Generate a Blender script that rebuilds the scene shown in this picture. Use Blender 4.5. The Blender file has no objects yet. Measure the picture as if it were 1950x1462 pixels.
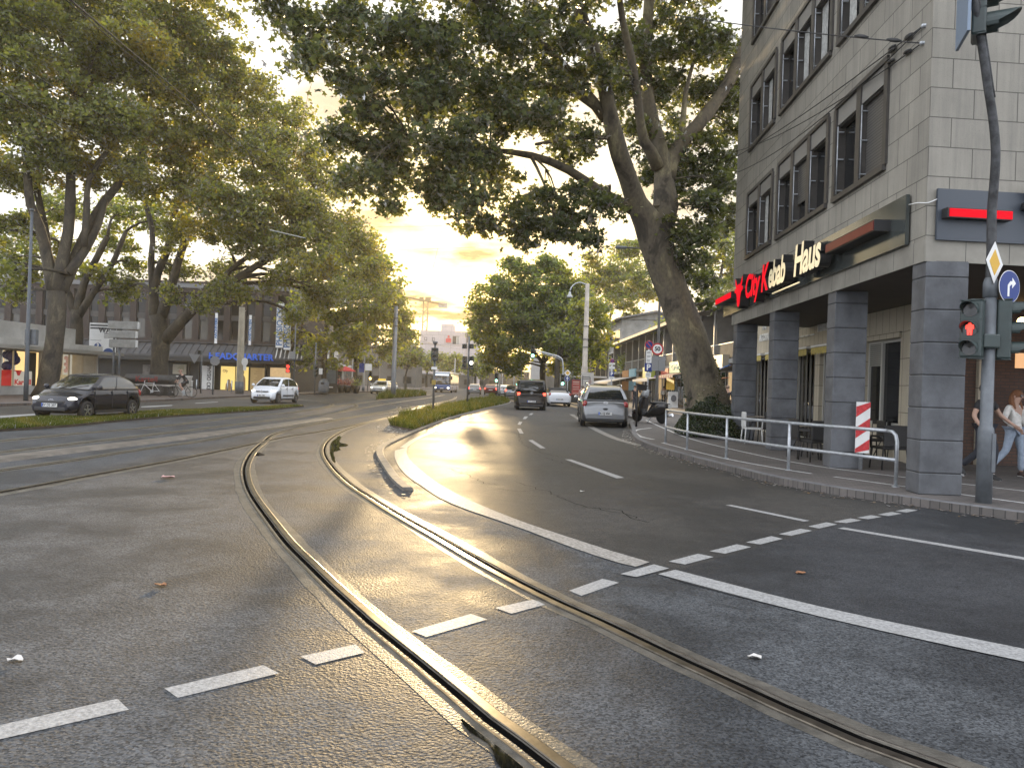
import bpy, bmesh, math, random
import numpy as np
from math import radians, sin, cos, pi, atan2, sqrt, hypot
from mathutils import Vector, Matrix, Euler
from mathutils.geometry import tessellate_polygon

random.seed(7)
NR = np.random.default_rng(11)
SC = bpy.context.scene
COL = SC.collection

# ------------------------------------------------------------------ camera, sky, sun, exposure
EYE, FOC, ROLL = 1.6, 1464.0, radians(1.9)      # eye height in metres, focal length in photo pixels, tilt of the handheld phone
cam_data = bpy.data.cameras.new('camera')
cam_data.sensor_width = 36.0
cam_data.lens = 36.0 * FOC / 1950.0
cam_data.clip_start = 0.05
cam_data.clip_end = 3000.0
cam = bpy.data.objects.new('camera', cam_data)
COL.objects.link(cam)
cam.matrix_world = Matrix.Translation((0, 0, EYE)) @ Matrix.Rotation(radians(90), 4, 'X') @ Matrix.Rotation(ROLL, 4, 'Z')
SC.camera = cam

SUN_AZ, SUN_EL = radians(-3.8), radians(5.3)     # azimuth measured from +Y towards +X
w = bpy.data.worlds.new('World'); SC.world = w; w.use_nodes = True
nt = w.node_tree; nt.nodes.clear()
def wn(t, **k):
    n = nt.nodes.new(t)
    for a, b in k.items(): setattr(n, a, b)
    return n
out = wn('ShaderNodeOutputWorld'); bg = wn('ShaderNodeBackground')
sky = wn('ShaderNodeTexSky', sky_type='NISHITA', sun_disc=False)
sky.sun_elevation = SUN_EL; sky.sun_rotation = SUN_AZ
sky.air_density = 1.0; sky.dust_density = 2.2; sky.ozone_density = 1.5
tc = wn('ShaderNodeTexCoord')
sep = wn('ShaderNodeSeparateXYZ'); nt.links.new(tc.outputs['Generated'], sep.inputs[0])
zc = wn('ShaderNodeMath', operation='MAXIMUM'); nt.links.new(sep.outputs['Z'], zc.inputs[0]); zc.inputs[1].default_value = 0.0
zo = wn('ShaderNodeMath', operation='ADD'); nt.links.new(zc.outputs[0], zo.inputs[0]); zo.inputs[1].default_value = 0.09
dx = wn('ShaderNodeMath', operation='DIVIDE'); dy = wn('ShaderNodeMath', operation='DIVIDE')
nt.links.new(sep.outputs['X'], dx.inputs[0]); nt.links.new(zo.outputs[0], dx.inputs[1])
nt.links.new(sep.outputs['Y'], dy.inputs[0]); nt.links.new(zo.outputs[0], dy.inputs[1])
cmb = wn('ShaderNodeCombineXYZ'); nt.links.new(dx.outputs[0], cmb.inputs[0]); nt.links.new(dy.outputs[0], cmb.inputs[1])
mpc = wn('ShaderNodeMapping'); nt.links.new(cmb.outputs[0], mpc.inputs[0]); mpc.inputs['Location'].default_value = (1.7, 3.3, 0.4)
cn = wn('ShaderNodeTexNoise'); nt.links.new(mpc.outputs[0], cn.inputs['Vector'])
cn.inputs['Scale'].default_value = 1.25; cn.inputs['Detail'].default_value = 7; cn.inputs['Roughness'].default_value = 0.55
cr = wn('ShaderNodeValToRGB'); nt.links.new(cn.outputs['Fac'], cr.inputs[0])
cr.color_ramp.elements[0].position = 0.49; cr.color_ramp.elements[1].position = 0.60
# thin warm cloud: lifts the dull blue of the high sky and greys the glare near the sun
sat = wn('ShaderNodeHueSaturation'); sat.inputs['Saturation'].default_value = 0.75
nt.links.new(sky.outputs[0], sat.inputs['Color'])
sunv = (sin(SUN_AZ) * cos(SUN_EL), cos(SUN_AZ) * cos(SUN_EL), sin(SUN_EL))
dot = wn('ShaderNodeVectorMath', operation='DOT_PRODUCT'); nt.links.new(tc.outputs['Generated'], dot.inputs[0]); dot.inputs[1].default_value = sunv
ccol = wn('ShaderNodeValToRGB'); nt.links.new(dot.outputs['Value'], ccol.inputs[0])
e = ccol.color_ramp.elements
e[0].position = 0.0; e[0].color = (5.6, 5.8, 6.2, 1)
e[1].position = 1.0; e[1].color = (3.0, 1.85, .75, 1)
e2 = ccol.color_ramp.elements.new(0.92); e2.color = (3.9, 3.6, 3.1, 1); e2 = ccol.color_ramp.elements.new(0.975); e2.color = (3.1, 2.25, 1.2, 1)
veil = wn('ShaderNodeMix', data_type='RGBA', blend_type='MIX')      # bright veil over the sky, extra brightness added behind the camera to light the street
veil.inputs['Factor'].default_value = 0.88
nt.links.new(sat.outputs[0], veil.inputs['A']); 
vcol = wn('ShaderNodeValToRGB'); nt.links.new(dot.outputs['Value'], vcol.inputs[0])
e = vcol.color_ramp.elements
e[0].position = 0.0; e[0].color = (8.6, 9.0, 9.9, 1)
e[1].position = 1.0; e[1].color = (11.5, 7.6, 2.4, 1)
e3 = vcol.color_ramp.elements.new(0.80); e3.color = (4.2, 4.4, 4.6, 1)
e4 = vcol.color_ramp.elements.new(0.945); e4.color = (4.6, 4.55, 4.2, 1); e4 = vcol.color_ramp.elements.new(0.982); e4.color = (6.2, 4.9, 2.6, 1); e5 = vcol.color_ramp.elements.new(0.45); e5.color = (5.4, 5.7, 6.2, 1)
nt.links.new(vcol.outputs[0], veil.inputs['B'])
mixc = wn('ShaderNodeMix', data_type='RGBA', blend_type='MIX')
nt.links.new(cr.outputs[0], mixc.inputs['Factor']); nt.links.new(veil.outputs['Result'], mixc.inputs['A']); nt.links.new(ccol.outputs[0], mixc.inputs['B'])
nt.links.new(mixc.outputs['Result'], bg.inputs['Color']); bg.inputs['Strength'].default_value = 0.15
nt.links.new(bg.outputs[0], out.inputs['Surface'])

sl = bpy.data.lights.new('sun', 'SUN'); sl.energy = 3.4; sl.angle = radians(1.0); sl.color = (1.0, 0.72, 0.38)
so = bpy.data.objects.new('sun', sl); COL.objects.link(so)
so.rotation_euler = Vector(sunv).to_track_quat('Z', 'Y').to_euler()
so.location = (0, 0, 60)

SC.view_settings.view_transform = 'Standard'; SC.view_settings.look = 'None'
SC.view_settings.exposure = 1.08; SC.view_settings.gamma = 1.0; SC.view_settings.use_curve_mapping = False
SC.cycles.max_bounces = 7; SC.cycles.diffuse_bounces = 3; SC.cycles.glossy_bounces = 3
SC.cycles.transmission_bounces = 4; SC.cycles.transparent_max_bounces = 6
SC.cycles.sample_clamp_indirect = 6.0
SC.cycles.use_denoising = True

# ------------------------------------------------------------------ where a photo point lies in the place
def uv(px, py):
    a, b = px - 975.0, py - 731.0
    return a * cos(ROLL) + b * sin(ROLL), -a * sin(ROLL) + b * cos(ROLL)
def G(px, py, z=0.0):                            # the ground point seen there
    u, v = uv(px, py); Y = FOC * (EYE - z) / v
    return Vector((u / FOC * Y, Y, z))
def P(px, py, Y):                                # the point seen there at distance Y
    u, v = uv(px, py)
    return Vector((u / FOC * Y, Y, EYE - v / FOC * Y))
def spline(pts, step=0.4, closed=False):
    pts = [Vector(p) for p in pts]; n = len(pts); res = []
    for i in range(n - 1):
        p0 = pts[max(i - 1, 0)]; p1 = pts[i]; p2 = pts[i + 1]; p3 = pts[min(i + 2, n - 1)]
        k = max(1, int((p2 - p1).length / step))
        d = [max((b - a).length, 1e-4) ** 0.5 for a, b in ((p0, p1), (p1, p2), (p2, p3))]
        m1 = (p2 - p1) if i == 0 else ((p1 - p0) / d[0] - (p2 - p0) / (d[0] + d[1]) + (p2 - p1) / d[1]) * d[1]
        m2 = (p2 - p1) if i == n - 2 else ((p2 - p1) / d[1] - (p3 - p1) / (d[1] + d[2]) + (p3 - p2) / d[2]) * d[1]
        for j in range(k):
            t = j / k
            res.append((2*t**3 - 3*t*t + 1) * p1 + (t**3 - 2*t*t + t) * m1 + (-2*t**3 + 3*t*t) * p2 + (t**3 - t*t) * m2)
    res.append(pts[-1]); return res

# ------------------------------------------------------------------ mesh building
class MB:
    def __init__(s): s.v = []; s.f = []; s.m = []; s.sm = []
    def add(s, vs, fs, mat=0, smooth=False):
        o = len(s.v); s.v += [tuple(p) for p in vs]
        for q in fs: s.f.append([o + i for i in q]); s.m.append(mat); s.sm.append(smooth)
        return s
    def box(s, a, b, mat=0, M=None):
        x0, y0, z0 = a; x1, y1, z1 = b
        vs = [Vector(p) for p in ((x0,y0,z0),(x1,y0,z0),(x1,y1,z0),(x0,y1,z0),(x0,y0,z1),(x1,y0,z1),(x1,y1,z1),(x0,y1,z1))]
        if M is not None: vs = [M @ p for p in vs]
        return s.add(vs, [(0,3,2,1),(4,5,6,7),(0,1,5,4),(1,2,6,5),(2,3,7,6),(3,0,4,7)], mat)
    def rbox(s, a, b, r, mat=0, M=None):           # box with its vertical edges rounded and top/bottom edges chamfered
        x0, y0, z0 = a; x1, y1, z1 = b; r = min(r, (x1-x0)*.49, (y1-y0)*.49); c = min(r, (z1-z0)*.45)
        rings = []
        for z, ins in ((z0, c), (z0 + c, 0), (z1 - c, 0), (z1, c)):
            ring = []
            for cx, cy, a0 in ((x1-r, y1-r, 0), (x0+r, y1-r, 90), (x0+r, y0+r, 180), (x1-r, y0+r, 270)):
                for k in range(4):
                    t = radians(a0 + 30*k); rr = r - ins*.6
                    ring.append(Vector((cx + rr*cos(t), cy + rr*sin(t), z)))
            rings.append(ring)
        return s.loft(rings, mat, M=M, caps=True)
    def loft(s, rings, mat=0, M=None, caps=True, smooth=False, closed=True):
        n = len(rings[0]); vs = [Vector(p) for r in rings for p in r]
        if M is not None: vs = [M @ p for p in vs]
        fs = []
        for i in range(len(rings) - 1):
            for j in range(n if closed else n - 1):
                k = (j + 1) % n; fs.append((i*n+j, i*n+k, (i+1)*n+k, (i+1)*n+j))
        s.add(vs, fs, mat, smooth)
        if caps:
            o = len(s.v) - len(vs)
            s.f.append([o + j for j in range(n)][::-1]); s.m.append(mat); s.sm.append(False)
            s.f.append([o + (len(rings)-1)*n + j for j in range(n)]); s.m.append(mat); s.sm.append(False)
        return s
    def tube(s, pts, rad, n=8, mat=0, caps=True, smooth=True, M=None, squash=1.0):
        pts = [Vector(p) for p in pts]; k = len(pts)
        if not hasattr(rad, '__len__'): rad = [rad] * k
        rings = []; ref = None
        for i in range(k):
            d = (pts[min(i+1, k-1)] - pts[max(i-1, 0)])
            d = d.normalized() if d.length > 1e-9 else Vector((0, 0, 1))
            if ref is None: ref = Vector((1, 0, 0)) if abs(d.x) < 0.8 else Vector((0, 1, 0))
            a = ref - d * ref.dot(d); a.normalize(); b = d.cross(a); ref = a
            rings.append([pts[i] + (a * cos(2*pi*j/n) + b * sin(2*pi*j/n) * squash) * rad[i] for j in range(n)])
        return s.loft(rings, mat, M=M, caps=caps, smooth=smooth)
    def cyl(s, p0, p1, r0, r1=None, n=16, mat=0, smooth=True, M=None):
        return s.tube([p0, p1], [r0, r0 if r1 is None else r1], n, mat, True, smooth, M)
    def lathe(s, prof, c=(0,0,0), n=16, mat=0, smooth=True, M=None):   # profile of (radius, z) about the vertical through c
        rings = [[(c[0] + r*cos(2*pi*j/n), c[1] + r*sin(2*pi*j/n), c[2] + z) for j in range(n)] for r, z in prof]
        return s.loft(rings, mat, M=M, smooth=smooth)
    def ball(s, c, r, mat=0, n=12, k=8, sc=(1,1,1), M=None):
        prof = []; rings = []
        for i in range(k + 1):
            t = -pi/2 + pi*i/k; rr = max(cos(t), 0.02)
            rings.append([(c[0] + r*sc[0]*rr*cos(2*pi*j/n), c[1] + r*sc[1]*rr*sin(2*pi*j/n), c[2] + r*sc[2]*sin(t)) for j in range(n)])
        return s.loft(rings, mat, M=M, smooth=True)
    def prism(s, poly, d0, d1, mat=0, M=None, smooth=False):           # polygon in (x, z), extruded in y from d0 to d1
        n = len(poly); vs = [Vector((x, d0, z)) for x, z in poly] + [Vector((x, d1, z)) for x, z in poly]
        if M is not None: vs = [M @ p for p in vs]
        tri = tessellate_polygon([[Vector((x, z, 0)) for x, z in poly]])
        fs = [tuple(t) for t in tri] + [tuple(n + i for i in reversed(t)) for t in tri]
        o = len(s.v); s.add(vs, fs, mat)
        s.add(vs, [(j, (j+1) % n, n + (j+1) % n, n + j) for j in range(n)], mat, smooth); return s
    def sheet(s, poly, z=0.0, mat=0):              # flat polygon at height z
        poly = [Vector((p[0], p[1], 0)) for p in poly]
        tri = tessellate_polygon([poly])
        vs = [(p.x, p.y, z) for p in poly]; fs = []
        for t in tri:
            a, b, c = (poly[i] for i in t)
            fs.append(tuple(t) if (b - a).cross(c - a).z > 0 else tuple(reversed(t)))
        return s.add(vs, fs, mat)
    def slab(s, poly, z0, z1, mat=0):
        s.sheet(poly, z1, mat); n = len(poly)
        return s.add([(p[0], p[1], z0) for p in poly] + [(p[0], p[1], z1) for p in poly], [(j, (j+1) % n, n + (j+1) % n, n + j) for j in range(n)], mat)
    def ribbon(s, path, offs, mat=0, smooth=False):  # path swept by (offset to the right, height) pairs
        path = [Vector(p) for p in path]; k = len(path); rows = []
        for i in range(k):
            d = path[min(i+1, k-1)] - path[max(i-1, 0)]; d.z = 0; d.normalize(); r = Vector((d.y, -d.x, 0))
            rows.append([path[i] + r * o + Vector((0, 0, z)) for o, z in offs])
        n = len(offs)
        return s.add([p for r in rows for p in r], [(i*n+j, i*n+j+1, (i+1)*n+j+1, (i+1)*n+j) for i in range(k-1) for j in range(n-1)], mat, smooth)
    def build(s, name, mats, parent=None, loc=None, rz=None, M=None):
        me = bpy.data.meshes.new(name); me.from_pydata(s.v, [], s.f); me.update()
        mats = mats if isinstance(mats, (list, tuple)) else [mats]
        for x in mats: me.materials.append(x)
        me.polygons.foreach_set('material_index', s.m); me.polygons.foreach_set('use_smooth', s.sm)
        bm = bmesh.new(); bm.from_mesh(me); bmesh.ops.recalc_face_normals(bm, faces=bm.faces); bm.to_mesh(me); bm.free()
        o = bpy.data.objects.new(name, me); COL.objects.link(o)
        if parent is not None: o.parent = parent
        if loc is not None: o.location = loc
        if rz is not None: o.rotation_euler = (0, 0, rz)
        if M is not None: o.matrix_local = M
        return o

def tag(o, label=None, cat=None, group=None, kind=None):
    if label: o['label'] = label
    if cat: o['category'] = cat
    if group: o['group'] = group
    if kind: o['kind'] = kind
    return o
def thing(name, label, cat, loc=(0, 0, 0), rz=0.0, group=None):
    o = bpy.data.objects.new(name, None); COL.objects.link(o); o.empty_display_size = 0.3
    o.location = loc; o.rotation_euler = (0, 0, rz)
    return tag(o, label, cat, group)
def struct(o): o['kind'] = 'structure'; return o
KIDS = {}
def copy_thing(src, loc, rz=None, label=None, scale=None, group=None):
    c = src.copy(); COL.objects.link(c); c.location = loc
    if rz is not None: c.rotation_euler = (0, 0, rz)
    if label: c['label'] = label
    if scale: c.scale = scale
    if group: c['group'] = group
    for ch in list(src.children):
        d = ch.copy(); COL.objects.link(d); d.parent = c
        for g in list(ch.children):
            q = g.copy(); COL.objects.link(q); q.parent = d
    return c
def text_geo(body, size, extrude=0.0, shear=0.0, bold=0.0, align='CENTER', spacing=1.0, res=3):
    cu = bpy.data.curves.new('t', 'FONT'); cu.body = body; cu.size = size; cu.extrude = extrude; cu.shear = shear
    cu.offset = bold; cu.align_x = align; cu.align_y = 'CENTER'; cu.space_character = spacing; cu.resolution_u = res
    ob = bpy.data.objects.new('t', cu); COL.objects.link(ob)
    dg = bpy.context.evaluated_depsgraph_get(); dg.update()
    me = ob.evaluated_get(dg).to_mesh()
    vs = [v.co.copy() for v in me.vertices]; fs = [list(p.vertices) for p in me.polygons]
    bpy.data.objects.remove(ob); bpy.data.curves.remove(cu)
    return vs, fs
TX = {}
def add_text(mb, body, size, M, mat=0, **k):       # text lies in local XY facing +Z, placed by M
    key = (body, size, tuple(sorted(k.items())))
    if key not in TX: TX[key] = text_geo(body, size, **k)
    vs, fs = TX[key]
    mb.add([M @ v for v in vs], fs, mat)
def face_M(p, right, up):                          # matrix whose X is right, Y is up, Z faces out
    r = Vector(right).normalized(); u = Vector(up); u = (u - r * u.dot(r)).normalized(); n = r.cross(u)
    M = Matrix((r, u, n)).transposed().to_4x4(); M.translation = Vector(p); return M

# ------------------------------------------------------------------ materials
MATS = {}
def mat(name, col=(.5,.5,.5), rough=.6, metal=0.0, var=0.0, scale=3.0, bump=0.0, bscale=40.0, emit=None, estr=0.0, trans=0.0, spec=None, coat=0.0, alpha=1.0, col2=None, detail=4):
    if name in MATS: return MATS[name]
    m = bpy.data.materials.new(name); m.use_nodes = True; t = m.node_tree; b = t.nodes['Principled BSDF']
    b.inputs['Roughness'].default_value = rough; b.inputs['Metallic'].default_value = metal
    b.inputs['Base Color'].default_value = (*col, 1)
    if spec is not None: b.inputs['Specular IOR Level'].default_value = spec
    if coat: b.inputs['Coat Weight'].default_value = coat; b.inputs['Coat Roughness'].default_value = 0.05
    if trans: b.inputs['Transmission Weight'].default_value = trans
    if alpha < 1: b.inputs['Alpha'].default_value = alpha
    if emit: b.inputs['Emission Color'].default_value = (*emit, 1); b.inputs['Emission Strength'].default_value = estr
    tcn = t.nodes.new('ShaderNodeTexCoord')
    if var or col2:
        n = t.nodes.new('ShaderNodeTexNoise'); n.inputs['Scale'].default_value = scale; n.inputs['Detail'].default_value = detail
        n.inputs['Roughness'].default_value = .65
        t.links.new(tcn.outputs['Object'], n.inputs['Vector'])
        r = t.nodes.new('ShaderNodeValToRGB'); t.links.new(n.outputs['Fac'], r.inputs[0])
        a = tuple(c * (1 - var) for c in col); c2 = col2 if col2 else tuple(min(1, c * (1 + var)) for c in col)
        r.color_ramp.elements[0].position = .36; r.color_ramp.elements[0].color = (*a, 1)
        r.color_ramp.elements[1].position = .66; r.color_ramp.elements[1].color = (*c2, 1)
        t.links.new(r.outputs[0], b.inputs['Base Color'])
    if bump:
        n2 = t.nodes.new('ShaderNodeTexNoise'); n2.inputs['Scale'].default_value = bscale; n2.inputs['Detail'].default_value = 3
        t.links.new(tcn.outputs['Object'], n2.inputs['Vector'])
        bp = t.nodes.new('ShaderNodeBump'); bp.inputs['Strength'].default_value = bump; bp.inputs['Distance'].default_value = .01
        t.links.new(n2.outputs['Fac'], bp.inputs['Height']); t.links.new(bp.outputs[0], b.inputs['Normal'])
    MATS[name] = m; return m
def nodes(m): return m.node_tree, m.node_tree.nodes['Principled BSDF']
def mk(t, typ, **k):
    n = t.nodes.new(typ)
    for a, b in k.items():
        if a in n.inputs: n.inputs[a].default_value = b
        else: setattr(n, a, b)
    return n

def asphalt(name, dark, light, tint, grain=95, rough=(.5, .75), bumps=.55, patch=.45):
    m = mat(name, dark, .6, spec=.28); t, b = nodes(m)
    g = mk(t, 'ShaderNodeNewGeometry')
    n1 = mk(t, 'ShaderNodeTexNoise', Scale=grain, Detail=2.0); t.links.new(g.outputs['Position'], n1.inputs['Vector'])
    n2 = mk(t, 'ShaderNodeTexNoise', Scale=patch, Detail=6.0, Roughness=.62); t.links.new(g.outputs['Position'], n2.inputs['Vector'])
    n3 = mk(t, 'ShaderNodeTexNoise', Scale=4.5, Detail=5.0, Roughness=.7); t.links.new(g.outputs['Position'], n3.inputs['Vector'])
    n4 = mk(t, 'ShaderNodeTexNoise', Scale=grain * .62, Detail=3.0, Roughness=.75); t.links.new(g.outputs['Position'], n4.inputs['Vector'])
    vo = mk(t, 'ShaderNodeTexVoronoi', Scale=grain * .6); t.links.new(g.outputs['Position'], vo.inputs['Vector'])
    r1 = mk(t, 'ShaderNodeValToRGB'); vc = mk(t, 'ShaderNodeSeparateColor'); vo2 = mk(t, 'ShaderNodeTexVoronoi', Scale=grain); t.links.new(g.outputs['Position'], vo2.inputs['Vector']); t.links.new(vo2.outputs['Color'], vc.inputs[0])
    av = mk(t, 'ShaderNodeMix', data_type='FLOAT'); av.inputs['Factor'].default_value = .45; t.links.new(vc.outputs[0], av.inputs['A']); t.links.new(n4.outputs['Fac'], av.inputs['B']); t.links.new(av.outputs['Result'], r1.inputs[0])
    r1.color_ramp.elements[0].position = .22; r1.color_ramp.elements[1].position = .82
    r1.color_ramp.elements[0].color = (*dark, 1); r1.color_ramp.elements[1].color = (*light, 1)
    r2 = mk(t, 'ShaderNodeValToRGB'); t.links.new(n2.outputs['Fac'], r2.inputs[0])
    r2.color_ramp.elements[0].position = .43; r2.color_ramp.elements[1].position = .57
    r2.color_ramp.elements[0].color = (.64, .65, .67, 1); r2.color_ramp.elements[1].color = (*tint, 1)
    mu = mk(t, 'ShaderNodeMix', data_type='RGBA', blend_type='MULTIPLY'); mu.inputs['Factor'].default_value = 1
    t.links.new(r1.outputs[0], mu.inputs['A']); t.links.new(r2.outputs[0], mu.inputs['B'])
    r3 = mk(t, 'ShaderNodeValToRGB'); t.links.new(n3.outputs['Fac'], r3.inputs[0])
    r3.color_ramp.elements[0].position = .35; r3.color_ramp.elements[1].position = .7
    r3.color_ramp.elements[0].color = (.8, .8, .8, 1); r3.color_ramp.elements[1].color = (1.2, 1.2, 1.2, 1)
    mu2 = mk(t, 'ShaderNodeMix', data_type='RGBA', blend_type='MULTIPLY'); mu2.inputs['Factor'].default_value = 1
    t.links.new(mu.outputs['Result'], mu2.inputs['A']); t.links.new(r3.outputs[0], mu2.inputs['B'])
    t.links.new(mu2.outputs['Result'], b.inputs['Base Color'])
    mr = mk(t, 'ShaderNodeMapRange'); t.links.new(n2.outputs['Fac'], mr.inputs['Value'])
    mr.inputs['From Min'].default_value = .38; mr.inputs['From Max'].default_value = .62
    mr.inputs['To Min'].default_value = rough[0]; mr.inputs['To Max'].default_value = rough[1]
    t.links.new(mr.outputs[0], b.inputs['Roughness'])
    ad = mk(t, 'ShaderNodeMath', operation='ADD'); t.links.new(n1.outputs['Fac'], ad.inputs[0]); t.links.new(vo.outputs['Distance'], ad.inputs[1])
    bp = mk(t, 'ShaderNodeBump', Strength=bumps, Distance=.006); t.links.new(ad.outputs[0], bp.inputs['Height']); t.links.new(bp.outputs[0], b.inputs['Normal'])
    return m
def bricky(name, c1, c2, mortar, bw, bh, msize=.012, rough=.75, axes='XZ', var=.25, scale=1.2, offset=.5, bump=.4, speck=0.0, use_pos=False, streak=0.0):
    m = mat(name, c1, rough); t, b = nodes(m)
    tcn = mk(t, 'ShaderNodeTexCoord'); sp = mk(t, 'ShaderNodeSeparateXYZ')
    src = mk(t, 'ShaderNodeNewGeometry').outputs['Position'] if use_pos else tcn.outputs['Object']
    t.links.new(src, sp.inputs[0]); cb = mk(t, 'ShaderNodeCombineXYZ')
    t.links.new(sp.outputs[axes[0]], cb.inputs[0]); t.links.new(sp.outputs[axes[1]], cb.inputs[1])
    br = mk(t, 'ShaderNodeTexBrick', offset=offset); t.links.new(cb.outputs[0], br.inputs['Vector'])
    br.inputs['Scale'].default_value = 1.0; br.inputs['Brick Width'].default_value = bw; br.inputs['Row Height'].default_value = bh
    br.inputs['Mortar Size'].default_value = msize; br.inputs['Mortar Smooth'].default_value = .1; br.inputs['Bias'].default_value = 0
    br.inputs['Color1'].default_value = (*c1, 1); br.inputs['Color2'].default_value = (*c2, 1); br.inputs['Mortar'].default_value = (*mortar, 1)
    n = mk(t, 'ShaderNodeTexNoise', Scale=scale, Detail=6.0, Roughness=.7); t.links.new(src, n.inputs['Vector'])
    r = mk(t, 'ShaderNodeValToRGB'); t.links.new(n.outputs['Fac'], r.inputs[0])
    r.color_ramp.elements[0].position = .3; r.color_ramp.elements[1].position = .7
    r.color_ramp.elements[0].color = (1-var, 1-var, 1-var*.95, 1); r.color_ramp.elements[1].color = (1+var*.6, 1+var*.6, 1+var*.6, 1)
    mu = mk(t, 'ShaderNodeMix', data_type='RGBA', blend_type='MULTIPLY'); mu.inputs['Factor'].default_value = 1
    t.links.new(br.outputs['Color'], mu.inputs['A']); t.links.new(r.outputs[0], mu.inputs['B'])
    last = mu.outputs['Result']
    if streak:
        mp = mk(t, 'ShaderNodeMapping'); mp.inputs['Scale'].default_value = (5.0, 5.0, .28); t.links.new(src, mp.inputs[0])
        ns = mk(t, 'ShaderNodeTexNoise', Scale=1.0, Detail=6.0, Roughness=.75); t.links.new(mp.outputs[0], ns.inputs['Vector'])
        rs = mk(t, 'ShaderNodeValToRGB'); t.links.new(ns.outputs['Fac'], rs.inputs[0]); rs.color_ramp.elements[0].position = .30; rs.color_ramp.elements[1].position = .58
        rs.color_ramp.elements[0].color = (1-streak, 1-streak, 1-streak, 1); rs.color_ramp.elements[1].color = (1.05, 1.04, 1.02, 1)
        mus = mk(t, 'ShaderNodeMix', data_type='RGBA', blend_type='MULTIPLY'); mus.inputs['Factor'].default_value = 1
        t.links.new(last, mus.inputs['A']); t.links.new(rs.outputs[0], mus.inputs['B']); last = mus.outputs['Result']
    n2 = mk(t, 'ShaderNodeTexNoise', Scale=60.0, Detail=2.0); t.links.new(src, n2.inputs['Vector'])
    if speck:
        r2 = mk(t, 'ShaderNodeValToRGB'); t.links.new(n2.outputs['Fac'], r2.inputs[0])
        r2.color_ramp.elements[0].position = .3; r2.color_ramp.elements[1].position = .42
        r2.color_ramp.elements[0].color = (1-speck,)*3 + (1,); r2.color_ramp.elements[1].color = (1, 1, 1, 1)
        mu2 = mk(t, 'ShaderNodeMix', data_type='RGBA', blend_type='MULTIPLY'); mu2.inputs['Factor'].default_value = 1
        t.links.new(last, mu2.inputs['A']); t.links.new(r2.outputs[0], mu2.inputs['B']); last = mu2.outputs['Result']
    t.links.new(last, b.inputs['Base Color'])
    if bump:
        bp = mk(t, 'ShaderNodeBump', Strength=bump, Distance=.006, invert=True); t.links.new(br.outputs['Fac'], bp.inputs['Height']); t.links.new(bp.outputs[0], b.inputs['Normal'])
    return m
def leaf_mat(name, dark, light, yellow, tr=.45, scale=.5, yel=(.55, .75), ior=1.18, thru=(2.7, 2.55, .95)):
    m = bpy.data.materials.new(name); m.use_nodes = True; t = m.node_tree; t.nodes.clear(); MATS[name] = m
    o = mk(t, 'ShaderNodeOutputMaterial'); at = mk(t, 'ShaderNodeAttribute', attribute_name='leaf_tone')
    r = mk(t, 'ShaderNodeValToRGB'); t.links.new(at.outputs['Fac'], r.inputs[0])
    r.color_ramp.elements[0].color = (*dark, 1); r.color_ramp.elements[1].color = (*light, 1)
    g = mk(t, 'ShaderNodeNewGeometry'); n = mk(t, 'ShaderNodeTexNoise', Scale=scale, Detail=3.0); t.links.new(g.outputs['Position'], n.inputs['Vector'])
    r2 = mk(t, 'ShaderNodeValToRGB'); t.links.new(n.outputs['Fac'], r2.inputs[0])
    r2.color_ramp.elements[0].position = yel[0]; r2.color_ramp.elements[1].position = yel[1]
    mx = mk(t, 'ShaderNodeMix', data_type='RGBA', blend_type='MIX'); t.links.new(r2.outputs[0], mx.inputs['Factor'])
    t.links.new(r.outputs[0], mx.inputs['A']); mx.inputs['B'].default_value = (*yellow, 1)
    d = mk(t, 'ShaderNodeBsdfDiffuse'); tl = mk(t, 'ShaderNodeBsdfTranslucent'); gl = mk(t, 'ShaderNodeBsdfGlossy', Roughness=.5)
    t.links.new(mx.outputs['Result'], d.inputs['Color'])
    br = mk(t, 'ShaderNodeMix', data_type='RGBA', blend_type='MULTIPLY'); br.inputs['Factor'].default_value = 1
    t.links.new(mx.outputs['Result'], br.inputs['A']); br.inputs['B'].default_value = (*thru, 1); t.links.new(br.outputs['Result'], tl.inputs['Color'])
    m1 = mk(t, 'ShaderNodeMixShader'); m1.inputs[0].default_value = tr; t.links.new(d.outputs[0], m1.inputs[1]); t.links.new(tl.outputs[0], m1.inputs[2])
    fr = mk(t, 'ShaderNodeFresnel'); fr.inputs[0].default_value = ior
    m2 = mk(t, 'ShaderNodeMixShader'); t.links.new(fr.outputs[0], m2.inputs[0]); t.links.new(m1.outputs[0], m2.inputs[1]); t.links.new(gl.outputs[0], m2.inputs[2])
    t.links.new(m2.outputs[0], o.inputs['Surface']); return m
def glass_mat(name, tint=(.03,.035,.04), rough=.03, spec=.8):
    return mat(name, tint, rough, spec=spec)
def lamp_mat(name, col, s): return mat(name, (.02,.02,.02), .3, emit=col, estr=s)

STEEL = mat('galvanised_steel', (.42,.44,.46), .42, .6, var=.18, scale=9, bump=.05)
DARKMETAL = mat('dark_painted_metal', (.045,.05,.05), .5, .2, var=.25, scale=8)
GREYPAINT = mat('grey_paint', (.105,.115,.125), .5, .1, var=.18, scale=5)
BLACK = mat('black_plastic', (.012,.012,.013), .5)
RUBBER = mat('tyre_rubber', (.016,.016,.017), .8, var=.2, scale=20)
WHITE = mat('white_sign_face', (.72,.72,.70), .45, var=.05, scale=4)
CHROME = mat('bright_alloy', (.62,.63,.65), .25, 1.0)
CONCRETE = mat('pale_concrete', (.34,.32,.29), .85, var=.2, scale=2.5, bump=.3)
CARGLASS = mat('car_glass', (.012,.014,.016), .03, spec=.9, coat=.6)
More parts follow.
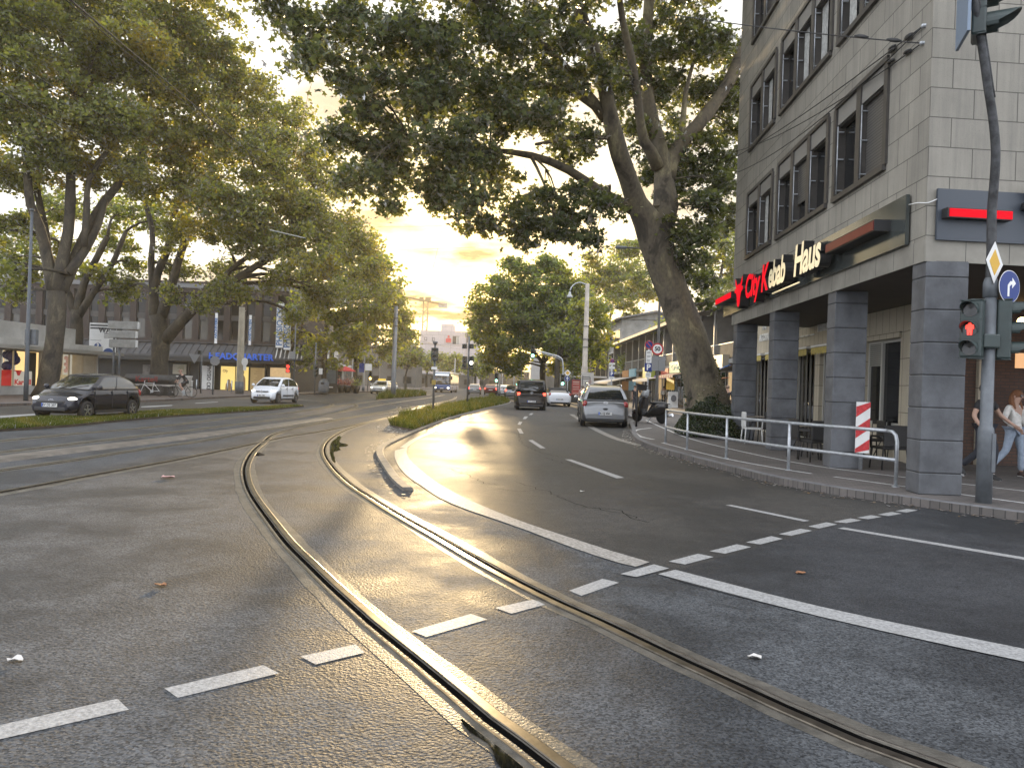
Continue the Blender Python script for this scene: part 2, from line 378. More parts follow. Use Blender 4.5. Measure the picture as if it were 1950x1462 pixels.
# ------------------------------------------------------------------ ground, roads, kerbs, markings, rails
M_TRAM = asphalt('track_asphalt', (.012,.0135,.0155), (.080,.085,.091), (1.34,1.34,1.34), grain=85, rough=(.58,.8), bumps=.6, patch=.75)
M_ROAD = asphalt('road_asphalt', (.016,.016,.016), (.072,.070,.067), (1.15,1.12,1.08), grain=120, rough=(.6,.72), bumps=.45, patch=.3)
M_NEW = asphalt('crossing_asphalt', (.012,.013,.015), (.056,.059,.063), (1.1,1.1,1.12), grain=110, rough=(.6,.7), bumps=.5, patch=.35)
M_LROAD = asphalt('left_road_asphalt', (.02,.02,.02), (.07,.067,.063), (1.2,1.15,1.08), grain=90, rough=(.5,.62), bumps=.4, patch=.2)
M_PAVE = bricky('pavement_blocks', (.095,.086,.078), (.13,.115,.105), (.045,.042,.04), .22, .11, .006, .8, 'XY', .35, .6, use_pos=True)
M_LPAVE = bricky('left_pavement_blocks', (.085,.065,.052), (.12,.09,.075), (.04,.035,.03), .3, .3, .01, .75, 'XY', .3, .4, use_pos=True)
M_PAINT = mat('road_paint', (.21,.21,.207), .6, var=.15, scale=42, bump=.4, bscale=90, col2=(.37,.37,.365), detail=8)
M_PAINTOLD = mat('worn_road_paint', (.20,.185,.165), .65, var=.25, scale=30, bump=.4, bscale=90, col2=(.36,.34,.31), detail=9)
M_KERB = mat('kerb_stone', (.13,.13,.135), .75, var=.28, scale=4, bump=.3, bscale=60)
M_KERB2 = mat('median_kerb_stone', (.13,.12,.105), .8, var=.3, scale=5, bump=.4, bscale=60)
M_RAIL = mat('rail_steel', (.20,.18,.155), .34, 1.0, var=.35, scale=6)
M_GROOVE = mat('rail_groove', (.004,.004,.004), 1.0, spec=0.0)
M_BAND = mat('rail_mortar', (.075,.069,.058), .5, var=.45, scale=5, bump=.5, bscale=55, detail=8)
M_TAR = mat('crack_tar', (.014,.014,.014), .95, spec=0.05)
M_SOIL = mat('verge_soil', (.055,.042,.028), .9, var=.4, scale=3, bump=.8, bscale=20)
M_PUDDLE_GAP = mat('puddle_and_gap_dark', (.006,.006,.005), .03, spec=.7)

ground = MB()
R0 = 900
ground.sheet([(-R0, -60), (R0, -60), (R0, R0 * 1.6), (-R0, R0 * 1.6)], 0.0)
struct(ground.build('ground', M_TRAM))

def gp(pts, z=0.0): return [G(x, y, z) for x, y in pts]
# the right kerb, from beside the camera to the parking bay and on to the far end of the street
KERB_PX = [(5200,1377),(2300,1035),(1950,993.8),(1845.8,979.4),(1705.8,958.8),(1602.9,944.4),(1555.5,936.2),(1479.4,921.8),(1397,901),(1314.7,878.5),(1250.8,860),(1216,845),(1203,832),(1202,820)]
kerb_near = spline(gp(KERB_PX), .35)
bay = [G(1202, 820), G(1201.5, 806), Vector((6.05, 36, 0)), Vector((6.3, 44, 0)), Vector((6.6, 52, 0)), Vector((6.4, 62, 0)), Vector((5.6, 80, 0)), Vector((4.0, 110, 0)), Vector((-1, 180, 0)), Vector((-12, 300, 0))]
kerb_far = spline(bay, .8)
kerb_all = kerb_near + kerb_far[1:]
# the wide white edge line left of the carriageway
EDGE_L = [(752,858),(752,872),(762,892),(782,912),(801.5,924.6),(838.5,949),(884.6,969),(933.8,986),(1007.7,1012),(1084.6,1041.5),(1177,1072),(1210.8,1080)]
EDGE_R = [(776,852),(774,861),(779,873),(801.5,895),(838.5,923),(890.8,951),(946,975),(1007.7,998.5),(1100,1029),(1161.5,1049),(1237,1071)]
left_edge = spline(gp(EDGE_L), .3)
MEDK_PX = [(800,943),(769,918.6),(745,888),(732,866),(736,853),(769,835.4),(806,818.5),(862,797),(923,780),(972.6,767)]
med_kerb = spline(gp(MEDK_PX) + [Vector((-.3, 74, 0)), Vector((-1.6, 84, 0)), Vector((-2.2, 110, 0))], .4)
# right carriageway
nearL = spline(gp([(1222,1076),(1253,1094),(1561.7,1175),(1950,1261),(2500,1370),(5200,1905)]), .3)
poly = [p for p in med_kerb if p.y > G(752,858).y][::-1]
poly += [p for p in left_edge] + nearL
poly += [p for p in kerb_all]
road = MB(); road.sheet([(p.x, p.y) for p in poly] + [(-18, 300), (-8, 180), (-2.6, 125)], .003)
struct(road.build('carriageway', M_ROAD))
# newer, darker asphalt on the near side of the crossing line
patch = MB(); patch.sheet([tuple(G(*p).xy) for p in ((1262,1091),(1300,1083),(1440,1043),(1600,998),(1760,966))] + [tuple(p.xy) for p in kerb_near if p.y < G(1760,965).y][::-1] + [tuple(p.xy) for p in nearL if p.y < G(1253,1094).y][::-1], .005)
struct(patch.build('crossing_asphalt', M_NEW))
# left carriageway
VERGE_T = [(-300,823),(0,806),(67,801),(154,796),(256,790),(385,782),(500,777),(578,774.6)]
VERGE_B = [(-300,845),(0,822),(128,813),(231,802.6),(333,793.6),(500,783),(578,774.6)]
LK = [Vector((-19.9, 8, 0)), Vector((-20.2, 22, 0)), G(0,774), G(264,766), G(385,760), G(500,754.5), Vector((-18.6, 74, 0)), Vector((-17.0, 100, 0)), Vector((-16.5, 140, 0)), Vector((-20, 300, 0))]
lkerb = spline(LK, 1.0)
lr = MB(); lr.sheet([(p.x, p.y) for p in lkerb] + [(-13, 300), (-9.5, 140), (-10, 85), (-11.3, 66)] + [tuple(G(x, y).xy) for x, y in VERGE_T[::-1]] + [(-13.5, 8)], .004)
struct(lr.build('left_road', M_LROAD))
# pavements
pv = MB(); pv.slab([(p.x, p.y) for p in kerb_all] + [(60, 300), (60, 5)], 0.0, .12)
struct(pv.build('right_pavement', M_PAVE))
pv = MB(); pv.slab([(p.x, p.y) for p in lkerb][::-1] + [(-70, 8), (-70, 300)], 0.0, .12)
struct(pv.build('left_pavement', M_LPAVE))

def kerb_stones(name, path, w, z1, m, stone=1.0, z0=0.0, side=1, lim=90):
    mb = MB(); acc = []; d = 0
    for i in range(len(path) - 1):
        acc.append(path[i]); d += (path[i+1] - path[i]).length
        if d >= stone or i == len(path) - 2:
            acc.append(path[i+1])
            seg = [p.copy() for p in acc]; a = seg[0]; b = seg[1]
            seg[0] = a + (b - a).normalized() * .012
            mb.ribbon(seg, [(0, z0), (.02 * side, z1 - .015), (.04 * side, z1), (w * side, z1), (w * side, z0)], 0)
            for q in (seg[0], ):
                dd = (seg[1] - seg[0]).normalized(); r_ = Vector((dd.y, -dd.x, 0)); mb.add([q + r_*o_ + Vector((0,0,z_)) for o_, z_ in ((0, z0), (.02*side, z1-.015), (.04*side, z1), (w*side, z1), (w*side, z0))], [(0,1,2,3,4)])
            acc = []; d = 0
        if path[i].y > lim: break
    return struct(mb.build(name, m))
kerb_stones('right_kerb', kerb_all[::-1][::-1], .16, .128, M_KERB, 1.0, side=1, lim=110)
kerb_stones('left_kerb', lkerb, .18, .13, M_KERB, 1.2, side=-1, lim=150)
rising = []
kerb_stones('median_kerb', med_kerb[1:], .17, .055, M_KERB2, .8, side=-1, lim=100)
# paler gutter strip beside the parking bay
gut = spline(gp([(1216,848),(1180,838),(1134,818),(1111,803),(1088,789)]), .4)
mb = MB(); mb.ribbon(gut, [(-.12, .009), (.14, .009)]); struct(mb.build('gutter', mat('gutter_stone', (.2,.19,.17), .6, var=.3, scale=6)))

# painted markings
mk_ = MB()
sc = 2.429
def q3(pts): mk_.sheet([tuple(G(1150 + x/sc, 860 + y/sc).xy) for x, y in pts], .0075)
for pts in [((75,568),(230,523),(302,542),(150,582)), ((298,510),(435,474),(508,489),(375,524)), ((488,462),(615,430),(682,443),(560,474)),
            ((658,421),(775,392),(828,405),(722,431)), ((808,383),(910,358),(965,367),(868,391)), ((945,347),(1030,328),(1080,338),(995,357)),
            ((1062,326),(1140,310),(1192,319),(1120,332)), ((1170,307),(1235,295),(1285,303),(1222,314)), ((1265,292),(1330,280),(1378,288),(1315,299)),
            ((1348,276),(1400,266),(1453,272),(1400,283)), ((563,249),(590,247),(952,321),(925,325)), ((1080,356),(1110,352),(1943,490),(2300,549),(6000,1160),(6000,1183),(2300,563),(1943,502))]: q3(pts)
sc7 = 2.4375
for ox, oy, pts in [(700,1050,((935,182),(1090,127),(1168,145),(992,206))), (700,1050,((592,262),(765,224),(838,243),(668,289))), (700,1050,((205,370),(480,290),(556,316),(272,397))),
                    (0,1000,((1393,610),(1650,553),(1693,592),(1465,647))), (0,1000,((763,758),(1222,650),(1295,688),(825,802))), (0,1000,((-140,960),(545,806),(598,857),(-80,1013)))]:
    mk_.sheet([tuple(G(ox + x/sc7, oy + y/sc7).xy) for x, y in pts], .0032)
for pts in [((1220,438),(1262,440),(1590,553),(1540,556)), ((995,320),(1020,318),(1102,370),(1070,370)), ((925,248),(948,248),(966,278),(942,278)),
            ((928,222),(938,205),(958,207),(945,225)), ((960,188),(972,172),(993,173),(980,188)), ((997,163),(1010,152),(1027,152),(1015,163))]:
    mk_.sheet([tuple(G(700 + x/3.25, 740 + y/3.25).xy) for x, y in pts], .0075)
a = spline(gp([(1253,1094),(1561.7,1175),(1950,1261),(2300,1333),(5200,1929)]), .4); b = spline(gp([(1286,1085.6),(1561.7,1156),(1950,1236.7),(2300,1305),(5200,1870)]), .4)
mk_.sheet([tuple(p.xy) for p in a] + [tuple(p.xy) for p in b[::-1]], .0075)
for pts in [((0,795.5),(68,790.5),(68,788),(0,792)), ((272,784),(331,780.5),(331,779),(272,782)), ((269,776),(328,772.8),(328,771),(269,774)), ((372,768.5),(415,766),(415,764.8),(372,767.3)), ((-160,806),(-60,800),(-60,797.5),(-160,803))]:
    mk_.sheet([tuple(G(*p).xy) for p in pts], .007)
struct(mk_.build('road_marking', M_PAINT))
mk2 = MB()
er = spline(gp(EDGE_R), .3)
mk2.sheet([tuple(p.xy) for p in left_edge] + [tuple(p.xy) for p in er[::-1]], .0075)
tail = spline(gp([(769,853),(790,838),(823,823),(851,811),(880,799),(930,784)]), .4)
mk2.ribbon(tail, [(-.10, .0075), (.06, .0075)])
struct(mk2.build('edge_line', M_PAINTOLD))
mk3 = MB()   # bicycle path lines on the right pavement
def lineon(pts, wd): mk3.ribbon(spline([G(x, y, .12) for x, y in pts], .3), [(-wd/2, .006), (wd/2, .006)])
lineon([(1230,800),(1270,818),(1310,834),(1380.5,852.5),(1499,878),(1575,890.5),(1722,909),(1824,920.6),(1950,935),(2150,957)], .09)
lineon([(1260.6,843),(1383,873.6),(1499,894.8),(1545.5,902)], .09)
lineon([(1588,908),(1722,926.6),(1824,940.7),(1950,958),(2150,985)], .09)
lineon([(1207,822),(1215,818),(1240,815)], .12); lineon([(1207,823),(1222,832),(1245,837)], .12)
struct(mk3.build('cycle_path_line', mat('pavement_paint', (.5,.5,.49), .6, var=.25, scale=9)))

# cracks in the carriageway
cr_ = MB()
for pts in [[(845,888),(900,893),(980,895),(1060,898)], [(850,892),(890,905),(925,920),(948,924)], [(945,930),(965,934),(1000,936),(1030,933),(1060,945),(1110,962),(1180,978),(1240,997)],
            [(985,918),(1010,925),(1030,933)], [(988,826),(993,843),(1020,858),(1060,869)], [(1035,871),(1075,882),(1130,895)], [(1115,966),(1160,968),(1215,988)], [(1830,1000),(1700,1010)]][:7]:
    base = spline(gp(pts), .12); rr = random.Random(len(pts) * 7 + int(pts[0][0]))
    path = [p + Vector((rr.uniform(-.05, .05), rr.uniform(-.09, .09), 0)) for p in base]
    cr_.ribbon(path, [(-.0055, .0055), (.0055, .0055)])
struct(cr_.build('road_crack', M_TAR))

# tram rails: mortar bands, running head, sunken groove, guard lip
Lp = [(868,755.5),(865,759),(842,766),(799,776),(727,787.5),(670,795),(612,806),(555,817.6),(520,828),(501.6,841.6),(482,859),(470.8,875.5),(465,893),(466,912),(472,932),(483,952),(514,995.5),(548,1039),(585,1076),(622,1112.6),(662,1149.5),(702,1186),(782,1251),(864,1319),(925.6,1372),(987,1417),(1044.6,1462),(1150,1545),(1300,1665)]
Rp = [(893,762.5),(882,766),(856,772),(813,782),(756,793),(698.5,806),(668,815.5),(645,826),(628,838),(620,849),(618,860),(623,874),(643,900),(671,925),(708,949),(754,977),(831,1020),(893,1056),(966.5,1097),(1069,1148.5),(1151,1185),(1233,1224),(1315,1263),(1397,1300),(1500,1347.5),(1640,1408),(1790,1462),(2000,1540)]
T3 = [(-300,938),(0,896),(128,878),(256,857.7),(385,839.7),(500,819.5),(560,811),(640,799),(727,784.5),(800,773),(850,763)]
T4 = [(-300,985),(0,938.5),(179.5,905),(333,877),(487,845),(545,832),(601,823.5),(670,810.5),(760,791),(850,772)]
T2 = [(-300,888),(0,861.5),(154,843.6),(308,825.6),(440,809.5),(526,799),(641,785.5),(698.5,775.5),(756,766),(822,756.5),(845,752)]
T1 = [(-300,862),(0,839.7),(154,825),(256,816.7),(385,802.6),(440,796),(540.5,786.5),(600,779),(660,771),(740,760),(820,751)]
def rail(mb, pts, bandl, bandr, step=.25, headw=.052, flip=1, z=0.0, ext=0, turn=0.0):
    p = spline(gp(pts), step)
    for k_ in range(int(ext / step)):
        d_ = (p[-1] - p[-2]).normalized(); p.append(p[-1] + (Matrix.Rotation(-turn * step, 3, 'Z') @ d_) * step)
    p = [Vector((q.x, q.y, z)) for q in p]
    f = flip
    rr = random.Random(int(pts[0][1]))
    k = len(p); jl = [1 + .22 * sin(i * .37 + rr.random()) + rr.uniform(-.1, .1) for i in range(k)]
    for i0, i1, w_, sgn in ((0, k, bandl, -1), (0, k, bandr, 1)):
        if w_ <= 0: continue
        rows = []
        for i in range(k):
            d = p[min(i+1, k-1)] - p[max(i-1, 0)]; d.normalize(); r = Vector((d.y, -d.x, 0))
            rows.append([p[i] + r * sgn * .02 + Vector((0, 0, .007)), p[i] + r * sgn * (.1 + w_ * jl[i if sgn > 0 else k - 1 - i]) + Vector((0, 0, .0015))])
        mb.add([q for r in rows for q in r], [(2*i, 2*i+1, 2*i+3, 2*i+2) for i in range(k-1)], 2)
    mb.ribbon(p, [(-.042*f, .0040), (.03*f, .0040)], 1)
    mb.ribbon(p, [(.03*f, .0045), (.03*f, .013), (.036*f, .0155), ((.036+headw)*f, .0155), ((.044+headw)*f, .012), ((.044+headw)*f, .003)], 0)
    mb.ribbon(p, [(-.058*f, .003), (-.056*f, .011), (-.044*f, .0125), (-.042*f, .004)], 0)
mb = MB(); rail(mb, Lp, .075, .06, flip=-1, ext=9, turn=-.022); rail(mb, Rp, .06, .075, flip=1, ext=9, turn=-.022)
struct(mb.build('curved_tram_track', [M_RAIL, M_GROOVE, M_BAND]))
mb = MB(); rail(mb, T1, .12, .12, .6); rail(mb, T2, .12, .12, .6)
struct(mb.build('far_tram_track', [M_RAIL, M_GROOVE, M_BAND]))
mb = MB(); rail(mb, T3, .12, .06, .5); rail(mb, T4, .04, .08, .5, headw=.05, flip=-1)
struct(mb.build('straight_tram_track', [M_RAIL, M_GROOVE, M_BAND]))
mb = MB()
for pts in [[(545,787.5),(600,779.5),(622,774.5),(632,771.5),(628,768),(612,765.5),(569,761.6),(500,757)], [(641,786),(665,778.5),(678,773.5),(672,769.5),(645,766),(583,761.5),(520,757.5)],
            [(700,789),(745,781),(759,777),(757,773.5),(740,771),(690,767)], [(756,792),(790,784.5),(806,779.5),(800,775.5),(780,772.5),(756,770.5),(710,766)]]:
    rail(mb, pts, .06, .06, .35)
struct(mb.build('branch_tram_track', [M_RAIL, M_GROOVE, M_BAND]))
# low concrete lip between the two tracks
lip = spline(gp([(-300,913),(60,868),(150,857),(300,840),(400,827),(500,814),(560,805.5),(620,797)]), .5)
mb = MB(); mb.ribbon(lip, [(.30, .0), (.26, .035), (.18, .05), (-.18, .05), (-.26, .035), (-.30, .0)], smooth=True)
struct(mb.build('track_lip', mat('lip_concrete', (.12,.105,.09), .5, var=.35, scale=3, bump=.4)))
# puddle inside the curve; the dark strip outside paints a gap's shadow
def wet(pts, ox, oy, k):
    c = [G(ox + x/k, oy + y/k) for x, y in pts]; c = spline(c + [c[0]], .05); rr = random.Random(9)
    mb.sheet([(p.x + rr.gauss(0, .006), p.y + rr.gauss(0, .010)) for p in c[:-1]], .0062)
mb = MB(); wet(((775,310),(800,292),(812,300),(806,335),(850,345),(842,356),(800,362),(806,378),(768,392),(772,430),(772,462),(760,452),(747,420),(740,380),(750,335)), 400, 740, 3.248)
wet(((268,402),(300,396),(338,408),(318,415),(280,416)), 400, 740, 3.248)
seg_ = [p for p in spline(gp(Lp), .06) if G(835, 1345).y > p.y > G(1100, 1500).y]; rr = random.Random(4); ring_l, ring_r = [], []
for i in range(1, len(seg_) - 1):
    d_ = (seg_[i+1] - seg_[i-1]).normalized(); r_ = Vector((d_.y, -d_.x, 0)); f_ = min(1, i / 6)
    ring_r.append(seg_[i] + r_ * .095); ring_l.append(seg_[i] + r_ * (.095 + f_ * (.05 + .025 * sin(i * .9) + rr.uniform(0, .02))))
mb.sheet([tuple(p.xy) for p in ring_r] + [tuple(p.xy) for p in ring_l[::-1]], .0062)
if 0: mb.sheet([tuple(G(400 + x/3.248, 740 + y/3.248).xy) for x, y in ((772,300),(800,278),(822,285),(815,330),(885,345),(840,360),(800,362),(820,380),(762,392),(772,430),(775,468),(760,455),(745,420),(737,380),(745,330))], .0068)
if 0: mb.sheet([tuple(G(400 + x/3.248, 740 + y/3.248).xy) for x, y in ((268,402),(300,395),(345,408),(318,416),(280,418))], .0068)
if 0: mb.sheet([tuple(G(700 + x/2.4375, 1050 + y/2.4375).xy) for x, y in ((300,700),(330,705),(420,775),(560,890),(690,1000),(740,1060),(620,1060),(560,975),(480,900),(400,800),(350,745))], .0068)
struct(mb.build('puddle_and_gap_shade', M_PUDDLE_GAP))
# verges: earth base here, grass below
med_in = [p + Vector((-.0, 0, 0)) for p in med_kerb if p.y > 22]
MED_T = [(741.5,812),(761.7,796),(807.6,784.6),(850,775),(888,767.4),(902,763)]
mt = gp(MED_T) + [Vector((-2.3, 76, 0)), Vector((-3.0, 110, 0))]
med_poly = [p for p in med_kerb if p.y > G(790,825).y] + mt[::-1] + [G(741.5, 812)]
def inset_right(path, d):
    res = []
    for i in range(len(path)):
        t = path[min(i+1, len(path)-1)] - path[max(i-1, 0)]; t.normalize(); res.append(path[i] - Vector((t.y, -t.x, 0)) * d)
    return res
mk_in = inset_right([p for p in med_kerb if p.y > G(800,822).y], .17)
MED = [(p.x, p.y) for p in mk_in] + [(p.x, p.y) for p in mt[::-1]]
LEFTV = [tuple(G(x, y).xy) for x, y in VERGE_B] + [tuple(G(x, y).xy) for x, y in VERGE_T[::-1]]
SMALLV = [tuple(G(x, y).xy) for x, y in ((716,761.5),(740,759.5),(775,757),(812,753),(800,750.5),(756,748.7),(735,753))]
for nm, pl in (('median_earth', MED), ('left_verge_earth', LEFTV), ('post_verge_earth', SMALLV)):
    mb = MB(); mb.slab(pl, 0.0, .06); struct(mb.build(nm, M_SOIL))
def in_poly(x, y, pl):
    x = np.asarray(x); y = np.asarray(y); c = np.zeros(len(x), bool); n = len(pl)
    for i in range(n):
        x0, y0 = pl[i]; x1, y1 = pl[(i+1) % n]
        if y0 == y1: continue
        c ^= ((y0 > y) != (y1 > y)) & (x < (x1 - x0) * (y - y0) / (y1 - y0) + x0)
    return c
def fast_mesh(name, V, loops_per, nface, m, tone=None, parent=None):
    me = bpy.data.meshes.new(name); nv = len(V)
    me.vertices.add(nv); me.vertices.foreach_set('co', V.astype(np.float32).ravel())
    L = loops_per.ravel().astype(np.int32); me.loops.add(len(L)); me.loops.foreach_set('vertex_index', L)
    k = loops_per.shape[1]; me.polygons.add(nface)
    me.polygons.foreach_set('loop_start', np.arange(0, nface * k, k, dtype=np.int32)); me.polygons.foreach_set('loop_total', np.full(nface, k, np.int32))
    me.update(calc_edges=True)
    if tone is not None:
        at = me.attributes.new('leaf_tone', 'FLOAT', 'POINT'); at.data.foreach_set('value', tone.astype(np.float32))
    me.materials.append(m); o = bpy.data.objects.new(name, me); COL.objects.link(o)
    if parent is not None: o.parent = parent
    return o
M_GRASS = leaf_mat('grass_blades', (.035,.05,.012), (.085,.10,.028), (.15,.125,.045), .4, 1.2, (.5, .7), ior=1.04)
def grass(name, pl, n, h0, h1, wd, z0=.06, tall=0.0, label_m=M_GRASS):
    xs = [p[0] for p in pl]; ys = [p[1] for p in pl]
    X = NR.uniform(min(xs), max(xs), n * 6); Y = NR.uniform(min(ys), max(ys), n * 6)
    k = in_poly(X, Y, pl)
    den = np.clip(1.3 - Y / 130, .25, 1); k &= NR.random(len(X)) < den
    X = X[k][:n]; Y = Y[k][:n]; n = len(X)
    h = NR.uniform(h0, h1, n) * (1 + .4 * np.sin(X * 1.7) * np.sin(Y * .9))
    if tall: h *= np.where(NR.random(n) < .12, 1 + tall * NR.random(n), 1)
    a = NR.uniform(0, 2*pi, n); ln = NR.uniform(.1, .7, n) * h; la = NR.uniform(0, 2*pi, n)
    ww = wd * NR.uniform(.6, 1.5, n) * (1 + Y / 60)
    b0 = np.stack([X - np.cos(a)*ww, Y - np.sin(a)*ww, np.full(n, z0)], 1); b1 = np.stack([X + np.cos(a)*ww, Y + np.sin(a)*ww, np.full(n, z0)], 1)
    tp = np.stack([X + np.cos(la)*ln, Y + np.sin(la)*ln, z0 + h], 1)
    V = np.stack([b0, b1, tp], 1).reshape(-1, 3)
    return tag(fast_mesh(name, V, np.arange(3*n).reshape(n, 3), n, label_m, np.repeat(NR.random(n), 3)), kind='stuff')
grass('median_grass', MED, 75000, .08, .24, .010, tall=1.1)
grass('left_verge_grass', LEFTV, 50000, .04, .11, .012)
grass('post_verge_grass', SMALLV, 9000, .15, .5, .016, tall=.8)
# fallen leaves and grit along the right kerb and beside the median
n = 900; Vl = []; 
path = [p for p in kerb_near if 4 < p.y < 32]
for i in range(n):
    p = random.choice(path); r = abs(random.gauss(0, .16)); q = p + Vector((random.uniform(-.25, .25) - r * .6, random.uniform(-.25, .25) - r * .6, .012))
    s = random.uniform(.012, .045); a = random.uniform(0, 6.28)
    Vl += [q + Vector((cos(a)*s, sin(a)*s, random.uniform(0, .015))), q + Vector((-sin(a)*s*.7, cos(a)*s*.7, .006)), q + Vector((-cos(a)*s, -sin(a)*s, random.uniform(0, .02))), q + Vector((sin(a)*s*.7, -cos(a)*s*.7, .004))]
for i in range(500):
    q = G(random.uniform(700, 790), random.uniform(818, 830) + 0, 0); 
    q = G(742 + random.gauss(0, 14), 816 + random.gauss(0, 5), 0) if i < 350 else random.choice(med_kerb[:40]) + Vector((-random.random() * .35 - .1, random.uniform(-.1, .1), 0))
    q.z = .012; s = random.uniform(.015, .05); a = random.uniform(0, 6.28)
    Vl += [q + Vector((cos(a)*s, sin(a)*s, .01)), q + Vector((-sin(a)*s*.7, cos(a)*s*.7, .006)), q + Vector((-cos(a)*s, -sin(a)*s, random.uniform(0, .02))), q + Vector((sin(a)*s*.7, -cos(a)*s*.7, .004))]
V = np.array([tuple(v) for v in Vl]); k = len(V) // 4
M_LITTER = leaf_mat('litter_leaf', (.05,.032,.016), (.16,.10,.045), (.22,.15,.06), .2, 2.0)
tag(fast_mesh('fallen_leaves', V, np.arange(4*k).reshape(k, 4), k, M_LITTER, np.repeat(NR.random(k), 4)), kind='stuff')
def scrap(px, py, s, m, label, name='litter', cat='litter'):
    p = G(px, py); mb = MB(); n = 9; rr = random.Random(int(px))
    ring = [Vector((cos(2*pi*i/n) * s * rr.uniform(.55, 1.1), sin(2*pi*i/n) * s * rr.uniform(.4, 1.0), .008 + rr.uniform(0, .35) * s)) for i in range(n)]
    mb.add([Vector((0, 0, .012))] + ring, [(0, 1 + i, 1 + (i+1) % n) for i in range(n)])
    mb.add([Vector((q.x, q.y, q.z + .004)) for q in [Vector((0, 0, .012))] + ring], [(0, 1 + i, 1 + (i+1) % n) for i in range(n)])
    return tag(mb.build(name, m, loc=p), label, cat)
M_PAPER = mat('paper_scrap', (.55,.53,.5), .8, var=.2); M_DLEAF = mat('dry_leaf', (.24,.11,.05), .8, var=.4, scale=30)
scrap(306, 1117, .05, M_DLEAF, 'curled brown dead leaf on the grey asphalt left of the curved rails', 'dead_leaf', 'leaf')
scrap(30, 1260, .045, M_PAPER, 'small white paper scrap on the asphalt above the lower left white dash')
scrap(1436, 1254, .045, M_PAPER, 'white crumpled scrap on the asphalt below the long white edge line')
scrap(1524, 1093, .055, M_DLEAF, 'thin dry leaf lying on the dark lane beyond the dashed crossing line', 'dead_leaf', 'leaf')
scrap(318, 911, .13, mat('pink_spray_mark', (.5,.3,.28), .8), 'pinkish flattened scrap beside the straight left tram rail')
scrap(1108, 937, .05, M_PAPER, 'pale paper scrap in the carriageway beside the cracks')
# ------------------------------------------------------------------ plane trees
def bark_mat(name, base, pale, dark, sc=1.3):
    m = mat(name, base, .85); t, b = nodes(m)
    tcn = mk(t, 'ShaderNodeTexCoord'); mp = mk(t, 'ShaderNodeMapping'); mp.inputs['Scale'].default_value = (1, 1, .55); t.links.new(tcn.outputs['Object'], mp.inputs[0])
    n = mk(t, 'ShaderNodeTexNoise', Scale=sc, Detail=5.0, Roughness=.6, Distortion=.6); t.links.new(mp.outputs[0], n.inputs['Vector'])
    r = mk(t, 'ShaderNodeValToRGB'); t.links.new(n.outputs['Fac'], r.inputs[0]); r.color_ramp.interpolation = 'EASE'
    e = r.color_ramp.elements; e[0].position = .38; e[0].color = (*dark, 1); e[1].position = .64; e[1].color = (*pale, 1)
    q = e.new(.47); q.color = (*base, 1); q = e.new(.56); q.color = (base[0]*1.15, base[1]*1.15, base[2]*1.05, 1)
    n2 = mk(t, 'ShaderNodeTexNoise', Scale=14.0, Detail=4.0); t.links.new(mp.outputs[0], n2.inputs['Vector'])
    r2 = mk(t, 'ShaderNodeValToRGB'); t.links.new(n2.outputs['Fac'], r2.inputs[0]); r2.color_ramp.elements[0].position = .3; r2.color_ramp.elements[0].color = (.6,.6,.6,1); r2.color_ramp.elements[1].position = .65
    mu = mk(t, 'ShaderNodeMix', data_type='RGBA', blend_type='MULTIPLY'); mu.inputs['Factor'].default_value = .9
    t.links.new(r.outputs[0], mu.inputs['A']); t.links.new(r2.outputs[0], mu.inputs['B']); t.links.new(mu.outputs['Result'], b.inputs['Base Color'])
    bp = mk(t, 'ShaderNodeBump', Strength=.6, Distance=.03); t.links.new(n.outputs['Fac'], bp.inputs['Height'])
    bp2 = mk(t, 'ShaderNodeBump', Strength=.5, Distance=.015); t.links.new(n2.outputs['Fac'], bp2.inputs['Height']); t.links.new(bp.outputs[0], bp2.inputs['Normal'])
    t.links.new(bp2.outputs[0], b.inputs['Normal']); return m
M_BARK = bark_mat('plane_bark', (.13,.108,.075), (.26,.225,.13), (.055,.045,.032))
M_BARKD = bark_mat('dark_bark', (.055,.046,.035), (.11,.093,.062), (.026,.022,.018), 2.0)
M_LEAFN = leaf_mat('plane_leaf', (.058,.074,.041), (.135,.153,.078), (.18,.175,.062), .46, .35, (.58, .85))
M_LEAFL = leaf_mat('street_plane_leaf', (.080,.100,.044), (.175,.195,.076), (.28,.22,.05), .55, .28, (.55, .78), thru=(3.3, 2.9, .9))
M_LEAFF = leaf_mat('far_plane_leaf', (.095,.125,.042), (.185,.210,.070), (.26,.23,.055), .58, .2, (.5, .75))
M_IVY = leaf_mat('ivy_leaf', (.016,.026,.012), (.045,.060,.026), (.06,.065,.025), .2, 1.5)

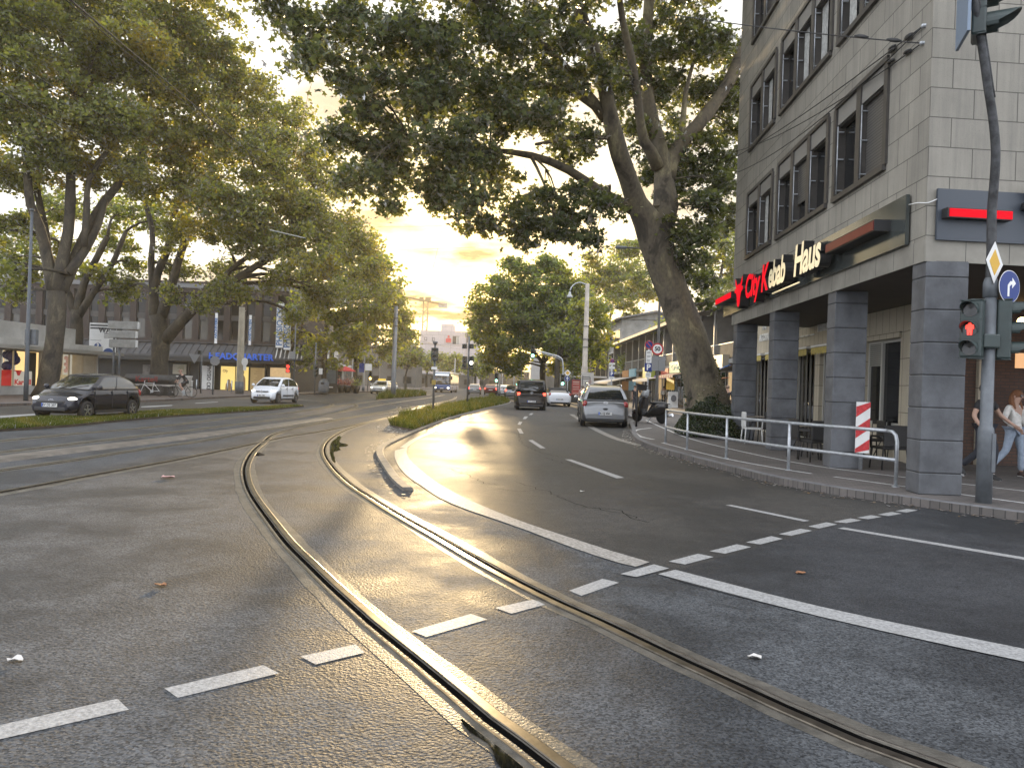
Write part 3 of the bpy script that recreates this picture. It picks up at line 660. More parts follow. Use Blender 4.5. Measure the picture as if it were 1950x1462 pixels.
LOBES = np.array([(0,0),(.16,-.10),(.44,-.22),(.30,.06),(.52,.34),(.22,.36),(.0,.72),(-.22,.36),(-.52,.34),(-.30,.06),(-.44,-.22),(-.16,-.10)], float)
LOBES[:, 1] -= .2
SIMPLE = np.array([(0,-.5),(.34,-.12),(.26,.22),(0,.5),(-.26,.22),(-.34,-.12)], float)
def leaves(name, C, size, m, shape, parent=None, up=.35, droop=.25, var=.35):
    n = len(C)
    nrm = NR.normal(size=(n, 3)); nrm[:, 2] = np.abs(nrm[:, 2]) * 1.0 + up; nrm /= np.linalg.norm(nrm, axis=1)[:, None]
    ref = NR.normal(size=(n, 3)); a = np.cross(nrm, ref); a /= np.linalg.norm(a, axis=1)[:, None]; b = np.cross(nrm, a)
    s = size * (1 + var * NR.uniform(-1, 1, n))
    fold = NR.uniform(-.25, .35, n)
    k = len(shape)
    V = np.empty((n, k, 3))
    for i, (x, y) in enumerate(shape):
        V[:, i] = C + (a * x + b * y - nrm * (fold * abs(x) * 1.0)[:, None] - nrm * (droop * y * y)) * s[:, None]
    return fast_mesh(name, V.reshape(-1, 3), np.arange(n * k).reshape(n, k), n, m, np.repeat(np.clip(NR.normal(.45, .28, n), 0, 1), k), parent)
def blob_points(blobs, per_m2, csize=.55, gap=.25, flat=.8):
    """clusters of leaf positions spread through each (centre, radius) clump"""
    out = []; tips = []
    for c, r in blobs:
        nl = int(per_m2 * r * r * 3.14); nc = max(3, int(3.2 * (r / csize) ** 2))
        d = NR.normal(size=(nc, 3)); d /= np.linalg.norm(d, axis=1)[:, None]
        d *= (NR.random(nc) ** .45)[:, None] * r * NR.uniform(.8, 1.15, nc)[:, None]; d[:, 2] *= flat
        keep = NR.random(nc) > gap; d = d[keep]
        if len(d) == 0: continue
        cc = np.array(c) + d; wts = NR.random(len(cc)) + .35; wts /= wts.sum()
        ci = NR.choice(len(cc), nl, p=wts)
        sp = csize * NR.uniform(.35, .75, len(cc))
        off = NR.normal(size=(nl, 3)) * sp[ci][:, None]; off[:, 2] *= .6
        out.append(cc[ci] + off); tips.append(cc)
    return np.concatenate(out), tips
def bent(a, b, sag=.0, wob=.08, k=5, rr=random):
    a = Vector(a); b = Vector(b); L = (b - a).length; res = []
    o1 = Vector((rr.uniform(-1, 1), rr.uniform(-1, 1), rr.uniform(-.3, 1))) * L * wob
    for i in range(k + 1):
        t = i / k; res.append(a.lerp(b, t) + o1 * sin(pi * t) + Vector((0, 0, sag * L * sin(pi * t))))
    return res
def twigs(mb, skel, tips, per=3, r0=.05, maxlen=7, rr=random):
    """branches from the nearest lower limb point to clusters of leaves"""
    S = np.array([tuple(p) for p, r in skel]); R = np.array([r for p, r in skel])
    for tc_ in tips:
        c = tc_.mean(0)
        d = np.linalg.norm(S - c, axis=1) + np.maximum(0, S[:, 2] - c[2]) * 1.5 + (R < .03) * 3 + (R > .33) * 2.5
        i = int(d.argmin()); L = d[i]
        if np.linalg.norm(S[i] - c) > maxlen: continue
        ra = min(R[i] * .75, r0 * (1 + L * .25))
        pth = bent(S[i], c, .06, .1, 5, rr); mb.tube(pth, [ra * (1 - .7 * t / 5) for t in range(6)], 6)
        for j in NR.choice(len(tc_), min(per, len(tc_)), replace=False):
            k = rr.randint(2, 4)
            q = bent(pth[k], tc_[j], .03, .12, 3, rr); mb.tube(q, [ra * .4, ra * .3, ra * .2, ra * .1], 4)
def limb(mb, skel, pts, n=12, step=.5, base=0):
    """pts: (px, py, half-width in px, distance)"""
    c = [P(x, y, Y) for x, y, r, Y in pts]; rr = [r / FOC * Y for x, y, r, Y in pts]
    path = spline(c, step); m = len(path)
    cum = [0]
    for i in range(len(c) - 1): cum.append(cum[-1] + (c[i+1] - c[i]).length)
    tot = 0; rad = []
    for i, p in enumerate(path):
        if i: tot += (p - path[i-1]).length
        rad.append(float(np.interp(tot, np.array(cum) * (tot / tot if tot else 1), rr)))
    rad = [r * (1 + .04 * sin(i * 1.3)) for i, r in enumerate(rad)]
    mb.tube(path, rad, n); skel += list(zip(path, rad)); return path

# the big leaning plane tree on the right pavement
big = thing('plane_tree', 'huge leaning plane tree with mottled trunk and ivy foot beside the corner building', 'tree', (6.75, 26.2, .12))
def into(o, root): o.parent = root; o.matrix_parent_inverse = Matrix.Translation(root.location).inverted(); return o
tb = MB(); sk = []
limb(tb, sk, [(1358,842,50,26.2),(1354,800,44,26.2),(1347,760,39,26.2),(1335,720,36,26.1),(1318,660,33,26),(1297,600,31,26),(1277,545,31,26),(1262,500,31,26),(1246,455,30,26),(1232,420,27,26),(1212,385,21,25.8),(1196,340,18,25.5),(1180,294,17,25),(1163,227,15.5,24.5),(1147,147,13.5,24),(1126,84,12.5,23.5),(1105,25,11.5,23),(1085,-60,9,22.5),(1060,-160,5,22)], 18)
limb(tb, sk, [(1256,480,24,26.2),(1258,430,25,26.3),(1268,390,24,26.5),(1264,340,19,26.6),(1260,294,15,26.7),(1243,235,13,26.8),(1232,168,12,27),(1231,84,11,27),(1236,0,10,27),(1240,-120,7,27)], 14)
limb(tb, sk, [(1254,320,13,26.5),(1240,290,11,26.3),(1226,269,9.5,26),(1214,189,8.5,25.5),(1201,105,7.5,25),(1186,42,6.5,24.6),(1176,-30,5.5,24),(1160,-120,4,23.6)], 10)
limb(tb, sk, [(1268,345,17,26.6),(1283,290,15,27),(1330,237,13,27.4),(1357,202,12,27.8),(1386,160,12,28.2),(1411,105,11,28.6),(1432,40,9,29),(1450,-60,6,29.4)], 12)
limb(tb, sk, [(1152,228,10,24.6),(1130,195,10,24.3),(1104,165,10,24),(1075,128,9,23.4),(1041,92,7.5,22.6),(1010,70,6,21.8),(960,40,4.5,21),(900,0,3,20)], 10)
limb(tb, sk, [(1204,398,12,25.9),(1180,385,10,25.6),(1159,374,9.5,25.3),(1121,349,9,24.8),(1083,324,8.5,24.2),(1046,307,7.5,23.6),(1010,296,6.5,23),(968,289,5.2,22.4),(900,283,4.4,21.6),(820,270,3.2,20.8),(740,262,2,20.2)], 10)
limb(tb, sk, [(1200,140,7,25),(1150,125,6.5,24.6),(1110,105,6,24),(1064,90,5.5,23.4),(1020,84,4,22.6)], 8)
limb(tb, sk, [(1290,300,7,27),(1300,240,6,27.2),(1305,180,4.5,27.4),(1320,120,3,27.6)], 8)
limb(tb, sk, [(1147,215,7,24.4),(1105,185,6,24),(1050,165,5,23.2),(990,150,4,22.4),(900,130,3,21.2)], 8)
limb(tb, sk, [(1160,262,5,24.6),(1110,262,4.5,24.2),(1060,268,4,23.6),(1020,275,3,23)], 8)
BIG = [(560,40,62,19),(640,50,85,19),(740,50,100,19),(850,50,105,20),(960,50,95,20.5),(1060,30,90,21.5),(590,110,50,19.4),(680,160,80,19.6),(760,180,95,20),(860,180,95,20),(950,180,88,21),(1035,180,72,22.5),
       (655,255,68,19.8),(735,290,85,20),(830,285,92,20.4),(920,295,85,21),(1010,230,70,22),(1090,270,62,24),(690,340,56,20.2),(700,300,50,20.6),(835,365,62,21),(920,385,66,21),(985,415,58,21.4),(1060,385,62,22.4),(1125,400,52,23.2),
       (905,445,38,21),(990,460,26,21.2),(1060,440,44,22.6),(1110,455,34,23),(760,365,40,20.4),(1195,110,85,26.5),(1270,90,82,28),(1345,80,75,28.4),(1385,190,62,29),(1310,190,72,28.4),(1290,320,72,27.6),(1360,290,55,28.4),(1335,400,52,26.6),(1290,440,50,26.8),
       (1320,490,38,26.4),(1352,360,42,28),(1180,190,50,26),(1230,250,50,27.6),(1120,150,50,24.5),(700,-110,140,19),(900,-110,150,20),(1100,-90,140,24),(1300,-90,140,28),(520,-60,60,19.5),(1240,-260,220,25),(980,-260,220,22),(1290,540,26,26.6),(1340,455,30,26.2),(1330,530,34,27),(1370,420,40,28),(1385,330,40,29),(1300,560,22,27.5),(1395,250,40,29.4),(1350,580,18,28),(1250,330,36,28),(1240,170,50,28),(1400,120,50,29.6)]
bl = [((P(x, y, Y + random.uniform(-.8, .8))), r / FOC * Y) for x, y, r, Y in BIG]
pts, tips = blob_points([(tuple(c), r) for c, r in bl], 330, .40, .32)
twigs(tb, sk, tips, 4, .022, 8)
into(tb.build('trunk', M_BARK), big)
into(leaves('crown', pts, .172, M_LEAFN, LOBES), big)
# ivy on its foot
iv = []
for i in range(5200):
    t = random.random() ** 1.5; py = 842 - 160 * t; cx = np.interp(py, [660, 720, 760, 800, 842], [1318, 1335, 1346, 1352, 1356]); r = np.interp(py, [660, 720, 760, 800, 842], [33, 36, 39, 43, 48]) / FOC * 26.2
    c = P(cx, py, 26.2); a = random.uniform(0, 2*pi)
    if cos(a) < .2 and random.random() < .8 * min(1, t * 3): continue
    if random.random() < t * .9 and sin(a * 3 + py * .05) < .4: continue
    iv.append((c.x + cos(a) * (r + random.uniform(.0, .05)), c.y + sin(a) * (r + random.uniform(0, .05)), max(c.z, .14)))
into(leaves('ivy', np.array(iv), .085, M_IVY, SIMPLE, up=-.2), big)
# clipped bush round its foot
bush = thing('bush', 'low dark green bush around the foot of the big leaning tree', 'bush', (6.2, 25, .12))
bp_ = []
for i in range(15000):
    a = random.uniform(0, 2*pi); q = random.random() ** .5
    x = 6.1 + cos(a) * q * 1.08 + .42; y = 25.2 + sin(a) * q * 1.9; hgt = .95 * (1 - q ** 3) * (1 + .25 * sin(x * 5) * cos(y * 3.2)) + .12
    bp_.append((x, y, .14 + hgt * random.random() ** .35))
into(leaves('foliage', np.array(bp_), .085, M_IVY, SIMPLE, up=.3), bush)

# ---- the rows of street trees: limbs and crowns traced at their own distances
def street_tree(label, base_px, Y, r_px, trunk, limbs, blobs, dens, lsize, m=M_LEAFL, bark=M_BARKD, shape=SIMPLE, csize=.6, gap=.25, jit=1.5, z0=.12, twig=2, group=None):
    b = P(base_px, 740, Y); b.z = z0
    root = thing('plane_tree', label, 'tree', b, 0, group)
    mb = MB(); sk = []
    u0 = (base_px - 975 + 0) / FOC * Y
    trunk = [(trunk[0][0], None, trunk[0][2] * 1.35, Y)] + trunk
    first = Vector((b.x, Y, 0.0)); c = [first] + [P(x, y, YY) for x, y, r, YY in trunk[1:]]; rr = [trunk[0][2] / FOC * Y] + [r / FOC * YY for x, y, r, YY in trunk[1:]]
    pth = spline(c, .5); cum = [0]
    for i in range(len(c)-1): cum.append(cum[-1] + (c[i+1]-c[i]).length)
    tot = 0; rad = []
    for i, p in enumerate(pth):
        if i: tot += (p - pth[i-1]).length
        rad.append(float(np.interp(tot, cum, rr)) * (1 + .05 * sin(i * 1.7 + Y)))
    mb.tube(pth, rad, 12); sk += list(zip(pth, rad))
    for L in limbs: limb(mb, sk, L, 9, .7)
    rr_ = random.Random(int(Y * 10))
    bl = [(tuple(P(x, y, YY + rr_.uniform(-jit, jit))), r / FOC * YY) for x, y, r, YY in blobs]
    pts, tips = blob_points(bl, dens, csize, gap)
    pts = pts[pts[:, 2] > 2.0]
    twigs(mb, sk, tips, twig, .06, 9, rr_)
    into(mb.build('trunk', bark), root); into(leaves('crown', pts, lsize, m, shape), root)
    return root
YA = 41
street_tree('broad plane tree on the left pavement with a thick trunk beside the lit kiosk window', 86, YA, 22,
    [(90,735,19,YA),(98,690,17,YA),(105,640,16,YA),(108,590,16,YA),(108,555,18,YA)],
    [[(103,560,12,YA),(92,500,11,YA),(75,430,9,YA-.5),(58,390,8,YA-1),(52,330,7,YA-1.2),(40,240,5,YA-2)], [(108,560,12,YA),(118,500,11,YA),(130,440,10,YA),(134,380,9,YA),(136,300,8,YA),(150,200,6,YA)],
     [(112,558,13,YA),(140,500,11,YA+.6),(165,440,9,YA+1),(198,385,8,YA+1.2),(235,340,6.5,YA+1.5),(280,280,5,YA+2)], [(130,520,9,YA),(160,480,7.5,YA+.5),(186,430,7,YA+.8),(200,380,5,YA+1)],
     [(92,500,8,YA),(85,430,7,YA+1),(72,370,6,YA+1),(70,300,5,YA+1)], [(160,470,6,YA),(165,400,6,YA),(170,340,5,YA),(210,280,4,YA)]],
    [(10,30,95,39),(110,30,100,40),(210,40,100,41),(60,130,95,39),(160,130,95,40),(250,130,80,42),(-20,210,95,39),(70,220,90,40),(150,230,90,40),(-60,60,120,39),(-50,330,80,39),(10,330,60,40),(120,310,60,41),(220,240,80,42),(80,300,50,40),(190,320,55,42),(260,330,45,42),(20,420,36,40),(-40,440,60,40),(20,-90,140,40),(180,-90,150,41),(0,520,30,39)], 230, .215, csize=.6)
street_tree('second plane tree set back between the kiosk and the brick building', 150, 52, 12,
    [(148,720,12,52),(145,640,12,52),(146,590,11,52)],
    [[(146,600,9,52),(160,540,7,52),(185,490,6,52),(205,450,5,52)], [(146,600,9,52),(120,540,7,52),(90,480,6,52),(60,430,4,52)], [(150,600,8,52),(176,560,6,52),(215,500,5,52),(240,440,4,52)]],
    [(60,450,55,54),(20,490,50,54),(110,400,60,55),(215,460,40,54),(200,520,32,53),(240,400,50,55),(30,560,36,52),(230,560,26,53),(-30,520,50,54),(330,420,55,55),(260,500,30,54),(120,470,40,55),(60,530,36,53),(180,520,24,54)], 150, .25, m=M_LEAFF)
YB = 50
street_tree('wide plane tree with forked trunk growing from the long planter box', 303, YB, 17,
    [(302,730,17,YB),(304,690,16,YB),(306,640,15.5,YB),(300,600,15,YB)],
    [[(296,610,11,YB),(292,560,9,YB),(300,520,8,YB),(318,480,7,YB),(330,420,6,YB),(350,330,5,YB)], [(305,608,11,YB),(322,560,9,YB),(335,515,8,YB),(345,480,7,YB),(372,420,5,YB+1)],
     [(312,650,12,YB),(345,612,10,YB-.5),(385,575,9,YB-1),(430,545,8,YB-1.5),(490,505,6.5,YB-2),(545,475,5,YB-2.5)], [(385,575,7,YB),(420,535,6,YB),(450,505,5,YB),(500,470,4,YB)],[(292,560,7,YB),(288,500,6,YB),(290,440,5,YB+1),(262,340,4,YB+1)]],
    [(310,50,90,44),(390,60,75,45),(440,110,55,46),(300,150,90,45),(390,160,90,46),(470,180,70,47),(530,220,52,49),(580,240,30,50),(290,250,85,46),(380,270,95,46),(470,280,88,47),(550,300,66,49),(590,300,34,50),(250,340,60,46),(340,360,80,46),(430,380,90,46),(520,390,80,47),(590,390,55,49),(480,455,65,47),(560,470,65,48),(400,440,50,47),(620,450,40,50),(630,510,32,50),(330,-80,130,45),(340,560,28,48),(375,585,22,48),(425,570,28,48),(430,545,30,48),(320,450,40,48),(545,530,36,50),(610,560,28,52),(440,510,34,52),(395,560,26,50),(350,520,36,54),(240,545,30,54),(640,360,34,52),(655,420,40,54),(670,470,42,56),(690,520,40,58),(610,340,40,50),(570,430,50,48),(520,545,26,50),(455,555,26,48),(620,560,40,54),(560,600,28,52),(655,560,30,56)], 195, .23, csize=.65, twig=3)
YC = 74
street_tree('slim plane tree on the left pavement behind the white small car', 617, YC, 5.5,
    [(617,745,5.5,YC),(617,700,5.2,YC),(619,665,5,YC)], [[(619,668,4,YC),(600,645,3.2,YC),(575,625,2.4,YC)], [(620,668,4,YC),(632,645,3.4,YC),(652,620,2.4,YC)], [(619,665,4,YC),(622,620,3.5,YC),(630,560,2.5,YC)]],
    [(610,555,55,70),(668,540,55,68),(570,600,34,72),(640,620,46,72),(690,600,42,71),(600,650,26,73),(665,660,30,73),(588,560,24,70),(700,510,36,68),(645,480,50,66),(590,500,50,68),(728,560,30,72),(560,640,20,73),(640,690,16,74),(700,460,34,66),(720,510,34,68),(690,640,30,72),(720,600,34,70),(585,680,18,74)], 80, .36, m=M_LEAFF, csize=.8)
YD = 98
street_tree('plane tree behind the tall grey post on the left side', 676, YD, 5,
    [(676,745,5,YD),(676,700,4.5,YD),(678,660,4,YD)], [[(678,670,3,YD),(700,630,2.4,YD),(720,590,2,YD)], [(678,670,3,YD),(660,640,2.2,YD),(650,600,1.6,YD)]],
    [(720,560,40,94),(745,600,36,95),(700,640,36,96),(760,640,26,97),(735,670,26,98),(690,690,20,98),(670,650,36,96),(745,545,26,94),(715,505,26,92),(690,540,36,93),(765,600,28,96),(770,640,20,97),(760,570,22,95)], 62, .42, m=M_LEAFF, csize=.9)
for i, (px, Y, bl, lb) in enumerate([(772,128,[(765,650,26),(785,670,20),(755,680,20),(775,690,18),(790,690,14),(760,620,22)],'last plane tree of the left row before the pale far building'),
                                  (812,185,[(808,688,14),(828,682,18),(846,690,15),(820,700,14)],'rounded tree in front of the pale far building left of the bus'),
                                  (868,178,[(860,690,18),(880,702,15),(845,702,15),(872,680,15)],'rounded tree in front of the pale far building behind the bus'),
                                  (905,150,[(905,690,14),(920,705,14),(935,698,16),(912,714,12),(890,712,12)],'dark tree low above the distant row of cars')]):
    street_tree(lb, px, Y, 2.4, [(px,744,2.4,Y),(px,715,2.2,Y)], [[(px,716,1.6,Y),(px+4,700,1.2,Y)]], [(a, b, c, Y) for a, b, c in bl], 45, .55, m=M_LEAFF, csize=1.1, z0=.0)
# right hand trees beyond the van
street_tree('round crowned plane tree over the street behind the white convertible', 1035, 92, 6,
    [(1034,748,6,92),(1033,715,5.5,92),(1034,690,5,92)], [[(1034,692,3.6,92),(1010,660,2.6,91),(985,630,2,90)], [(1034,692,3.6,92),(1040,640,3,91),(1050,580,2.2,90)], [(1034,692,3.6,92),(1062,660,2.6,91),(1090,620,2,90)]],
    [(945,600,42,88),(930,640,36,90),(1000,560,56,88),(960,550,40,88),(1010,620,60,87),(960,660,42,90),(1050,560,55,87),(1060,620,55,88),(995,650,38,90),(1072,665,34,90),(1000,515,34,87),(1060,515,36,87),(1095,560,36,88),(925,680,24,92),(970,690,26,92),(918,585,22,90),(905,620,24,90),(910,655,26,91),(945,690,28,92),(980,700,22,92),(1058,700,20,92),(985,600,50,89),(1040,640,45,89),(1085,630,40,89),(1095,590,40,88),(1085,545,34,87),(1030,500,26,87),(975,505,26,87),(935,560,34,88)], 92, .36, m=M_LEAFF, csize=.85)
street_tree('plane tree with a dark straight trunk behind the concrete lamp column', 1061, 79, 5.5,
    [(1060,750,5.5,79),(1061,710,5,79),(1062,680,4.6,79)], [[(1062,684,3.6,79),(1085,640,3,79),(1110,600,2.2,79)], [(1062,684,3.6,79),(1070,640,2.8,79),(1078,600,2,79)]],
    [(1090,660,34,79),(1110,640,30,80),(1130,660,24,82),(1085,690,22,80),(1120,685,18,82),(1075,640,34,78),(1140,620,26,82),(1150,650,22,82),(1100,700,20,80),(1150,690,16,84),(1100,600,34,80),(1130,590,28,80)], 74, .36, m=M_LEAFF, csize=.8)
street_tree('sunlit plane tree rising behind the grey gabled house', 1160, 122, 4,
    [(1160,745,4,122),(1158,690,3.6,122),(1155,640,3.4,122)], [[(1155,645,2.6,122),(1140,600,2,122),(1125,560,1.5,122)], [(1155,645,2.6,122),(1165,590,2,122),(1175,540,1.4,122)], [(1140,690,2,122),(1128,660,1.4,122)]],
    [(1150,560,34,120),(1190,560,36,122),(1170,520,36,122),(1210,520,34,124),(1140,520,30,120),(1120,540,26,118),(1230,560,30,124),(1200,590,24,124),(1180,480,30,124),(1230,480,34,124),(1145,610,18,120),(1125,500,22,119)], 46, .5, m=M_LEAFF, csize=1.1, gap=.35)
street_tree('tall pale green tree seen past the right side of the leaning trunk', 1372, 96, 5,
    [(1372,740,5,96),(1370,620,4.5,96),(1368,540,4,96)], [[(1368,550,3,96),(1350,500,2.4,96),(1335,460,1.8,96)], [(1368,550,3,96),(1380,480,2.4,96),(1385,440,1.8,96)]],
    [(1345,500,30,96),(1375,470,34,96),(1390,520,34,96),(1360,550,34,96),(1395,440,28,96),(1340,545,26,96),(1385,570,24,96),(1330,520,20,96),(1410,500,40,98),(1355,580,18,96)], 60, .4, m=M_LEAFF, csize=.9)
# ------------------------------------------------------------------ corner building with its arcade
M_STONE = bricky('facade_stone', (.25,.235,.20), (.29,.272,.232), (.09,.083,.07), .71, .4535, .008, .8, 'XZ', .2, .5, .5, .35, .22, streak=.22)
M_BEAM = mat('facade_beam_stone', (.25,.235,.20), .8, var=.18, scale=1.2, bump=.1)
M_SLATE = mat('pillar_slate', (.092,.096,.104), .6, var=.3, scale=2.2, bump=.12, detail=8)
M_JOINT = mat('dark_joint', (.03,.03,.03), .9)
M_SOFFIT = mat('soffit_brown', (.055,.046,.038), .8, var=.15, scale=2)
M_TILE = bricky('shop_tile', (.42,.37,.28), (.46,.41,.31), (.16,.14,.11), .38, .62, .010, .6, 'XZ', .14, 1.0, 0.0, .3)
M_WFRAME = mat('brown_window_frame', (.052,.047,.042), .5, var=.15, scale=6)
M_PANE = glass_mat('window_glass', (.010,.011,.012), .04, .32)
M_BOX = mat('shutter_box_grey', (.21,.20,.18), .6)
M_BLIND = bricky('blind_slats', (.085,.08,.073), (.10,.095,.085), (.03,.028,.026), 9.0, .055, .008, .5, 'XZ', .1, 1, 0, .6)
M_CURT = mat('net_curtain', (.33,.33,.31), .9, var=.25, scale=12)
M_LOUV = bricky('louvre', (.30,.29,.26), (.30,.29,.26), (.08,.08,.07), 9.0, .05, .012, .5, 'XZ', .1, 1, 0, .5)

def wall(mb, s0, s1, z0, z1, holes, depth=.2, mat_=0, rev=None):
    """a wall face in the plane y = 0 (looking along -y) with rectangular openings and their reveals"""
    ss = sorted({s0, s1, *[h[0] for h in holes], *[h[1] for h in holes]}); zz = sorted({z0, z1, *[h[2] for h in holes], *[h[3] for h in holes]})
    ss = [x for x in ss if s0 <= x <= s1]; zz = [x for x in zz if z0 <= x <= z1]
    for i in range(len(ss)-1):
        for j in range(len(zz)-1):
            cx, cz = (ss[i]+ss[i+1])/2, (zz[j]+zz[j+1])/2
            if any(h[0] < cx < h[1] and h[2] < cz < h[3] for h in holes): continue
            mb.add([(ss[i],0,zz[j]),(ss[i+1],0,zz[j]),(ss[i+1],0,zz[j+1]),(ss[i],0,zz[j+1])], [(0,1,2,3)], mat_)
    for a, b, c, d in holes:
        vs = [(a,0,c),(b,0,c),(b,0,d),(a,0,d),(a,-depth,c),(b,-depth,c),(b,-depth,d),(a,-depth,d)]
        mb.add(vs, [(0,1,5,4),(1,2,6,5),(2,3,7,6),(3,0,4,7)], mat_ if rev is None else rev)

CB = thing('corner_building', 'stone faced corner building with slate pillars and a dark arcade on the right', 'building', (6.25, 11.76, 0))
LZ = atan2(.9986, .0532); RZ = atan2(-.0826, -.9966)
L = 12.7; TOPZ = 15.2
rows = [(5.6, 7.42), (8.8, 10.62), (12.0, 13.82)]; cols = [(1.53, 3.95, 2), (4.38, 8.0, 3), (8.5, 11.1, 2)]
holes = [(a, b, z0, z1) for z0, z1 in rows for a, b, n in cols]
mb = MB(); wall(mb, 0, L, 3.69, TOPZ, holes, .22)
mb.add([(L,0,3.69),(L,-12,3.69),(L,-12,TOPZ),(L,0,TOPZ)], [(0,1,2,3)])
mb.add([(0,-.02,TOPZ),(L,-.02,TOPZ),(L,-12,TOPZ),(0,-12,TOPZ)], [(0,1,2,3)])
mb.build('wall', M_STONE, CB, rz=LZ)
mb = MB(); wall(mb, -14, 0, 3.69, TOPZ, [(-13.5, -11, 5.6, 7.42), (-10.5, -7.6, 5.6, 7.42), (-13.5, -11, 8.8, 10.62), (-10.5, -7.6, 8.8, 10.62)], .22)
mb.add([(-14,0,3.69),(-14,-12,3.69),(-14,-12,TOPZ),(-14,0,TOPZ)], [(0,1,2,3)])
mb.build('wall', M_STONE, CB, rz=RZ)
# soffit over the arcade and a thin string course
mb = MB(); c, s_ = cos(LZ), sin(LZ)
def Lw(s, o): return (s*cos(LZ) - o*sin(LZ), s*sin(LZ) + o*cos(LZ))
def Rw(s, o): return (s*cos(RZ) - o*sin(RZ), s*sin(RZ) + o*cos(RZ))
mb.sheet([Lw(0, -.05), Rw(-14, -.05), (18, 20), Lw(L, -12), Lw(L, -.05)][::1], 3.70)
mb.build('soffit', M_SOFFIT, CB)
mb = MB(); mb.box((.0, -.02, 3.685), (L, .012, 4.02)); 
for k in range(18): mb.box((.35 + k*.71, .012, 3.70), (.358 + k*.71, .0135, 4.02), 1)
mb.build('beam', [M_BEAM, M_JOINT], CB, rz=LZ)
mb = MB(); mb.box((-14, -.02, 3.685), (0, .012, 4.02)); 
for k in range(19): mb.box((-.65 - k*.71, .012, 3.70), (-.643 - k*.71, .0135, 4.02), 1)
mb.build('beam', [M_BEAM, M_JOINT], CB, rz=RZ)
# slate clad pillars with open joints
for s0 in (0.0, 3.75, 8.05, 12.1):
    mb = MB(); hs = [.12] + [.12 + .50*k - (.17 if k else 0) for k in range(1, 8)] + [3.695]
    for i in range(len(hs)-1):
        mb.rbox((s0, -.66, hs[i] + .006), (s0 + .45, -.02, hs[i+1] - .006), .012)
    mb.box((s0 + .012, -.645, .12), (s0 + .438, -.032, 3.694), 1)
    mb.build('pillar', [M_SLATE, M_JOINT], CB, rz=LZ)
for t0 in (-7.2, -12.5):
    mb = MB(); mb.rbox((t0, -.66, .12), (t0 + .64, -.02, 3.694), .012); mb.build('pillar', M_SLATE, CB, rz=RZ)
# windows: brown frame proud of the stone, shutter boxes, panes, blinds, curtains, rail
rw = random.Random(5)
blind_at = {(0, 0, 0): 1.0, (0, 1, 1): .66, (2, 2, 0): .8, (2, 1, 0): .5}
def facade_window(root, rz, a, b, z0, z1, n, key):
    f = MB(); d = .06
    f.box((a - .02, -.2, z0 - .1), (b + .02, .075, z0)); f.box((a - .02, -.2, z1 - .02), (b + .02, .05, z1 + .07))
    w_ = (b - a) / n
    for k in range(n + 1):
        x = a + k * w_; ww = .10 if 0 < k < n else .07
        f.box((x - ww, -.2, z0), (x + ww, .045 if 0 < k < n else .05, z1 - .02))
    f.box((a, -.185, z1 - .40), (b, -.03, z1 - .37)); 
    wf = f.build('window', M_WFRAME, root, rz=rz)
    for k in range(n):
        x0, x1 = a + k*w_ + .10, a + (k+1)*w_ - .10
        m = MB(); m.box((x0, -.2, z1 - .37), (x1, .012, z1 - .03)); m.build('shutter_box', M_BOX, wf)
        m = MB(); m.box((x0, -.19, z0), (x1, -.15, z1 - .37)); m.build('pane', M_PANE, wf)
        bl = blind_at.get((key[0], key[1], k))
        if bl:
            m = MB(); m.box((x0 + .01, -.10, z1 - .37 - (z1 - .37 - z0) * bl), (x1 - .01, -.085, z1 - .37)); m.build('blind', M_BLIND, wf)
        else:
            m = MB(); cw = (x1 - x0) * rw.uniform(.25, .4); p = []
            sd = x1 - cw - .03 if rw.random() < .6 else x0 + .03
            for q in range(13): p.append((sd + cw * q / 12, -.135 + .012 * (q % 2)))
            m.add([(x, y, z0 + .02) for x, y in p] + [(x, y, z1 - .38) for x, y in p], [(q, q+1, q+14, q+13) for q in range(12)]); m.build('curtain', M_CURT, wf)
        m = MB(); m.cyl((x1 - .03, .02, z0 + .05), (x1 - .03, .02, z1 - .4), .012, n=6, mat=0)
        for zz in (.12, .75, 1.3): m.box((x1 - .05, -.1, z0 + zz), (x1 - .01, .03, z0 + zz + .02))
        m.build('blind_guide', STEEL, wf)
for i, (z0, z1) in enumerate(rows):
    for j, (a, b, n) in enumerate(cols): facade_window(CB, LZ, a, b, z0, z1, n, (i, j))
    if i < 2:
        facade_window(CB, RZ, -13.5, -11, z0, z1, 2, (7, i)); facade_window(CB, RZ, -10.5, -7.6, z0, z1, 2, (7, i))
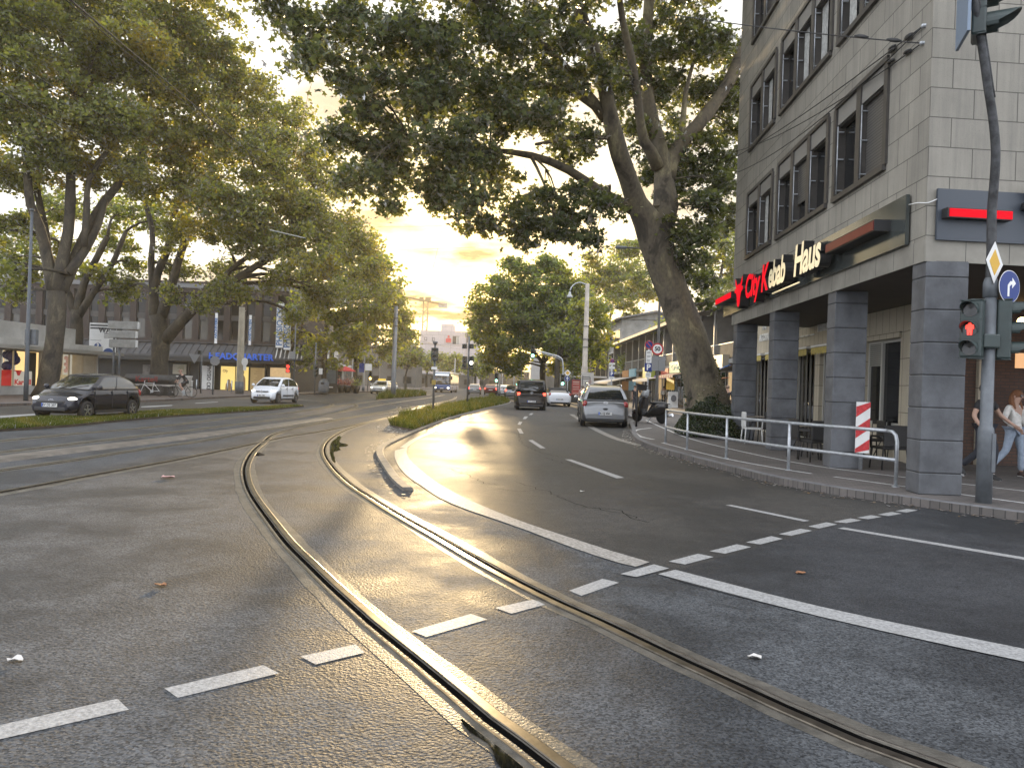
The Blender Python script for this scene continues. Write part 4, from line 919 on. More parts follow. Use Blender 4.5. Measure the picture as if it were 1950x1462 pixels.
# shop front set back behind the pillars
o = -2.4
mb = MB(); shift = Matrix.Translation((0, o, 0))
sh = MB(); wall(sh, 5.72, 20, .12, 4.25, [(6.2, 8.3, .9, 2.98), (8.75, 11.6, .14, 3.0), (12.0, 14.0, .14, 3.0), (14.5, 16.6, .14, 3.0), (17.2, 19.6, .14, 3.0)], .3)
sh.add([(20,0,.12),(20,-8,.12),(20,-8,4.25),(20,0,4.25)], [(0,1,2,3)]); sh.add([(12.72,.0,4.25),(20,.0,4.25),(20,-8,4.25),(12.72,-8,4.25)], [(0,1,2,3)])
sh.box((6.15, .0, 2.98), (8.35, .06, 3.12)); sh.v = [tuple(shift @ Vector(p)) for p in sh.v]
sh.build('shop_wall', M_TILE, CB, rz=LZ)
for a, b, z0, z1 in [(6.2, 8.3, .9, 2.98), (8.75, 11.6, .14, 3.0), (12.0, 14.0, .14, 3.0), (14.5, 16.6, .14, 3.0), (17.2, 19.6, .14, 3.0)]:
    f = MB()
    for x in (a, b - .07): f.box((x, o - .25, z0), (x + .07, o - .12, z1))
    f.box((a, o - .25, z1 - .07), (b, o - .12, z1)); f.box((a, o - .25, z0), (b, o - .12, z0 + .07))
    if a < 8: f.box((7.42, o - .25, z0), (7.5, o - .1, z1))
    wf = f.build('shop_window', mat('pale_shop_frame', (.42,.41,.37), .5), CB, rz=LZ)
    m = MB(); m.box((a + .07, o - .2, z0 + .07), (b - .07, o - .17, z1 - .07)); m.build('pane', M_PANE, wf)
    if a < 8:
        m = MB(); m.box((7.5, o - .165, 2.35), (b - .07, o - .13, z1 - .07)); m.build('louvre', M_LOUV, wf)
    elif a > 8.5:
        m = MB(); y0 = o + .02
        for q in range(15):                                   # scalloped yellow awning edge
            x = a + (b - a) * q / 15; x2 = a + (b - a) * (q + 1) / 15
            m.add([(x, y0 + .25, 2.98), (x2, y0 + .25, 2.98), (x2, y0 + .25, 2.83), ((x*.3 + x2*.7), y0 + .25, 2.77), ((x*.7 + x2*.3), y0 + .25, 2.77), (x, y0 + .25, 2.83)], [(0,1,2,3,4,5)], 1)
        m.box((a, y0, 2.99), (b, y0 + .27, 3.05), 0); m.build('awning', [WHITE, mat('yellow_awning', (.50,.40,.12), .8, var=.15, scale=9)], wf)
        m = MB()
        for q in range(4):
            x = a + .15 + q * (b - a) / 5; m.add([(x, o - .1, .5), (x + .12, o - .08, .5), (x + .26, o - .1, 2.9), (x - .05, o - .06, 2.9)], [(0,1,2,3)])
        m.build('curtain', mat('dark_curtain', (.10,.095,.085), .9), wf)
# lettering on the shop wall
mb = MB()
add_text(mb, 'AGOPA', .38, face_M((17.75, o + .03, 3.68), (-1, 0, 0), (0, 0, 1)), 0, extrude=.02, bold=.006)
mb.build('shop_lettering', WHITE, CB, rz=LZ); mb = MB()
add_text(mb, 'TERU', .36, face_M((11.4, o + .03, 3.60), (-1, 0, 0), (0, 0, 1)), 0, extrude=.02, bold=.006)
mb.build('shop_lettering', WHITE, CB, rz=LZ); mb = MB()
for q in range(4): mb.box((12.1 + q*.45, o + .02, 3.42), (12.45 + q*.45, o + .05, 3.46))
mb.build('wall_slats', WHITE, CB, rz=LZ); mb = MB()
for q in range(4): mb.tube([(17.75 + .1*cos(t) * (1 + q*.5), o + .03, 3.98 + .12*sin(t) * (1 + q*.4)) for t in [k*pi/6 for k in range(7)]], .012, 5)
mb.build('wall_emblem', WHITE, CB, rz=LZ)
# dark wall of the grill inside, at right angles
mb = MB(); wc = Vector(Lw(5.74, -2.4)); 
MR = Matrix.Translation((wc.x, wc.y, 0)) @ Matrix.Rotation(RZ, 4, 'Z')
mb = MB(); wall(mb, -12, 0, .12, 3.69, [(-1.3, -.25, .9, 2.9)], .25)
gw = mb.build('grill_wall', bricky('grill_brick', (.085,.045,.032), (.11,.06,.04), (.05,.04,.035), .22, .075, .01, .8, 'XZ', .3, 1.2), CB, M=MR)
for a, b, z0, z1 in ((-1.3, -.25, .9, 2.9), ):
    f = MB()
    for x in (a, b - .06): f.box((x, -.2, z0), (x + .06, .02, z1))
    f.box((a, -.2, z1 - .06), (b, .02, z1)); wf = f.build('shop_window', mat('bronze_frame', (.16,.12,.075), .4, .5), CB, M=MR)
    m = MB(); m.box((a + .06, -.15, z0), (b - .06, -.12, z1 - .06)); m.build('pane', M_PANE, wf)
mb = MB(); mb.box((-.22, .0, .12), (.06, .1, 3.2)); mb.box((-1.85, .0, .12), (-1.6, .1, 3.2)); mb.build('tiled_pier', M_TILE, CB, M=MR)
pl = P(1946, 612, 16.5) - CB.location
mb = MB(); mb.ball(pl, .09); mb.build('wall_lamp', lamp_mat('warm_lamp', (1, .62, .25), 8), CB)
a = P(1935, 672, 16.9) - CB.location; b = P(1975, 702, 16.9) - CB.location
mb = MB(); mb.box((a.x, a.y, b.z), (b.x, a.y + .03, a.z)); mb.build('lit_menu', lamp_mat('lit_menu', (.95, .5, .22), .45), CB)

# ---- the shop sign along the left face
M_PANEL = mat('sign_panel_grey', (.075,.085,.082), .16, .35, var=.2, scale=1.5, bump=.05)
M_PANEL2 = mat('sign_panel_dark', (.045,.055,.070), .45)
M_RED = mat('lit_red_letter', (.03,.002,.003), .7, emit=(1.0,.004,.018), estr=.50, spec=.1)
M_CREAM = mat('faint_glow_cream_letter', (.72,.66,.47), .12, spec=.8, emit=(.9,.75,.4), estr=.06)  # switched-off letters, with a faint glow put into the material
M_DRED = mat('unlit_red_bar', (.13,.012,.014), .4, spec=.3)
SG = thing('shop_sign', 'long grey fascia sign with red and cream kebab house letters above the pillars', 'sign', (6.25, 11.76, 0), LZ)
mb = MB(); mb.box((.5, .03, 4.03), (13.6, .09, 4.83)); mb.build('panel', M_PANEL, SG)
def letters(txt, s_c, z, size, front, wscale, shear=.15):
    mb = MB(); vs, fs = text_geo(txt, size, .11, shear, .028, 'CENTER', .95, 4)
    M = face_M((s_c, .31, z), (-1, 0, 0), (0, 0, 1)) @ Matrix.Diagonal((wscale, 1, 1, 1))
    mb.add([M @ v for v in vs], fs, 0)
    for i, f in enumerate(mb.f):
        pts_ = [mb.v[k] for k in f]
        if all(p[1] > .41 for p in pts_): mb.m[i] = 1
    return mb.build('letters', [BLACK, front], SG)
letters('City', 8.7, 4.42, .84, M_RED, 1.08); letters('K', 7.5, 4.43, .92, M_RED, 1.0); letters('ebab', 6.45, 4.43, .86, M_CREAM, .86); letters('Haus', 4.3, 4.45, .92, M_CREAM, .94)
mb = MB(); mb.box((7.2, .28, 4.02), (5.1, .30, 4.055)); mb.build('underline', M_CREAM, SG)
for nm, a, b, z0, z1, m in (('light_bar', 1.03, 3.32, 4.37, 4.52, M_DRED), ('light_bar', 11.35, 13.55, 4.42, 4.58, M_RED)):
    mb = MB(); mb.box((a, .09, z0 - .02), (b, .36, z1 + .02), 0); mb.box((a + .02, .36, z0), (b - .02, .372, z1), 1); mb.build(nm, [BLACK, m], SG)
HEAD = [(0,-.42),(.10,-.36),(.16,-.12),(.24,.02),(.42,.06),(.40,.16),(.26,.17),(.34,.30),(.36,.46),(.26,.34),(.15,.22),(.06,.25),(0,.28),(-.06,.25),(-.15,.22),(-.26,.34),(-.36,.46),(-.34,.30),(-.26,.17),(-.40,.16),(-.42,.06),(-.24,.02),(-.16,-.12),(-.10,-.36)]
mb = MB(); mb.prism([(10.3 + x*1.25, 4.42 + z*1.05) for x, z in HEAD], .12, .38, 0); mb.prism([(10.3 + x*1.12, 4.42 + z*.95) for x, z in HEAD], .38, .392, 1)
mb.build('bull_head', [BLACK, M_RED], SG)
SG2 = thing('shop_sign', 'dark blue grey fascia sign with one glowing red bar on the right corner face', 'sign', (6.25, 11.76, 0), RZ)
mb = MB(); mb.box((-9, .03, 4.01), (-.13, .07, 4.79)); mb.build('panel', M_PANEL2, SG2)
mb = MB(); mb.box((-1.24, .07, 4.325), (-.2, .21, 4.475), 0); mb.box((-1.23, .21, 4.34), (-.23, .222, 4.46), 1); mb.build('light_bar', [BLACK, M_RED], SG2)
mb = MB(); mb.prism([(-1.95 + x*1.2, 4.46 + z*1.05) for x, z in HEAD], .09, .26, 0); mb.prism([(-1.95 + x*1.05, 4.46 + z*.93) for x, z in HEAD], .26, .272, 1); mb.build('bull_head', [BLACK, M_RED], SG2)
cb_ = MB(); A = Vector((6.25, 11.76, 0)); q = [A + Vector((*Lw(.48, .05), 4.66)), A + Vector((*Lw(.1, .07), 4.60)), A + Vector((*Rw(-.0, .04), 4.57)), A + Vector((*Rw(-.13, .05), 4.63))]
tag(cb_.tube(spline(q, .05), .008, 6).build('cable', WHITE), 'thin white cable joining the two signs round the stone corner', 'cable')

# ---- traffic light mast on the corner
TLm = thing('traffic_light', 'tall grey traffic light mast with curved arm and red pedestrian figure on the corner', 'traffic light', (6.83, 11.05, .12))
M_TLG = mat('signal_green', (.026,.040,.038), .45, var=.15, scale=6)
M_LENS = mat('dark_lens', (.012,.013,.013), .15)
def rel(root, p): return Vector(p) - root.location
D = 11.05
pole = MB(); base = Vector((0, 0, 0))
zt = P(1880, 815, D).z - .12; z2 = P(1882, 558, D).z - .12
pole.tube([(0,0,0),(0,0,zt - .05),(0,0,zt),(.0,0,zt + .03),(0,0,z2 - .05)], [.105,.105,.10,.083,.083], 20)
pole.tube([(0,0,z2-.06),(0,0,z2+.14),(0,0,z2+.2),(0,0,z2+.22)], [.098,.098,.085,.07], 20)
pole.box((.03, -.108, .45), (.085, -.085, 1.0))
pole.build('pole', GREYPAINT, TLm)
arm = MB(); ap = [P(x, y, D) for x, y in ((1886,550),(1888,480),(1889,400),(1889,340),(1886,290),(1876,235),(1862,180),(1848,120),(1832,55),(1816,0),(1795,-70),(1765,-150),(1700,-230),(1600,-290))]
ap = [rel(TLm, p) for p in ap]; ap = [Vector((p.x, p.y - (0 if i < 3 else .06 * (i - 2)), p.z)) for i, p in enumerate(ap)]
sp_ = spline(ap, .12); arm.tube(sp_, [max(.04, .066 - .0004*i) for i in range(len(sp_))], 14)
arm.tube([p + Vector((.045, -.03, 0)) for p in sp_[20:48]], .02, 6)
arm.build('arm', mat('weathered_steel', (.045,.046,.048), .6, .35, var=.6, scale=7, bump=.2, detail=8), TLm)
def head(root, M, n=3, lit=None, name='signal_head', sz=.21, fig=None, hood=.20, hoodr=None):
    """signal housing: local X right, Z up, -Y towards the viewer; origin at its middle"""
    h = n * (sz + .07); mb = MB()
    mb.rbox((-sz*.68, -.06, -h/2), (sz*.68, .12, h/2), .03, 0, M)
    for i in range(n + 1): mb.box((-sz*.7, -.066, h/2 - i*h/n - .006), (sz*.7, .05, h/2 - i*h/n + .006), 0, M)
    hh = mb.build(name, M_TLG, root)
    for i in range(n):
        zc = h/2 - (i + .5)*h/n; r = sz*.5
        m = MB(); ring = lambda y, rr, z: [Vector((rr*cos(t), y, z + rr*sin(t))) for t in [2*pi*k/20 for k in range(20)]]
        vs = ring(-.068, r, zc) + [Vector((0, -.06, zc))]
        m.add([M @ v for v in vs], [(k, (k+1) % 20, 20) for k in range(20)], 0)
        on = lit and i in lit
        if on and fig:
            F_ = [(-.012,.085),(.012,.085),(.02,.065),(.05,.05),(.055,-.005),(.035,.0),(.03,-.09),(.006,-.09),(0,-.03),(-.006,-.09),(-.03,-.09),(-.035,.0),(-.055,-.005),(-.05,.05),(-.02,.065)]
            m.prism([(x, zc + z) for x, z in F_], -.079, -.074, 1, M)
        m.build('lens', [M_LENS if not on or fig else lit[i], lit[i] if on else M_LENS], hh)
        m = MB(); n_ = 14; a0, a1 = radians(-25), radians(205); outer = []; 
        for k in range(n_):
            t = a0 + (a1 - a0)*k/(n_-1); ln = hood * (.35 + .65*max(0, sin(t)) ** .5)
            outer.append([(r*1.08*cos(t), -.06, zc + r*1.08*sin(t)), (r*1.08*cos(t), -.06 - ln, zc + r*1.04*sin(t)), (r*1.0*cos(t), -.06 - ln, zc + r*.97*sin(t)), (r*1.0*cos(t), -.06, zc + r*1.0*sin(t))])
        m.loft([[Vector(p) for p in q] for q in outer], 0, M); m.build('hood', M_TLG, hh)
    return hh
LRED = lamp_mat('lit_red_lamp', (1.0, .035, .02), 1.6); LGRN = lamp_mat('lit_green_lamp', (.25, 1.0, .62), 6.0); LYEL = lamp_mat('lit_amber_lamp', (1.0, .62, .12), 6.0)
c_ = rel(TLm, P(1846, 627, D)); head(TLm, Matrix.Translation((c_.x, c_.y - .05, c_.z)) @ Matrix.Rotation(radians(-47), 4, 'Z'), 3, {1: LRED}, 'pedestrian_signal', .205, True)
c_ = rel(TLm, P(1916, 628, D)); head(TLm, Matrix.Translation((c_.x, c_.y, c_.z)) @ Matrix.Rotation(radians(60), 4, 'Z'), 3, None, 'vehicle_signal', .215, None, .30)
c_ = rel(TLm, P(1846, 5, D)); 
head(TLm, Matrix.Translation((c_.x + .03, c_.y - .25, c_.z - .08)) @ Matrix.Rotation(radians(60), 4, 'Z'), 3, None, 'overhead_signal', .30, None, .42)
mb = MB(); bc = rel(TLm, P(1812, 30, D)); mb.box((-.34, -.02, -.50), (.34, .02, .62), 0, Matrix.Translation((bc.x, bc.y - .3, bc.z)) @ Matrix.Rotation(radians(72), 4, 'Z')); mb.build('backing_board', mat('blue_grey_board', (.16,.21,.28), .5), TLm)
mb = MB(); bx = rel(TLm, P(1872, 650, D)); mb.rbox((-.15, -.13, bx.z - .1), (.09, .1, bx.z + .1), .02)
for yy in (572, 683): 
    z = rel(TLm, P(1880, yy, D)).z; b2 = MB(); b2.box((-.28, -.03, z - .015), (.3, .03, z + .015)); b2.build('bracket', M_TLG, TLm)
mb.build('junction_box', M_TLG, TLm)
# road signs carried by the mast
def plate(root, poly, th, M, m, name='plate'):
    mb = MB(); mb.prism(poly, -th/2, th/2, 0, M); return mb.build(name, m, root)
M_BLUE = mat('blue_sign_face', (.008,.030,.17), .55); M_YEL = mat('yellow_sign_face', (.62,.36,.03), .45)
M_SRED = mat('red_sign_face', (.45,.03,.03), .45); M_SBLK = mat('black_print', (.012,.012,.012), .6); M_GBACK = mat('sign_back_grey', (.25,.26,.27), .5, .4)
circ = lambda r, n=28: [(r*cos(2*pi*k/n), r*sin(2*pi*k/n)) for k in range(n)]
dia = lambda r: [(r, 0), (0, r), (-r, 0), (0, -r)]
def layered(name, label, layers, p, rz, cat='road sign', group=None, back=True):
    t = thing(name, label, cat, p, rz, group)
    y = 0.0
    for nm, polys, m in layers:
        mb = MB()
        for poly in polys: mb.prism(poly, y - .004, y, 0)
        mb.build(nm, m, t); y -= .004
    return t
ARROW_R = [(-.05,-.14),(-.01,-.14),(-.01,.0),(.02,.03),(.05,.03),(.05,-.02),(.13,.055),(.05,.13),(.05,.08),(.01,.08),(-.05,.02)]
ARROW_U = [(-.025,-.15),(.025,-.15),(.025,.02),(.085,-.04),(.085,.03),(0,.13),(-.085,.03),(-.085,-.04),(-.025,.02)]
layered('priority_sign', 'yellow and white diamond sign turned edge-on high on the corner traffic mast',
        [('rim', [dia(.31)], M_SBLK), ('plate', [dia(.30)], WHITE), ('centre', [dia(.185)], M_YEL)], P(1893, 500, D - .12), radians(38))
layered('turn_sign', 'round blue sign with a white right-turn arrow beside the corner traffic mast',
        [('rim', [circ(.235)], WHITE), ('plate', [circ(.225)], M_BLUE), ('arrow', [ARROW_R], WHITE)], P(1922, 546, D - .05), radians(25))

# ---- railing, warning board, tables and chairs
RL = thing('guard_railing', 'galvanised tube railing with five posts along the curved right kerb', 'railing', (4.28, 21.19, .12))
posts = [((1267,843),(1266,775),740),((1308,856),(1308.6,780.5),780),((1382.5,873),(1382.8,792),0),((1501,895),(1504,801),0),((1705.5,927),(1710.6,814),0)]
bases = [G(*b, .12) for b, t, _ in posts]
tops = [Vector((b.x, b.y, 1.03)) for b in bases]
mids = [Vector((b.x, b.y, .56)) for b in bases]
for i, b in enumerate(bases):
    mb = MB(); 
    if i == 4:
        d = (tops[3] - tops[4]).normalized(); mb.tube([rel(RL, b), rel(RL, b + Vector((0,0,.74))), rel(RL, tops[4] + d*.03 + Vector((0,0,-.06))), rel(RL, tops[4] + d*.09 + Vector((0,0,-.012))), rel(RL, tops[4] + d*.2)], .03, 12)
    else: mb.cyl(rel(RL, b), rel(RL, tops[i] + Vector((0, 0, -.01))), .03, n=12)
    mb.cyl(rel(RL, b), rel(RL, b + Vector((0, 0, .012))), .06, n=12); mb.build('post', STEEL, RL)
for pts_, nm in ((tops, 'top_rail'), (mids, 'lower_rail')):
    q = [rel(RL, p) for p in pts_]; 
    if nm == 'top_rail': q[-1] = q[-1] + (q[-2] - q[-1]).normalized() * .2
    mb = MB(); mb.tube(spline(q, .5), .03, 12); mb.build(nm, STEEL, RL)
wb = G(1629, 894, .12); WB = thing('warning_board', 'red and white striped upright warning board on a short post behind the railing', 'sign', wb, radians(-14))
zb0, zb1 = P(1636, 862, wb.y).z - .12, P(1636, 765, wb.y).z - .12
mb = MB(); mb.box((-.02, .0, zb0), (.24, .02, zb1), 0); mb.build('board', WHITE, WB)
mb = MB(); hgt = zb1 - zb0; x0, x1 = -.02, .24
import itertools
for k in range(-1, 4):                       # diagonal stripes clipped to the board
    za = zb0 + k * .42 - .13; poly = [(x0, za), (x1, za + .20), (x1, za + .41), (x0, za + .21)]
    poly = [(x, min(max(z, zb0), zb1)) for x, z in poly]
    if max(z for x, z in poly) - min(z for x, z in poly) > .03: mb.prism(poly, -.004, 0)
mb.build('stripes', mat('signal_red', (.50,.03,.035), .5, var=.3, scale=15), WB)
mb = MB(); mb.cyl((.1, .05, 0), (.1, .05, zb1 - .03), .035, n=12); mb.build('post', STEEL, WB)

M_WICK = mat('black_wicker', (.018,.017,.017), .6, var=.4, scale=60, bump=.6, bscale=120)
def chair(label, p, rz, m=M_WICK, group='terrace chairs under the arcade', kind=0):
    t = thing('chair', label, 'chair', (p[0], p[1], .12), rz, group)
    mb = MB(); mb.rbox((-.26, -.25, .41), (.26, .25, .46), .04); mb.build('seat', m, t)
    mb = MB(); mb.rbox((-.25, .21, .46), (.25, .26, .90), .03, 0, Matrix.Translation((0, .0, 0)) @ Matrix.Shear('YZ', 4, (0, 0)) if False else None); mb.build('backrest', m, t)
    for sx in (-1, 1):
        for sy in (-1, 1):
            mb = MB(); mb.tube([(sx*.24, sy*.22, .42), (sx*.27, sy*.25, 0)], .017, 8); mb.build('leg', m, t)
        mb = MB(); mb.tube([(sx*.27, -.22, .42), (sx*.28, -.23, .64), (sx*.28, -.18, .66), (sx*.27, .22, .67)], .02, 8); mb.build('armrest', m, t)
    return t
def table(label, p, w_=.35):
    t = thing('table', label, 'table', (p[0], p[1], .12), .1, 'terrace tables under the arcade')
    mb = MB(); mb.rbox((-w_, -w_, .71), (w_, w_, .735), .03); mb.build('tabletop', mat('table_wood', (.22,.19,.15), .4, var=.2, scale=8), t)
    for sx in (-1, 1):
        for sy in (-1, 1):
            mb = MB(); mb.tube([(sx*.08, sy*.08, .71), (sx*w_*.85, sy*w_*.85, 0)], .015, 6); mb.build('leg', BLACK, t)
    return t
M_WCH = mat('white_plastic', (.60,.60,.58), .45)
def cp(px, py): q = G(px, py, .12); return (q.x, q.y)
chair('black wicker chair with its back to the street left of the corner pillar', cp(1692, 893), radians(182))
chair('black wicker chair directly behind the striped warning board', cp(1657, 872), radians(-95))
chair('black wicker chair tucked beside the corner pillar, behind the table', cp(1718, 874), radians(20))
chair('black wicker chair seen through the railing left of the second slate pillar', cp(1553, 878), radians(188))
chair('black wicker chair half hidden behind the third slate pillar from the tree', cp(1528, 872), radians(95))
chair('black wicker chair beside the white chair near the tree end of the arcade', cp(1449, 843), radians(-80))
chair('white plastic armchair between the two pillars nearest the tree', cp(1431, 844), radians(85), M_WCH)
chair('black wicker chair behind the striding woman under the arcade', cp(1897, 868), radians(120))
chair('black wicker chair right behind the warning board, facing its table', cp(1676, 866), radians(165))
table('small terrace table between the warning board and the corner pillar', cp(1697, 876))
table('small terrace table behind the railing post, left of the second slate pillar', cp(1537, 868))
table('small terrace table next to the white plastic armchair', cp(1442, 838), .32)
# ------------------------------------------------------------------ shop row, gabled house and the far end of the street
def span(px0, py0, px1, py1, Y):
    """world x and z extents of something upright seen between two photo points at distance Y"""
    a = P(px0, (py0 + py1) / 2, Y); b = P(px1, (py0 + py1) / 2, Y); c = P((px0 + px1) / 2, py0, Y); d = P((px0 + px1) / 2, py1, Y)
    return a.x, b.x, d.z, c.z
def pbox(mb, root, px0, py0, px1, py1, Y, dep=.1, m=0, zmin=None):
    x0, x1, z0, z1 = span(px0, py0, px1, py1, Y)
    if zmin is not None: z0 = zmin
    o = root.location if root else Vector((0, 0, 0))
    mb.box((x0 - o.x, Y - o.y, z0 - o.z), (x1 - o.x, Y + dep - o.y, z1 - o.z), m); return mb
def sY(px, X): u = (px - 975) * cos(ROLL); return X / ((px - 975) * cos(ROLL) / FOC)
M_RENDER = mat('grey_render', (.20,.19,.175), .85, var=.18, scale=.8, bump=.15)
M_STUCCO = mat('weathered_stucco', (.27,.265,.245), .9, var=.28, scale=.7, bump=.3, bscale=8, detail=9)
M_WHITEF = mat('white_window_frame', (.5,.49,.46), .5)
M_ROOFG = mat('roof_grey', (.16,.16,.16), .7, var=.15)
M_SHOPIN = mat('lit_shop_interior', (.12,.09,.06), .7, emit=(1.0, .68, .34), estr=.28, var=.5, scale=1.6)
X0 = 14.0
ROW = thing('shop_row', 'long two storey grey shop row with recessed balconies behind the leaning tree', 'building', (X0, 44, .0), radians(90))
Y0, Y1 = 44.0, 107.0; LN = Y1 - Y0
mb = MB(); wall(mb, 0, LN, 3.55, 7.2, [], .2); mb.v = [(x, y - 1.3, z) for x, y, z in mb.v]
mb.box((0, -9, .12), (LN, -2.2, 3.55)); mb.box((-.3, -9, .12), (0, 0, 7.2)); mb.box((LN, -9, .12), (LN + .3, 0, 7.2))
mb.build('wall', M_RENDER, ROW)
mb = MB(); mb.box((-.6, -10, 7.2), (LN + .6, .75, 7.42)); mb.box((-.6, .75, 7.17), (LN + .6, .81, 7.46)); rf = mb.build('roof', M_ROOFG, ROW)
mb = MB(); mb.box((0, -2.2, 3.4), (LN, .12, 3.68)); mb.build('balcony_slab', M_STUCCO, ROW)
fins = [sY(p, X0) - Y0 for p in (1396, 1357, 1330, 1304, 1279, 1261, 1241, 1226, 1214, 1202, 1190, 1180)]
fins = [f for f in fins if f < LN]
for i, f in enumerate(fins):
    mb = MB(); mb.box((f - .06, -1.3, 3.68), (f + .06, -.15, 7.2)); mb.build('balcony_fin', M_RENDER, ROW)
    mb = MB(); mb.box((f - .045, -.06, .12), (f + .045, .03, 7.2)); mb.build('post', M_WHITEF, ROW)
    if i < len(fins) - 1:
        g = fins[i+1]; w_ = g - f
        mb = MB(); mb.box((f + .1, -.12, 3.68), (g - .1, -.06, 4.72), 0); mb.box((f + .05, -.14, 4.72), (g - .05, -.04, 4.78), 1); mb.build('balcony_parapet', [mat('parapet_glass', (.10,.095,.085), .85, var=.25, scale=1.5), M_WHITEF], ROW)
        for a, b, z0, z1 in ((f + .15*w_, f + .42*w_, 3.75, 6.35), (f + .55*w_, f + .85*w_, 4.5, 6.35)):
            fr = MB(); fr.box((a, -1.3, z0), (b, -1.25, z1)); fo = fr.build('window', M_WHITEF, ROW)
            mb = MB(); n_ = 2
            for q in range(n_): mb.box((a + .07 + q*(b-a-.07)/n_, -1.25, z0 + .08), (a + (q+1)*(b-a-.07)/n_, -1.238, z1 - .08))
            mb.build('pane', M_PANE, fo)
        mb = MB(); mb.box((f + .3, -2.2, .5), (g - .3, -2.15, 3.0)); so_ = mb.build('shop_window', M_SHOPIN if i % 3 == 1 else M_PANE, ROW)
        mb = MB()
        for q in range(4): mb.box((f + .3 + q*(w_ - .65)/3, -2.14, .14), (f + .36 + q*(w_ - .65)/3, -2.1, 3.1))
        mb.box((f + .3, -2.14, 3.0), (g - .3, -2.1, 3.1)); mb.build('frame', M_WHITEF, so_)
def rowsign(px0, px1, z0, z1, col, txt=None, tcol=None, out_=.25, emit=0, name='shop_board', size=None, line2=None):
    s0, s1 = sY(px1, X0) - Y0, sY(px0, X0) - Y0
    mb = MB(); mb.box((s0, .05, z0), (s1, out_, z1), 0)
    ms = [mat('board_%d' % int(px0), col, .5, emit=col if emit else None, estr=emit)]
    if txt:
        ms.append(mat('board_ink_%d' % int(px0), tcol, .5))
        add_text(mb, txt, size or (z1 - z0) * .75, face_M(((s0 + s1) / 2, out_ + .01, (z0 + z1) / 2), (-1, 0, 0), (0, 0, 1)) @ Matrix.Diagonal((2.0, 1, 1, 1)), 1, extrude=.01)
    return mb.build(name, ms, ROW)
rowsign(1263, 1277, 2.9, 3.45, (.30,.05,.04), None, None, emit=.12)
rowsign(1279, 1301, 3.0, 3.95, (.05,.28,.17), 'Grün', (.6,.6,.55), emit=.08)
rowsign(1240, 1248, 2.4, 3.7, (.30,.34,.06), None, None, .9, emit=.0, name='projecting_sign')
rowsign(1253, 1273, 2.55, 2.85, (.16,.07,.32), None, None, .4, emit=.05)
rowsign(1201, 1212, 2.9, 3.8, (.20,.38,.46), None, None, emit=.1); rowsign(1188, 1200, 2.9, 3.7, (.34,.15,.04), None, None, emit=.1)
rowsign(1188, 1200, 1.3, 2.4, (.30,.09,.05), None, None, emit=.05); rowsign(1201, 1212, 1.3, 2.4, (.28,.40,.46), None, None, emit=.1)
rowsign(1362, 1389, 3.1, 3.95, (.30,.26,.19), None, None, .5)
def awning(root, s0, s1, z1, z0, d, m1, m2=None, stripes=0, name='awning'):
    mb = MB(); n_ = max(1, stripes)
    for q in range(n_):
        a, b = s0 + (s1 - s0)*q/n_, s0 + (s1 - s0)*(q+1)/n_
        mb.add([(a,.05,z1),(b,.05,z1),(b,d,z0),(a,d,z0),(b,d,z0-.22),(a,d,z0-.22)], [(0,1,2,3),(3,2,4,5)], q % 2 if stripes else 0)
        mb.add([(a,.05,z1-.03),(b,.05,z1-.03),(b,d-.02,z0-.03),(a,d-.02,z0-.03)], [(0,1,2,3)], q % 2 if stripes else 0)
    return mb.build(name, [m1] + ([m2] if m2 else []), root)
awning(ROW, 5.0, 9.2, 3.3, 2.65, 1.6, mat('blue_awning', (.03,.15,.42), .8)); awning(ROW, 5.2, 10, 2.5, 2.2, 1.5, mat('red_awning', (.42,.03,.03), .8))
awning(ROW, sY(1309, X0) - Y0, sY(1278, X0) - Y0, 3.0, 2.75, 1.2, mat('cream_awning', (.40,.33,.28), .8), mat('brick_stripe_awning', (.33,.12,.09), .8), 13)
awning(ROW, sY(1275, X0) - Y0, sY(1240, X0) - Y0, 2.75, 2.45, 1.9, mat('white_awning', (.5,.48,.45), .8))
awning(ROW, sY(1212, X0) - Y0, LN - .5, 2.9, 2.2, 3.2, MATS['white_awning'])
mb = MB(); s = sY(1293, X0) - Y0; mb.box((s - 1.6, .7, 1.55), (s + 1.5, .76, 2.6)); mb.build('hanging_board', mat('orange_yellow_board', (.55,.33,.03), .6, var=.15, scale=3), ROW)
pl = MB(); pp = [(sY(p, X0) - Y0, .9 + random.random() * .2) for p in (1184, 1186, 1185)]
fol = np.array([(sY(1185, X0) - Y0 + random.gauss(0, .7), .1 + random.gauss(0, .25), 4.8 + random.gauss(0, .5)) for _ in range(700)] + [(sY(1250, X0) - Y0 + random.gauss(0, 1.4), -.6 + random.gauss(0, .4), 7.7 + random.gauss(0, .28)) for _ in range(1500)])
o = leaves('planter_leaves', fol, .22, M_LEAFF, SIMPLE, ROW); o['kind'] = 'stuff'

